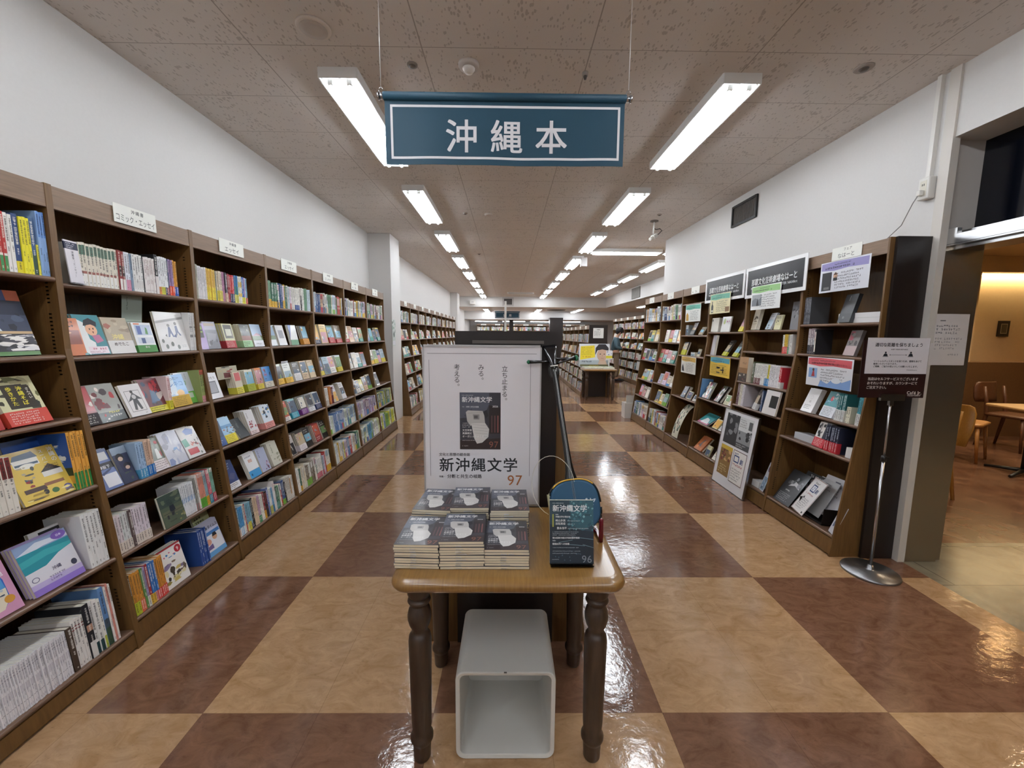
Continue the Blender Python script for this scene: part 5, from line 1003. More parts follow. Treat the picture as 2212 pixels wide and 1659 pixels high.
# ---- the 96th issue on an acrylic stand
M96 = T(.217, 1.268, TZ + .0075) @ RX(-11)
r = MB(); r.box(-.0735, .0735, 0, .0006, 0, .209, '1f2a33'); r.box(-.0735, .0735, .0114, .012, 0, .209, '1f2a33'); r.box(.0729, .0735, .0006, .0114, 0, .209, '24323c')
o = r.build('magazine', GLOSS, None, M96); tag(o, 'dark blue literary magazine numbered 96 on a clear stand', 'magazine')
p = MB(); p.box(-.073, .0729, .0006, .0114, .0005, .2085, 'e6dcc4'); p.build('page_block', PAPER, o)
a = MB(); P = lambda u, v, l=0: (-.0735 + u * .147, -.0002 - .00004 * l, v * .209)
def q(pts, c, l): a.face([P(u, v, l) for u, v in pts], c)
q([(0, 0), (1, 0), (1, 1), (0, 1)], '24303c', 1); q([(0, .62), (1, .5), (1, 1), (0, 1)], '2f4450', 2); q([(.5, .6), (.75, .52), (1, .62), (1, 1), (.45, 1)], '39606c', 3)
rn = random.Random(21)
for i in range(90):
    u = rn.uniform(.42, 1); v = rn.uniform(.52, .99); s = rn.uniform(.008, .035); q([(max(.4, u - s), v), (u, max(.5, v - s * .8)), (min(1, u + s), v), (u, min(1, v + s * .8))], rn.choice(['6fa3ac', '4a7f8c', '8ab8be', '35707c', '2c5562']), 4 + i * .02)
for (u0, v0, u1, v1) in ((.2, .33, .52, .37), (.45, .3, .8, .28), (.5, .42, 1, .38), (.75, .3, 1, .25)): q([(u0, v0), (u1, v1), (u1, v1 + .006), (u0, v0 + .008)], '7f9ea6', 6)
for i in range(12): u = rn.uniform(.1, .9); v = rn.uniform(.05, .22); q([(u, v), (u + .015, v - .01), (u + .03, v), (u + .012, v + .015)], '4c626e', 6)
q([(.06, .58), (.09, .58), (.09, .78), (.06, .78)], 'a8a84a', 6)
a.text('文化と思想の総合誌', P(.06, .945, 8), X3, Z3, .0042, 'c8d0d4', 'l'); a.text('新沖縄文学', P(.06, .83, 8), X3, Z3, .0235, 'f2f4f4', 'l', True, fit=.132); a.text('2025', P(.93, .755, 8), X3, Z3, .0085, '1a2228', 'r', True)
for tx, u, v, sz, c in (('特集1', .13, .765, .0045, 'd0d8dc'), ('沖縄文学の現在地', .13, .727, .0062, 'f0f2f2'), ('崎山多美', .13, .665, .0085, 'e4e8e8'), ('目取真俊', .13, .615, .0085, 'e4e8e8'), ('豊永浩平', .16, .545, .0085, 'e4e8e8'), ('第50回新沖縄文学賞受賞作発表', .06, .395, .0065, 'f0f2f2'), ('特集2', .06, .355, .0045, 'd0d8dc'), ('戦後80年への架橋', .06, .30, .007, 'f0f2f2')): a.text(tx, P(u, v, 8), X3, Z3, sz, c, 'l', True)
for v, w_ in ((.655, .05), (.605, .03), (.535, .08)): a.scrib(rn, P(.4, v + .03, 8), X3, Z3, w_, .005, 1, 'c8d0d4')
for v in (.51, .485, .46, .265, .21, .175): a.scrib(rn, P(.06, v, 8), X3, Z3, .1, .0042, 1, 'b8c4c8')
a.text('96', P(.97, .02, 8), X3, Z3, .034, '8a9298', 'r'); a.scrib(rn, P(.05, .08, 8), X3, Z3, .03, .004, 1, 'b8c4c8')
a.build('cover_print', GLOSS, o)
r = empty('acrylic_stand', M96 @ T(0, 0, -.003)); tag(r, 'clear acrylic stand holding the dark blue magazine', 'stand')
m = MB(); m.box(-.07, .07, .0135, .0155, 0, .17); m.build('back_plate', GLASS, r); m = MB(); m.box(-.072, .072, -.012, .0135, -.0022, -.0002); m.box(-.072, .072, -.013, -.0112, -.002, .01); m.build('lip', GLASS, r)
m = MB(); m.box(-.06, .06, 0, .09, 0, .002); m.build('foot_plate', GLASS, r, RX(11) @ T(0, .0, -.0042))

# ================================================================ sanshin
r = empty('sanshin', T(.28, 1.50, TZ)); tag(r, 'blue bodied three stringed sanshin leaning against the island end', 'instrument')
AX = RX(-18.5) @ RY(-7.5)
BL = flat('sanshin_cloth', '#23506e', .6); LAC = flat('black_lacquer', '#101013', .18, coat=.6); GRN = flat('green_cap', '#1f6b45', .35); SKIN = flat('snake_skin', '#b9b08c', .5, noise=.4, scale=120); YEL = flat('yellow_cord', '#d8a838', .6)
CZ = .105
def sup(w, h, n=40, p=2.7):
    return [(w * math.copysign(abs(math.cos(a)) ** (2 / p), math.cos(a)), h * math.copysign(abs(math.sin(a)) ** (2 / p), math.sin(a))) for a in [2 * math.pi * i / n for i in range(n)]]
def body_rings(spec): return [[(x * k, y, z * k + CZ) for x, z in sup(.098, .098)] for k, y in spec]
m = MB(); m.rings(body_rings([(.97, -.026), (1.0, -.018), (1.0, .03), (.97, .038)]), 'fff'); m.build('body', BL, r, AX)
m = MB(); m.rings(body_rings([(.9, -.031), (.955, -.03), (.975, -.0255)]), 'fff'); m.build('front_cover', BL, r, AX)
m = MB()
pts = sup(.1005, .1005, 60); m.tube([(x, -.02, z + CZ) for x, z in pts if z > .045 or x > .08], .0035, 6); m.build('cord_trim', BLACK, r, AX)
m = MB(); m.tube([(x * .985, -.028, z * .985 + CZ) for x, z in sorted([q for q in pts if q[1] > .07])], .003, 6); m.build('yellow_trim', YEL, r, AX)
m = MB(); m.face([(-.1, -.012, CZ - .03), (-.1, .02, CZ - .03), (-.094, .02, CZ + .055), (-.094, -.012, CZ + .055)]); m.box(-.1015, -.092, -.014, .024, CZ - .01, CZ + .05); m.build('skin_side', SKIN, r, AX)
m = MB(); m.text('ッズヤ', (.035, -.0322, CZ - .005), X3, Z3, .032, 'd4dce2', 'c', True); m.build('white_lettering', PAPER, r, AX)
NK = AX @ T(0, 0, 0)
m = MB(); rg = []
for z, w, d in ((.195, .026, .013), (.21, .024, .013), (.235, .0185, .012), (.27, .0145, .011), (.33, .0125, .011), (.6, .0115, .01), (.64, .0115, .0105), (.66, .014, .013)):
    rg.append([(w * math.cos(a), -.012 + d * math.sin(a), z) for a in [2 * math.pi * i / 16 for i in range(16)]])
m.rings(rg); m.build('neck', LAC, r, NK)
m = MB(); rg = []
for z, w, y, d in ((.655, .014, -.01, .011), (.675, .017, -.006, .016), (.70, .017, 0, .016), (.71, .017, .003, .012), (.727, .022, .008, .009), (.75, .028, .017, .008), (.772, .031, .03, .006), (.777, .026, .034, .003)):
    rg.append([(w * math.cos(a), y + d * math.sin(a), z) for a in [2 * math.pi * i / 16 for i in range(16)]])
m.rings(rg); m.build('head', LAC, r, NK)
m = MB(); rg = []
for z, w, y, d in ((.61, .012, .012, .004), (.64, .023, .02, .012), (.67, .024, .022, .014), (.69, .014, .016, .008)): rg.append([(w * math.cos(a), y - .01 + d * math.sin(a), z) for a in [2 * math.pi * i / 14 for i in range(14)]])
m.rings(rg); m.build('head_back', LAC, r, NK)
for z, s, tl in ((.694, -1, 5), (.682, 1, -9), (.706, 1, 6)):
    m = MB(); m.tube([(s * .006, 0, z), (s * .05, 0, z + tl / 1000 * -s), (s * .098, 0, z - tl / 500 * s)], [.004, .006, .008], 10); pg = m.build('tuning_peg', LAC, r, NK)
    m = MB(); m.tube([(s * .098, 0, z - tl / 500 * s), (s * .104, 0, z - tl / 470 * s), (s * .11, 0, z - tl / 440 * s)], [.0086, .0095, .003], 10); m.build('peg_cap', GRN, pg)
m = MB(); m.box(-.016, .016, -.025, -.021, .668, .672); m.build('nut', WHITE, r, NK)
m = MB()
for i in (-1, 0, 1): m.tube([(i * .0018, -.0235, .672), (i * .004, -.036, CZ - .02), (i * .002, -.03, .02)], .0004, 4)
m.build('string', flat('nylon', '#a8a8a4', .3), r, NK)
m = MB(); m.box(-.03, .03, -.038, -.031, CZ - .024, CZ - .018); m.build('bridge', WHITE, r, NK)
m = MB(); m.tube([Vector((.0, -.03, .12)) + Vector((-.075 + .08 * math.cos(a) * 1.05, .0, .07 + .115 * math.sin(a))) for a in [math.radians(x) for x in range(-30, 250, 12)]], .0011, 5); m.build('string_loop', flat('clear_nylon', '#d9d6c8', .3), r, AX)
STD = flat('red_lacquer', '#6e1622', .25, coat=.4)
r2 = empty('sanshin_stand', T(.28, 1.47, TZ)); tag(r2, 'dark red lacquered stand under the sanshin body', 'stand')
for s in (-1, 1):
    m = MB(); m.box(s * .07 - .006, s * .07 + .006, -.045, .06, .0005, .012); m.rings([[(s * .07 + w * math.cos(a), -.043 + w * .8 * math.sin(a), z) for a in [2 * math.pi * i / 12 for i in range(12)]] for w, z in ((.008, .001), (.009, .02), (.008, .07), (.007, .088), (.003, .092))]); m.build('stand_arm', STD, r2)
m = MB(); m.box(-.07, .07, .03, .042, .0005, .012); m.build('cross_bar', STD, r2)
# ================================================================ shelf tags
def tagboard(M, w, h, l1, l2, label, curl=False):
    m = MB(); m.box(-w / 2, w / 2, 0, .002, 0, h, 'eeeee6'); r = m.build('shelf_tag', PAPER, None, M); tag(r, label, 'shelf sign', 'bay name cards on the bookcases')
    t = MB(); e = -.0004
    if l1: t.text(l1, (.01, e, h * .68), X3, Z3, h * .24, '5a5c58', bold=True, gap=.18 if len(l1) < 4 else 0)
    if l2: t.text(l2, (0, e, h * .16), X3, Z3, h * .42, '38403c', fit=w * .94)
    else: t.scrib(random.Random(int(w * 997)), (-w * .36, e, h * .5), X3, Z3, w * .72, h * .4, 1, '44484a')
    if t.f: t.build('lettering', PAPER, r)
    return r
ltags = [(2.155, .235, '沖縄書', 'コミック・エッセイ', 'comic essay name card on the second left bookcase header'), (2.873, .245, '沖縄書', 'エッセイ', 'white essay name card on the third left bookcase header'), (3.60, .245, '沖縄書', 'エッセイ', 'essay name card on the fourth left bookcase, corner curling'), (4.36, .235, '沖縄書', 'エッセイ', 'small essay name card on the fifth left bookcase'), (5.10, .22, '沖縄書', None, 'name card with blurred print on the sixth left bookcase'), (5.86, .22, '沖縄書', None, 'name card on the last left bookcase before the column')]
for y, w, a, b_, lab in ltags: tagboard(T(-1.886, y, 2.00) @ RZ(90), w, .088, a, b_, lab)
tagboard(T(2.342, 2.885, 2.018) @ RZ(-90), .25, .088, 'フェア', 'なはーと', 'fair name card on the nearest right bookcase header')
for y, lab in ((5.17, 'blurred name card on the fourth right bookcase'), (5.95, 'blurred name card on the fifth right bookcase'), (6.72, 'blurred name card on the last right bookcase')): tagboard(T(2.342, y, 2.0) @ RZ(-90), .22, .088, None, None, lab)
for i in range(10): tagboard(T(-1.886, 7.575 + .75 * i, 1.975) @ RZ(90), .2, .085, None, None, f'tiny name card on the {ORDB[i]} bookcase past the column')
for i in range(6): tagboard(T(1.896, 10.0 + .75 * i, 1.61) @ RZ(-90), .2, .08, None, None, f'tiny name card on the middle island, {ORD[i]} from its end')
for i in range(8): tagboard(T(3.956, 9.83 + .75 * i, 1.975) @ RZ(-90), .2, .085, None, None, f'tiny name card on the {ORDB[i]} far right bookcase')
for i in range(8): tagboard(T(-1.4 + .8 * i, 23.195, 1.96), .3, .08, None, None, f'tiny name card on the back wall bookcase, {ORD[i]} from left')
# index divider on the second left bay
DV = B2.frame(0, .075, .0, 0, 0) @ RZ(10) @ RX(-4)
m = MB(); m.box(-.033, .033, 0, .004, .002, .185, 'e3dfe4'); r = m.build('index_divider', PAPER, None, DV); tag(r, 'white upright index divider with a navy top on the second left bay', 'divider')
m = MB(); m.box(-.0335, .0335, -.0008, .0048, .148, .178, '1e2440'); m.text('沖縄本（エッセイ）', (0, -.0006, .142), X3, Z3, .0125, '44444e', vert=True); m.scrib(random.Random(2), (-.026, -.001, .176), X3, Z3, .05, .026, 3, 'd8d8e4'); m.build('divider_print', PAPER, r)
m = MB(); m.box(-.036, .036, -.012, .012, -.0, .004); m.build('clear_foot', GLASS, r)
# paper notices hanging inside the left bays
def sheet(M, w, h, ops, label, name='notice_sheet', base='f0efea', gloss=True, seed=1, cat='notice'):
    m = MB(); m.box(-w / 2, w / 2, 0, .001, -h, 0, base); r = m.build(name, GLOSS if gloss else PAPER, None, M); tag(r, label, cat)
    a = MB(); q = dict(w=w, h=h, c=base, art=ops); art(a, q, random.Random(seed)); a.v = [(x, y, z - h) for x, y, z in a.v]
    if a.f: a.build('notice_print', PAPER, r)
    return r
sheet(B2.M @ T(.395, .06, 1.662) @ RX(6), .115, .19, [('r', .05, .95, .3, .34, 'a8b4a8'), ('s', .3, .4, .5, .95, 1, '4a504a', True), ('s', .1, .9, .05, .28, 3, '5a645a')], 'grey green notice hanging under the top shelf of the second left bay', base='8f9a90')
sheet(B3.M @ T(.26, .03, 1.245) @ RX(-8), .2, .085, [('r', .3, .7, .1, .5, '6a3030'), ('b', 8, ['8a2f2f', '3a3a34', 'b8a888'], .02, .98, .5, .98)], 'printed display card over the cream books in the third left bay', base='b0a890')
sheet(B4.M @ T(.22, .02, 1.235), .1, .08, [('s', .1, .9, .2, .9, 3, '777777')], 'small white card behind the green books in the fourth left bay', base='d0d0d2')
sheet(T(-1.868, 6.70, 1.70) @ RZ(90), .19, .43, [('b', 12, ['5a6a5a', '8fa898', '3a423c', 'c8d0c8'], .02, .98, .3, .98), ('r', .1, .9, .04, .2, 'd8d8dc')], 'green photo poster strip on the white column', base='c4ccc6')
# theatre signs and topic sheets along the right wall, all facing the aisle
def RW(x, y, z, tilt=0): return T(x, y, z) @ RZ(-90) @ RX(tilt)
SIGNB = flat('sign_black', '#101013', .22, spec=.3)
def theatre(y, z, w, h, label, tilt=0):
    r = empty('theatre_sign', RW(2.312, y, z, tilt)); tag(r, label, 'sign')
    m = MB(); m.box(-w / 2, w / 2, 0, .006, -h, 0, 'efefef'); m.build('sign_board', GLOSS, r)
    m = MB(); b_ = .03; m.face([(-w / 2 + b_, -.0006, -h + b_), (w / 2 - b_, -.0006, -h + b_), (w / 2 - b_, -.0006, -b_), (-w / 2 + b_, -.0006, -b_)], '101012'); m.build('black_field', SIGNB, r)
    t = MB(); t.text('那覇文化芸術劇場なはーと', (0, -.0012, -h * .60), X3, Z3, .066, 'ececec', bold=True, fit=w * .76); t.text('NAHA CULTURAL ARTS THEATER NAHArt', (0, -.0012, -h * .74), X3, Z3, .03, 'e4e4e4', bold=True, fit=w * .78); t.build('sign_lettering', PAPER, r)
theatre(4.44, 2.122, .795, .27, 'black theatre sign with white border, the farther of the pair', 0)
theatre(3.615, 2.122, .815, .285, 'black theatre sign with white border, the nearer larger looking one', 0)
def topic(y, z, label, c1, base, x=2.304, w=.42, h=.215, pic=None, extra=(), seed=3, rows=6, head='c0'):
    ops = [('p', [(.02, .74), (.02, .96), (.3, .985), (.97, .95), (.97, .7), (.6, .73), (.3, .69)], c1), ('s', .3, .72, .86, .93, 1, '33363a'), ('s', .1, .9, .74, .85, 1, '22262a')]
    ops += pic or [('r', .05, .28, .14, .6, '6a6a6e'), ('b', 4, ['3a3c40', '8a8a8e'], .06, .27, .16, .58)]
    ops += [('s', .33, .94, .08, .64, rows, '44464a')] + list(extra)
    return sheet(RW(x, y, z), w, h, ops, label, 'topic_sheet', base, seed=seed)
topic(2.87, 2.012, 'topic sheet with a lilac heading hung in the nearest right bay', '8f88b8', 'd9dbe2', x=2.325, pic=[('r', .05, .26, .06, .66, '2a2a2c'), ('r', .1, .22, .1, .18, '6a6a6a'), ('e', .34, .52, .045, .11, 'c8a084'), ('p', [(.295, .36), (.385, .36), (.38, .46), (.3, .46)], '232325'), ('p', [(.3, .55), (.34, .64), (.38, .55)], '4a3326')], extra=[('r', .0, .0, 0, 0, 'fff')])
topic(3.69, 1.935, 'topic sheet with a green heading pinned over the nearer theatre sign', '93c07e', 'eef0ee', pic=[('r', .04, .38, .16, .64, '7a7f84'), ('p', [(.04, .4), (.15, .5), (.28, .42), (.38, .52), (.38, .64), (.04, .64)], 'a8adb0'), ('p', [(.2, .16), (.24, .5), (.3, .16)], '34363a')])
topic(4.47, 1.935, 'cream topic sheet with a bottle picture and teal heading', '6fb39a', 'e6dcae', pic=[('p', [(.07, .06), (.07, .4), (.1, .5), (.1, .64), (.14, .64), (.14, .5), (.18, .4), (.18, .06)], '3c3f3c'), ('r', .08, .17, .1, .2, 'd8d4c0')], extra=[('r', .78, .97, .06, .3, '8a6a4a')], x=2.30)
topic(5.165, 1.868, 'topic sheet with a green heading in the fourth right bay', '5fae98', 'eceee8', x=2.325, pic=[('p', [(.06, .06), (.05, .4), (.12, .55), (.22, .4), (.24, .06)], 'c99a3a')])
topic(4.43, 1.245, 'yellow topic sheet with a blue heading under a shelf', '4f9aac', 'e2bc4a', x=2.325, pic=[('s', .06, .94, .1, .62, 6, '5a4a2a')], rows=1)
topic(5.195, 1.208, 'white topic sheet with an ochre heading under a shelf', 'c8a050', 'e6e4dc', x=2.32, pic=[('p', [(.08, .1), (.06, .3), (.12, .55), (.2, .3), (.24, .1)], '2a2a2e')])
topic(2.905, 1.325, 'topic sheet with a red heading and blue wave in the nearest bay', 'cf5a62', 'e9eaee', x=2.318, pic=[('r', .05, .25, .28, .62, '86a8d0'), ('p', [(.12, .32), (.15, .52), (.18, .52), (.2, .32)], 'a83a3e'), ('e', .16, .56, .025, .05, '5a3a2a')], extra=[('p', [(.3, 0), (.34, .22), (.5, .12), (.6, .3), (.7, .34), (.8, .22), (.9, .3), (.98, .36), (.98, 0)], '7fa0d0'), ('e', .68, .26, .1, .09, 'e6eaf0'), ('t', 'せやろがい', .18, .86, .07, '7a2026'), ('t', 'おじさん「せやろがい！ではおさまらない」', .52, .76, .075, '7a2026')])
# framed poster leaning on the second right bay
r = empty('leaning_poster', T(2.118, 3.76, .004) @ RZ(-90) @ RX(-7.5)); tag(r, 'white framed theatre flyer poster leaning against the right bookcases', 'poster')
W_, H_ = .545, .76
m = MB(); m.box(-W_ / 2, W_ / 2, 0, .012, 0, H_, 'e6e6e8'); m.build('poster_board', GLOSS, r)
m = MB()
for a in ((-W_ / 2 - .006, W_ / 2 + .006, -.003, .014, -.002, .006), (-W_ / 2 - .006, W_ / 2 + .006, -.003, .014, H_ - .006, H_ + .002), (-W_ / 2 - .006, -W_ / 2 + .002, -.003, .014, 0, H_), (W_ / 2 - .002, W_ / 2 + .006, -.003, .014, 0, H_)): m.box(*a)
m.build('frame', CHROME, r)
m = MB(); q = dict(w=W_, h=H_, c='e6e6e8', art=[('r', .1, .9, .56, .95, '8f9294'), ('r', .1, .5, .56, .95, '2e2f32'), ('b', 12, ['56585a', '1c1c1e', '7a7c7e'], .1, .5, .66, .95), ('r', .5, .9, .78, .95, 'd3d5d4'), ('b', 8, ['4a4c4e', 'b8babb', '2c2c2e'], .5, .9, .62, .8), ('r', .78, .88, .82, .92, '5a5c5e'), ('r', .5, .9, .56, .63, '4a4d50'), ('s', .52, .76, .82, .93, 4, '555555'), ('s', .52, .88, .57, .62, 2, 'd8d8d8'), ('r', .1, .47, .14, .53, '8a6a3a'), ('r', .1, .47, .48, .53, 'c8a83a'), ('b', 16, ['6a2a2a', '4a3a2a', 'c8a070', '7a3a34', '2e2420'], .12, .45, .3, .48), ('s', .13, .44, .16, .28, 4, 'e8d8a8'), ('r', .51, .9, .12, .53, '5a3024'), ('r', .52, .89, .128, .522, 'eceae4'), ('s', .54, .7, .47, .51, 1, '3a4a7a'), ('r', .55, .7, .38, .47, '2f4a80'), ('r', .57, .68, .395, .455, 'eceae4'), ('t', '劇', .78, .39, .07, '2f4a80'), ('s', .54, .86, .33, .37, 1, 'a83a3a'), ('s', .54, .86, .15, .31, 5, '555555')]); art(m, q, random.Random(8)); m.build('poster_print', PAPER, r)
# flyers in the lowest right bay
def flyer(row, x, w, h, lean, yaw, n, base, ops, label, inset=.03, u=None, up=0, seed=5, roll=0):
    u = u or R1; M = u.frame(row, x, inset, 0, .0005 + up) @ RZ(yaw) @ RX(-lean) @ Matrix.Rotation(math.radians(roll), 4, 'Y')
    t = .0006 * max(1, n); m = MB(); m.box(-w / 2, w / 2, 0, t, .002, h, base); r = m.build('flyer', GLOSS, None, M); tag(r, label, 'flyer', 'theatre flyers in the lowest right bay')
    a = MB(); art(a, dict(w=w, h=h, c=base, art=ops), random.Random(seed)); a.build('flyer_print', PAPER, r); return r
flyer(4, .155, .21, .297, 26, -4, 3, '2a2c2f', [('b', 8, ['5a5c60', '8a8c90', '1c1d20'], .1, .9, .5, .9), ('p', [(.3, .5), (.5, .7), (.8, .64), (.9, .52), (.6, .58)], 'c8c8ca'), ('s', .1, .8, .06, .3, 5, 'a8a8aa'), ('s', .3, .7, .36, .42, 1, 'dddddd')], 'dark grey theatre flyer leaning at the far end of the lowest bay', .02)
flyer(4, .245, .21, .297, 17, 0, 3, '3a3c3e', [('b', 16, ['8a8c8e', '1c1c1e', 'c8c8ca', '5a5a5c'], .05, .95, .4, .85), ('s', .1, .9, .86, .96, 1, 'e0e0e0')], 'black and white group photo flyer behind the dark one', .12)
flyer(4, .435, .21, .297, 20, 6, 14, 'dcdce0', [('t', 'お得なサービスのご案内', .5, .76, .06, '3a3a44'), ('r', .4, .6, .86, .9, '6a6a78'), ('s', .2, .8, .5, .7, 3, '888890')], 'white service guide flyer at the back of the flyer rack', .13, up=.04)
flyer(4, .37, .20, .29, 22, -6, 8, 'c9cacc', [('s', .2, .8, .7, .9, 3, '77777c')], 'grey flyer pile in the middle of the flyer rack', .095, up=.02)
flyer(4, .33, .18, .297, 27, -14, 3, 'e6e2e0', [('r', .02, .98, .01, .99, 'b04a40'), ('r', .04, .96, .02, .98, 'ebe9e6')], 'white flyer with red edge tucked behind the front flyer', .022, up=.004)
flyer(4, .355, .19, .297, 25, -16, 3, 'ebe9e8', [('r', .02, .98, .01, .99, '8f4a3c'), ('r', .035, .965, .02, .98, 'eceae8'), ('t', 'Enjoy³', .45, .86, .075, '2c2c34'), ('r', .28, .6, .62, .83, '2a4274'), ('r', .32, .56, .65, .8, 'e4e6ea'), ('b', 4, ['2a4274', '8a9ab8'], .34, .54, .66, .79), ('t', '劇', .74, .65, .13, '2a4274'), ('s', .14, .9, .52, .58, 1, 'a03a36'), ('p', [(.2, .4), (.28, .46), (.34, .4)], '2c2c2c'), ('s', .14, .86, .1, .42, 6, '55555a'), ('r', .8, .9, .05, .1, '3a3a3a')], 'white Enjoy theatre flyer with blue picture at the very front', .005, up=.012)
flyer(4, .675, .09, .21, 14, -20, 2, 'cdd0d6', [('b', 6, ['4a5a78', '8a98b0', '2e3440'], .1, .9, .1, .9)], 'narrow picture flyer at the near end of the lowest bay', .02)
m = MB(); m.box(-.12, .12, .02, .2, 0, .006); m.box(-.12, .12, .19, .2, 0, .2); m.box(-.12, -.117, .02, .2, 0, .12); m.box(.117, .12, .02, .2, 0, .12)
o = m.build('flyer_rack', flat('smoke_acrylic', '#2b2624', .15), None, R1.frame(4, .43, .03, 0, .001)); tag(o, 'dark plastic rack holding the theatre flyers', 'rack')
flyer(4, .66, .075, .26, 12, -10, 2, 'd6dae0', [('e', .5, .8, .3, .12, '5a4a6a'), ('r', .1, .9, .05, .5, '8aa0b8'), ('b', 4, ['3a4a5a', 'c8d0d8'], .1, .9, .05, .5)], 'narrow bookmark like flyer at the near end of the second right bay', .02, R2)
m = MB(); m.box(-.05, .05, 0, .1, 0, .055, 'e4e4e4'); o = m.build('paper_box', PAPER, None, R2.frame(4, .56, .03, 0, .001)); tag(o, 'small white box beside the narrow flyer in the second right bay', 'box')
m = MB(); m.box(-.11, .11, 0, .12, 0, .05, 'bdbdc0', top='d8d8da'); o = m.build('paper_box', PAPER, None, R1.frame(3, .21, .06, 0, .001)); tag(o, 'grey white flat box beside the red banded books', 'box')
m = MB(); m.box(-.04, .04, 0, .1, 0, .07, 'e0dede'); o = m.build('paper_box', PAPER, None, R1.frame(3, .675, .03, 0, .001)); tag(o, 'white box at the near end by the navy books', 'box')
for i in (0, 1):
    k = MB(); k.box(-.195, .195, 0, .15, 0, .034, 'e6e4e2', top='efeeec'); o = k.build('book', PAPER, None, R1.frame(0, .49, .075, 0, .0008 + i * .0352)); tag(o, f'thick white book lying flat behind the charcoal one, {["lower", "upper"][i]} of two', 'book')
# scroll print curling in the fourth right bay
m = MB(); u = R4; n = 14; pts = []
for i in range(n + 1):
    a = i / n; pts.append((.05 + .17 * a ** 1.6 - .06, .02 + .44 * (1 - (1 - a) ** 1.5)))
for i in range(n):
    (y0, z0), (y1, z1) = pts[i], pts[i + 1]
    for e, fl in ((0, 0), (.0012, 1)):
        q4 = [(-.09, y0 + e, z0), (.09, y0 + e, z0), (.09, y1 + e, z1), (-.09, y1 + e, z1)]; m.face(q4[::-1] if fl else q4, 'd6d2bc', True)
o = m.build('scroll_print', PAPER, None, u.frame(4, .36, .0, 0, .001)); tag(o, 'long curling cream print with ink drawings, lowest shelf of the fourth right bay', 'print')
m = MB(); rn = random.Random(9)
for i in range(26):
    k = rn.randrange(1, n - 1); (y0, z0), (y1, z1) = pts[k], pts[k + 1]; x = rn.uniform(-.07, .07); w = rn.uniform(.006, .02)
    c = rn.choice(['4a6a58', '5a5044', '8a4a3c', '3f5a4e']); m.face([(x - w, y0 - .001, z0), (x + w, y0 - .001, z0), (x + w * .5, y1 - .001, z1), (x - w * .8, y1 - .001, z1)], c)
m.build('ink_drawing', PAPER, o)
# small stand bin past the last right bay
m = MB(); m.box(-.11, .11, -.1, .1, 0, .27, 'd8d6d0', top='8a8680'); o = m.build('paper_bin', PAPER, None, T(2.2, 7.22, 0)); tag(o, 'white box on the floor at the far end of the right bookcases', 'bin')
m = MB(); m.box(-.07, .07, -.03, -.02, .27, .4, 'cfcdc6'); m.build('inserted_card', PAPER, o)
# blank wall strip behind: round black box on the far end of the top shelf
# ================================================================ sign stand by the cafe
r = empty('sign_stand', T(2.30, 2.385, 0)); tag(r, 'cafe notice stand with round metal foot at the end of the right bookcases', 'sign stand')
BR = flat('worn_steel', '#8f8f90', .32, .9, noise=.15, scale=14)
m = MB(); m.lathe([(.148, 0), (.15, .006), (.146, .014), (.03, .02), (.018, .028), (.016, .05), (.001, .05)], n=40); m.build('round_base', BR, r)
m = MB(); m.tube([(0, 0, .04), (0, 0, .73)], .0085, 12); m.tube([(0, 0, .73), (0, 0, 1.115)], .006, 12); m.build('pole', CHROME, r)
m = MB(); m.lathe([(.014, 0), (.014, .03), (.008, .035)], (0, 0, .725), 14); m.box(.012, .034, -.006, .006, .735, .75); m.build('height_clamp', BLACK, r)
m = MB(); m.box(-.072, .072, -.012, .004, 1.1, 1.14); m.box(-.012, .012, -.008, .008, 1.07, 1.1); m.build('sign_clamp', CHROME, r)
m = MB(); m.box(-.208, .186, -.0065, -.0015, 1.118, 1.46, '2c1715'); br = m.build('brown_board', GLOSS, r)
t = MB(); e = -.0072
for i, s in enumerate(('当店はセルフサービスでございます', 'おそれいりますが、カウンターにて', 'ご注文下さい。')): t.text(s, (-.162 - .002 * i, e, 1.224 - .0255 * i), X3, Z3, .019, 'e6e0da', 'l', True)
t.text('Café Jr.', (.128, e, 1.14), X3, Z3, .026, 'ece6e0', 'c', True); t.box(.087, .17, e - .0002, e, 1.1345, 1.136, 'e6e0da'); t.text('ITALIAN TOMATO', (.128, e, 1.1275), X3, Z3, .0085, 'd8d0c8', 'c', True)
t.build('board_lettering', PAPER, br)
m = MB(); m.box(-.187, .182, -.0095, -.0075, 1.262, 1.474, 'e4e1e6'); nt = m.build('distance_notice', GLOSS, r)
t = MB(); e = -.0102
t.text('適切な距離を保ちましょう', (0, e, 1.424), X3, Z3, .0245, '26282e', 'c', True, fit=.285); t.text('KEEP YOUR DISTANCE', (.005, e, 1.403), X3, Z3, .009, '26282e', 'c', True)
for s in (-1, 1):
    x = s * .075 + .0; t.face([(x + .0055 * math.cos(a), e, 1.388 + .0055 * math.sin(a)) for a in [2 * math.pi * i / 14 for i in range(14)]], '1f242e')
    t.face([(x - .014, e, 1.366), (x + .014, e, 1.366), (x + .01, e, 1.378), (x + .005, e, 1.382), (x - .005, e, 1.382), (x - .01, e, 1.378)], '1f242e'); t.face([(x - .017, e, 1.363), (x + .017, e, 1.363), (x + .017, e, 1.365), (x - .017, e, 1.365)], '1f242e')
    t.face([(s * .052, e, 1.374), (s * .046, e, 1.378), (s * .046, e, 1.37)][::-s], '333840')
t.face([(-.048, e, 1.3735), (.048, e, 1.3735), (.048, e, 1.3748), (-.048, e, 1.3748)], '333840')
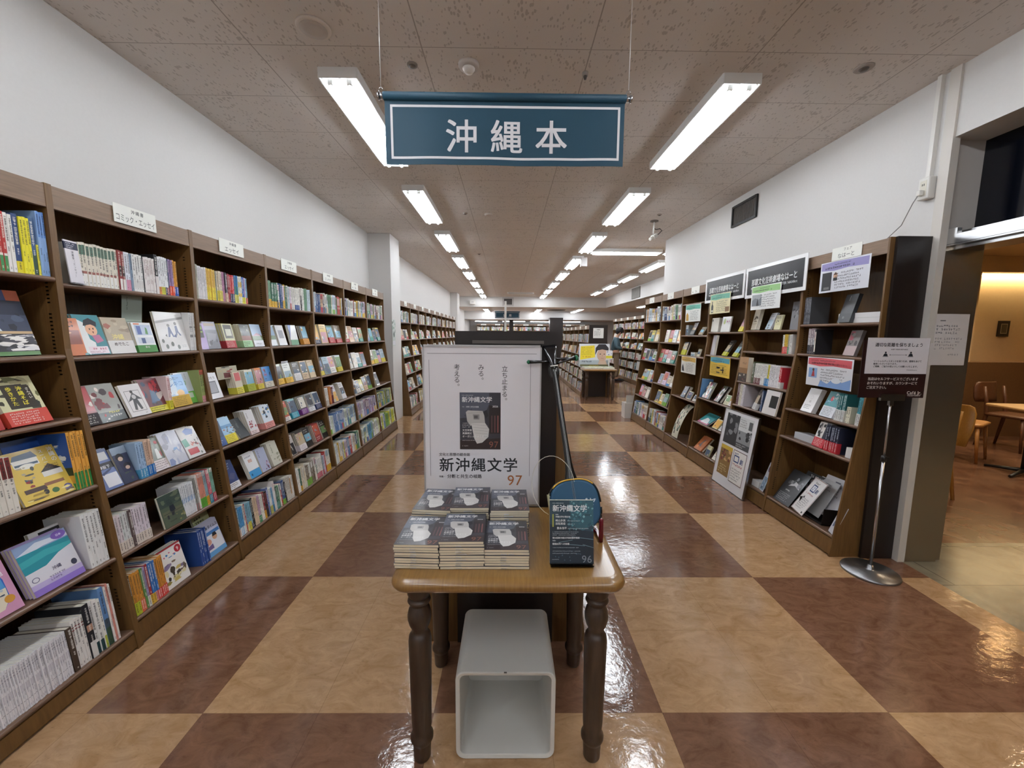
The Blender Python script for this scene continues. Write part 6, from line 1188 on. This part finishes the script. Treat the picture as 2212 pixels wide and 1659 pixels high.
for i, s in enumerate(('ソーシャルディスタンスを保つため、間隔をあけて', '着席いただいております。', 'ご理解、ご協力の程よろしくお願いいたします。')): t.text(s, (-.142, e, 1.332 - .0155 * i), X3, Z3, .0125, '2c2e34', 'l', True)
t.scrib(random.Random(4), (.06, e, 1.288), X3, Z3, .08, .008, 1, '55555c'); t.build('notice_lettering', PAPER, nt)
# ================================================================ stainless jamb, transom and cafe
m, n_, b_, L_ = newmat('stainless'); b_.inputs['Base Color'].default_value = lin('#b8ad9c') + (1,); b_.inputs['Metallic'].default_value = 1; b_.inputs['Roughness'].default_value = .36
b_.inputs['Anisotropic'].default_value = .5; STEEL = m
struct('door_1', bx(2.632, 2.845, 2.505, 2.56, 0, 2.03), STEEL)
struct('door_2', bx(2.845, 2.90, 2.53, 2.60, 0, 2.03), STEEL)
struct('trim_7', bx(2.586, 2.632, 2.5, 2.56, 0, ZC), flat('white_jamb', '#cfcac2', .5))
m = MB(); m.box(2.632, 2.70, -1.2, 2.56, 2.022, 2.032); m.box(2.632, 2.66, -1.2, 2.56, 2.03, 2.085); m.box(2.69, 2.72, -1.2, 2.5, 2.085, 2.11); m.box(2.632, 2.66, 2.45, 2.56, 2.085, 2.12); m.box(2.66, 2.845, -1.2, 2.56, 2.0, 2.03)
struct('door_3', m, flat('door_rail', '#c4c4c4', .22, 1))
struct('window_1', bx(2.83, 2.85, -1.2, 2.56, 2.12, 2.64), flat('dark_transom', '#0a0d16', .08))
struct('trim_8', bx(2.632, 2.83, 2.54, 2.565, 2.1, 2.64), flat('jamb_grey', '#b9b4ae', .6))
sheet(T(2.727, 2.5025, 1.622) @ RX(-.8), .225, .315, [('r', .2, .35, .86, .88, '777777'), ('s', .1, .9, .6, .8, 3, '8a8a8e'), ('s', .1, .9, .3, .55, 4, '8a8a8e'), ('s', .5, .9, .18, .24, 1, '9a9a9e')], 'laminated white paper notice taped on the stainless door jamb', base='d9d4d2')
CW = flat('cafe_wall', '#c9b08a', .8, noise=.05, scale=30); CWD = wood('wainscot', '#5e4226', '#6d4e2f', .5, (8, 8, 1)); 
def stone(name, a, c, s=5):
    m, n, b, L = newmat(name); t = n.nodes.new('ShaderNodeTexCoord'); x = n.nodes.new('ShaderNodeTexNoise'); x.inputs['Scale'].default_value = s; x.inputs['Detail'].default_value = 8; x.inputs['Distortion'].default_value = 1
    r = n.nodes.new('ShaderNodeValToRGB'); r.color_ramp.elements[0].color = lin(a) + (1,); r.color_ramp.elements[1].color = lin(c) + (1,); r.color_ramp.elements[0].position = .3; r.color_ramp.elements[1].position = .7
    L.new(t.outputs['Object'], x.inputs['Vector']); L.new(x.outputs[0], r.inputs[0])
    br = n.nodes.new('ShaderNodeTexBrick'); br.inputs['Scale'].default_value = 1; br.inputs['Brick Width'].default_value = .9; br.inputs['Row Height'].default_value = .45; br.inputs['Mortar Size'].default_value = .004; br.inputs['Color1'].default_value = br.inputs['Color2'].default_value = (1, 1, 1, 1); br.inputs['Mortar'].default_value = (.5, .5, .5, 1)
    L.new(t.outputs['Object'], br.inputs['Vector']); mu = n.nodes.new('ShaderNodeMix'); mu.data_type = 'RGBA'; mu.blend_type = 'MULTIPLY'; mu.inputs[0].default_value = 1; L.new(r.outputs[0], mu.inputs[6]); L.new(br.outputs[0], mu.inputs[7]); L.new(mu.outputs[2], b.inputs['Base Color'])
    b.inputs['Roughness'].default_value = .22; bp = n.nodes.new('ShaderNodeBump'); bp.inputs['Strength'].default_value = .25; bp.inputs['Distance'].default_value = .01; L.new(x.outputs[0], bp.inputs['Height']); L.new(bp.outputs[0], b.inputs['Normal']); return m
struct('floor_cafe_entry', bx(2.62, 9, -8, 2.75, -.05, .0), stone('entry_stone', '#6c6656', '#847c6a'))
struct('floor_cafe', bx(2.83, 9, 2.75, 6.93, -.05, 0), stone('cafe_stone', '#54392a', '#785741', 4))
b = MB(); b.box(2.83, 6.9, 6.0, 6.93, 1.07, 2.7); b.box(6.9, 9, 6.25, 6.93, 1.07, 2.7); b.box(6.9, 9, 6.0, 6.93, 2.43, 2.7); struct('wall_cafe', b, CW)
b = MB(); b.box(2.83, 6.45, 6.0, 6.93, 0, 1.07); b.box(6.45, 9, 5.93, 6.93, 0, 1.12); struct('wall_wainscot', b, CWD)
struct('wall_cafe_right', bx(9, 9.1, -8, 6.93, 0, 2.7), CW)
struct('wall_cafe_behind', bx(2.83, 9, -8.1, -8, 0, 2.7), CW)
struct('ceiling_cafe', bx(2.85, 9, -8, 6.93, 2.66, 2.72), flat('cafe_ceiling', '#c2ab88', .9))
WL = emis('warm_lamp', '#ffecc8', 14 * WARM)
n = 0
for x, y in ((4.45, 5.0), (5.55, 5.0), (6.7, 5.0), (5.0, 3.2), (6.4, 3.2), (4.2, 1.2), (5.8, 1.0)):
    m = MB(); m.lathe([(.075, 0), (.075, -.006), (.06, -.008), (.06, .0)], n=24); o = m.build('downlight', WHITE, None, T(x, y, 2.66)); n += 1; tag(o, f'round warm downlight in the cafe ceiling, {ordn(n)} from the doorway wall', 'light', 'cafe downlights')
    m = MB(); m.lathe([(.058, -.004), (.001, -.004)], n=24); m.build('lamp_lens', WL, o)
    lt = bpy.data.lights.new('downlight_beam', 'SPOT'); lt.energy = 60 * WARM; lt.color = (1, .8, .58); lt.spot_size = 2.2; lt.spot_blend = .8; lt.shadow_soft_size = .06; lo = bpy.data.objects.new('downlight_beam', lt); COL.objects.link(lo); lo.location = (x, y, 2.645)
m = MB(); m.box(6.92, 8.98, 6.16, 6.22, 2.405, 2.43); o = m.build('cove_light', emis('cove_glow', '#ffe6b0', 20 * WARM)); tag(o, 'warm strip light hidden at the top of the wall niche', 'light')
# cafe picture, round opening frame
r = empty('wall_picture', T(7.62, 6.245, 1.62)); tag(r, 'small black framed picture on the lit cafe wall', 'picture')
m = MB(); m.box(-.085, .085, -.02, 0, -.12, .12, '1d1512'); m.build('frame', PAPER, r); m = MB(); m.box(-.05, .05, -.0215, -.02, -.075, .075, '9a8f78'); m.box(-.042, .042, -.022, -.0215, -.066, .066, '4a4434'); m.build('picture_print', PAPER, r)
m = MB(); m.lathe([(.17, 0), (.17, .02), (.15, .03), (.14, .01), (.001, .01)], n=32); o = m.build('wall_mirror', flat('dark_round', '#2c1d12', .2), None, T(5.52, 5.995, 2.1) @ RX(90)); tag(o, 'round dark wall ornament half hidden by the steel jamb', 'ornament')
# cafe chairs and table
CHW = wood('chair_wood', '#9a6a34', '#b07d42', .4, (10, 10, 1)); CHD = wood('dark_chair_wood', '#4e2f1b', '#5f3b22', .4, (10, 10, 1)); CREAM = flat('cream_seat', '#d8c8a4', .7)
def chair(M, label, wd, seat, back='panel'):
    r = empty('cafe_chair', M); tag(r, label, 'chair')
    m = MB(); rg = [[(x, y, z) for x, y in rrect(w, d, .06)] for w, d, z in ((.40, .40, .43), (.43, .42, .44), (.43, .42, .462), (.39, .38, .472))]; m.rings(rg); m.build('seat', seat, r)
    for sx in (-1, 1):
        m = MB(); m.rings([[(sx * x + .016 * k * math.cos(a), y + .018 * k * math.sin(a), z) for a in [2 * math.pi * i / 10 for i in range(10)]] for x, y, z, k in ((.2, -.2, 0, .75), (.175, -.165, .44, 1.1))]); m.build('leg', wd, r)
        m = MB(); m.rings([[(sx * x + .016 * k * math.cos(a), y + .02 * k * math.sin(a), z) for a in [2 * math.pi * i / 10 for i in range(10)]] for x, y, z, k in ((.195, .25, 0, .75), (.18, .18, .44, 1.2), (.18, .2, .62, 1.1), (.18, .235, .82, .8))]); m.build('leg', wd, r)
    m = MB(); cur = []
    for z, hw in ((.50 if back == 'tall' else .60, .2), (.66, .215), (.8, .21), (.86, .19), (.875, .16)):
        cur.append((z, hw))
    rg = []
    for z, hw in cur:
        row = []
        for k in range(9):
            x = -hw + 2 * hw * k / 8; row.append((x, .2 + (z - .45) * .12 + .03 - .05 * (x / .21) ** 2 * -.6 - .03 * (1 - (x / .21) ** 2) + .02, z))
        rg.append(row + [(x, y + .014, z2) for x, y, z2 in row[::-1]])
    m.rings(rg); m.build('backrest', wd, r)
    return r
chair(T(3.86, 3.75, 0) @ RZ(-95), 'yellow wood cafe chair with cream seat by the steel jamb', wood('yellow_chair_wood', '#a8762e', '#bd8a3c', .4, (10, 10, 1)), CREAM, 'tall')
chair(T(5.60, 4.86, 0) @ RZ(30), 'cafe chair with a pale wooden seat tucked at the table', CHW, CHW)
chair(T(6.75, 5.25, 0) @ RZ(12), 'dark brown cafe chair behind the table', CHD, CHD)
chair(T(4.75, 5.2, 0) @ RZ(10), 'light wood cafe chair near the wainscot behind the steel jamb', CHW, CHW)
r = empty('cafe_table', T(5.85, 4.22, 0)); tag(r, 'pale wooden cafe table on a black cross foot', 'table')
m = MB(); m.rings([[(x, y, z) for x, y in rrect(w, w, .03)] for w, z in ((.69, .70), (.7, .705), (.7, .722), (.69, .727))]); m.build('tabletop', wood('pale_table', '#a98a5e', '#bb9a6c', .35, (2, 12, 1)), r, RZ(-8))
m = MB(); m.tube([(-.22, 0, .05), (-.22, 0, .7)], .03, 14); m.build('column', BLACK, r)
m = MB()
for a in (20, 110, 200, 290): m.tube([(-.22, 0, .05), (-.22 + .3 * math.cos(math.radians(a)), .3 * math.sin(math.radians(a)), .018)], [.024, .014], 8)
m.build('cross_foot', BLACK, r)
m = MB(); m.ell((0, 0, .045), (.16, .09, .05), 16, 8); m.ell((.14, -.03, .05), (.12, .09, .055), 16, 8); m.ell((-.12, .02, .025), (.09, .06, .03), 14, 7); o = m.build('folded_cloth', flat('dark_cloth', '#2a211e', .9), None, T(5.95, 4.3, .727)); tag(o, 'dark folded cloth bag lying on the cafe table', 'bag')
# ================================================================ distance
r = empty('wall_unit', T(-1.5, 17.36, 2.79)); tag(r, 'small white box mounted on the far beam', 'wall unit')
m = MB(); m.box(-.11, .11, -.12, 0, -.08, .08); m.build('casing', WHITE, r, bevel=.01); m = MB(); m.box(-.05, .05, -.1205, -.12, -.01, .03); m.build('grille', flat('pale_grey', '#b8b8b8', .5), r)
r = empty('beam_vent', T(-.02, 17.36, 2.82)); tag(r, 'dark square vent in the far beam above the pole', 'vent')
m = MB(); m.box(-.24, .24, -.02, 0, -.17, .19); m.build('frame', flat('dusty_white', '#bdbab6', .7), r); m = MB(); m.box(-.17, .17, -.025, -.02, -.11, .13); m.build('grille', flat('vent_dark', '#4a4744', .7, noise=.3, scale=60), r)
m = MB(); m.box(4.10, 4.12, 12.9, 13.75, 2.66, 3.0); o = m.build('beam_vent', flat('vent_grey', '#6f6c66', .7, noise=.35, scale=12)); tag(o, 'dusty grey vent in the right side beam', 'vent')
m = MB(); m.box(-.075, -.035, 7.7, 7.74, 1.486, 2.09); o = m.build('display_pole', WHITE); tag(o, 'white upright pole standing on the island bookcase', 'pole')
m = MB(); m.face([(1.55, 8.3, 2.87), (1.55, 8.34, 2.87), (1.55, 8.34, 3.034), (1.55, 8.3, 3.034)]); m.box(1.44, 1.56, 8.28, 8.285, 2.83, 3.0, 'e8e8e8'); m.box(1.44, 1.446, 8.28, 8.4, 2.83, 3.0, 'd8dcd8'); m.box(1.49, 1.5, 8.28, 8.29, 3.0, 3.034, 'aaaaaa'); o = m.build('hanging_card', PAPER); tag(o, 'white folded card hanging from the ceiling by the right lights', 'card')
m = MB(); m.box(-.31, .31, -.03, 0, 0, .012)
r = empty('ceiling_unit', T(.45, 15.6, ZC)); tag(r, 'flat white ceiling unit near the far beam', 'air conditioner'); m = MB(); m.box(-.5, .5, -.14, .14, -.06, 0); m.build('casing', WHITE, r); m = MB(); m.box(-.45, .45, -.1405, -.14, -.045, -.015); m.build('louvre', flat('louvre_grey', '#a8a8a6', .5), r)
m = MB(); m.lathe([(.45, 0), (.42, -.02), (.001, -.02)], n=32); o = m.build('ceiling_diffuser', flat('diffuser_dark', '#57524d', .7), None, T(2.25, 19.4, 2.63)); tag(o, 'round dark air diffuser in the low far ceiling', 'vent')
# notice on the middle island end and its poster
sheet(T(2.115, 9.578, 1.635), .245, .235, [('t', '沖縄本', .5, .8, .12, '3a3c40'), ('s', .1, .9, .2, .72, 4, '33363a')], 'white notice fixed on the dark end of the middle island', base='e2e2de')
P2 = T(2.03, 9.50, TZ) @ RX(-6)
m = MB(); m.box(-.36, .36, 0, .012, .02, .56, 'dfe3e8'); o = m.build('poster', GLOSS, None, P2); tag(o, 'yellow and grey book poster with a young man portrait on the distant table', 'poster')
a = MB(); art(a, dict(w=.72, h=.58, c='dfe3e8', art=[('r', .0, 1, .04, .3, 'aab4bc'), ('p', [(.03, .32), (.05, .86), (.5, .9), (.52, .42)], 'e6cf2e'), ('s', .07, .48, .5, .84, 6, '7a6a2a'), ('s', .1, .4, .4, .48, 1, 'b8502a'), ('s', .08, .5, .2, .3, 1, '3a4450'), ('p', [(.6, .1), (.92, .1), (.86, .3), (.66, .3)], 'c8ac98'), ('e', .75, .52, .17, .26, 'c9a690'), ('p', [(.52, .5), (.54, .8), (.64, .95), (.86, .95), (.96, .8), (.96, .52), (.9, .7), (.76, .74), (.6, .7)], '26242a'), ('e', .69, .55, .025, .018, '2a2528'), ('e', .82, .55, .025, .018, '2a2528'), ('p', [(.74, .46), (.77, .46), (.76, .53)], 'b08a76'), ('r', .71, .8, .38, .395, '9a6a60'), ('r', .03, .95, .04, .13, '6a6a4a'), ('t', 'ベストセラー', .5, .055, .07, 'e0c84a')]), random.Random(2))
a.build('poster_print', PAPER, o)
sheet(T(2.335, 9.36, 1.12) @ RX(0), .15, .2, [('r', 0, 1, .1, .4, 'e2d84a'), ('b', 4, ['4a5aa0', '8a8ab8'], .1, .9, .45, .9)], 'small white and yellow card on a clear stand on the distant table', base='eef0f2')
m = MB(); m.box(-.012, .012, 0, .006, 0, .23); m.box(-.05, .05, -.04, .05, 0, .005); o = m.build('card_stand', WHITE, None, T(2.335, 9.365, TZ)); tag(o, 'white card stand on the distant table', 'stand')
rn = random.Random(31)
for i in range(5):
    for j in range(2):
        for k in range(2):
            m = MB(); m.box(-.064, .064, 0, .17, 0, .019, 'e8e6da', top='d9dcc8'); m.box(-.05, .05, .02, .15, .019, .0193, '9aa88a'); o = m.build('paperback', PAPER, None, T(1.79 + i * .135 + rn.uniform(-.003, .003), 9.06 + j * .19, TZ + .0003 + k * .0195)); tag(o, f'pale paperback on the distant table, {ordn(i + 1)} stack from left, {["front", "back"][j]} row, {["lower", "upper"][k]}', 'paperback', 'paperbacks on the distant table')

# ================================================================ the reading customer
def skin(name, verts, edges, radii, mat, parent=None, M=None, root=0, sub=2):
    me = bpy.data.meshes.new(name); me.from_pydata(verts, edges, []); o = bpy.data.objects.new(name, me); COL.objects.link(o)
    if parent: o.parent = parent
    if M: o.matrix_local = M
    s = o.modifiers.new('skin', 'SKIN'); s.use_smooth_shade = True; L = me.skin_vertices[0].data if me.skin_vertices else None
    if L is None:
        bpy.context.view_layer.objects.active = o
    for i, r_ in enumerate(radii): L[i].radius = (r_, r_) if isinstance(r_, float) else r_
    L[root].use_root = True
    o.modifiers.new('sub', 'SUBSURF').levels = sub; o.modifiers['sub'].render_levels = sub; me.materials.append(mat); return o
SKN = flat('skin', '#c79a80', .55); SWT = flat('sweater', '#4f6670', .85, noise=.12, scale=70); TRS = flat('trousers', '#7c6a55', .8, noise=.08, scale=60); HAIR = flat('hair', '#141214', .5); SHO = flat('shoe_black', '#17161a', .5)
# person frame: faces +x, up z, feet on the floor
PM = T(3.50, 13.12, 0) @ RZ(-12)
V = [(0, 0, .88), (-.02, 0, 1.08), (-.03, 0, 1.30), (-.005, 0, 1.40), (.035, 0, 1.47), (.085, 0, 1.56), (.10, 0, 1.63),
     (-.03, -.16, 1.34), (-.03, -.22, 1.08), (.2, -.13, 1.06), (-.03, .16, 1.34), (-.03, .22, 1.08), (.2, .13, 1.08),
     (0, -.085, .82), (.02, -.09, .46), (-.02, -.09, .08), (0, .085, .82), (.03, .09, .46), (.02, .09, .08), (.1, -.09, .045), (.14, .09, .045)]
E_ = [(0, 1), (1, 2), (2, 3), (3, 4), (4, 5), (5, 6), (2, 7), (7, 8), (8, 9), (2, 10), (10, 11), (11, 12), (0, 13), (13, 14), (14, 15), (0, 16), (16, 17), (17, 18), (15, 19), (18, 20)]
RD = [(.11, .14), (.1, .135), (.09, .15), (.055, .06), .05, (.075, .07), (.085, .072), .055, .042, .032, .055, .042, .032, .08, .055, .042, .08, .055, .042, .032, .032]
try:
    body = skin('person', V, E_, RD, SKN, None, PM)
    tag(body, 'person in a grey teal sweatshirt standing and reading a book at the far right bookcases', 'person')
    skin('sweater', [(0, 0, .93), (-.02, 0, 1.08), (-.03, 0, 1.30), (-.008, 0, 1.395), (-.03, -.165, 1.335), (-.03, -.225, 1.08), (.17, -.14, 1.06), (-.03, .165, 1.335), (-.03, .225, 1.08), (.17, .14, 1.08)], [(0, 1), (1, 2), (2, 3), (2, 4), (4, 5), (5, 6), (2, 7), (7, 8), (8, 9)], [(.145, .18), (.14, .175), (.13, .18), (.07, .08), .085, .07, .05, .085, .07, .05], SWT, body)
    skin('trousers', [(0, 0, .93), (0, -.088, .82), (.02, -.092, .46), (-.02, -.092, .1), (0, .088, .82), (.03, .092, .46), (.02, .092, .1)], [(0, 1), (1, 2), (2, 3), (0, 4), (4, 5), (5, 6)], [(.12, .155), .098, .078, .07, .098, .078, .07], TRS, body)
    h = MB(); h.ell((.07, 0, 1.615), (.118, .098, .112), 20, 12); h.ell((.115, 0, 1.665), (.08, .088, .06), 18, 10); h.ell((.02, 0, 1.56), (.055, .07, .07), 16, 10); h.build('hair', HAIR, body)
    f_ = MB(); f_.ell((.165, 0, 1.565), (.014, .014, .018), 10, 6); f_.ell((.15, 0, 1.525), (.012, .022, .008), 10, 6)
    for s in (-1, 1): f_.ell((.09, s * .075, 1.565), (.02, .01, .03), 10, 6)
    f_.build('face_features', SKN, body)
    for s in (-1, 1):
        q = MB(); q.ell((.163, s * .028, 1.585), (.006, .012, .006), 8, 6); q.build('eye', HAIR, body)
    for s, x in ((-1, .06), (1, .10)):
        q = MB(); rg = []
        for xx, w, hgt in ((-.1, .03, .05), (-.07, .042, .085), (0, .045, .085), (.06, .047, .065), (.13, .045, .05), (.17, .025, .03)):
            rg.append([(x + xx, s * .09 + w * math.cos(a), max(.002, hgt * .5 + hgt * .5 * math.sin(a))) for a in [2 * math.pi * i / 14 for i in range(14)]])
        q.rings(rg); q.build('shoe', SHO, body)
    for s in (-1, 1):
        pv = [(.19, s * .135, 1.07), (.235, s * .115, 1.085), (.255, s * .11, 1.09)]; pe = [(0, 1), (1, 2)]; pr = [.03, (.03, .016), (.03, .014)]
        for k in range(4):
            b0 = len(pv); zz = 1.075 + .018 * (k - 1.0); pv += [(.275, s * .10, zz), (.295, s * .075, zz + .005), (.29, s * .055, zz + .01)]; pe += [(2, b0), (b0, b0 + 1), (b0 + 1, b0 + 2)]; pr += [.0095, .0088, .008]
        b0 = len(pv); pv += [(.225, s * .09, 1.115), (.245, s * .06, 1.125)]; pe += [(1, b0), (b0, b0 + 1)]; pr += [.01, .009]
        skin('hand', pv, pe, pr, SKN, body, None, 0, 1)
except Exception as ex:
    print('PERSON', ex)
k = MB()
for s in (-1, 1): k.face([(.27, 0, 1.04), (.27 - .0, s * .0, 1.04)] + [] + [(.3, s * .13, 1.1), (.22, s * .13, 1.2), (.19, 0, 1.16)], 'f0eeea') if False else None
for s in (-1, 1):
    a = [(.285, 0, 1.05), (.30, s * .12, 1.075), (.225, s * .12, 1.215), (.21, 0, 1.19)]; b_ = [(x + .012, y, z + .006) for x, y, z in a]
    if s < 0: a, b_ = a[::-1], b_[::-1]
    n0 = len(k.v); k.v += a + b_
    for q in ((0, 1, 2, 3), (7, 6, 5, 4), (0, 4, 5, 1), (1, 5, 6, 2), (2, 6, 7, 3), (3, 7, 4, 0)): k.f.append(tuple(n0 + i for i in q)); k.c.append('efece6'); k.s.append(False)
o = k.build('open_book', PAPER, None, PM); tag(o, 'open white book in the hands of the reading person', 'book')
build_books()
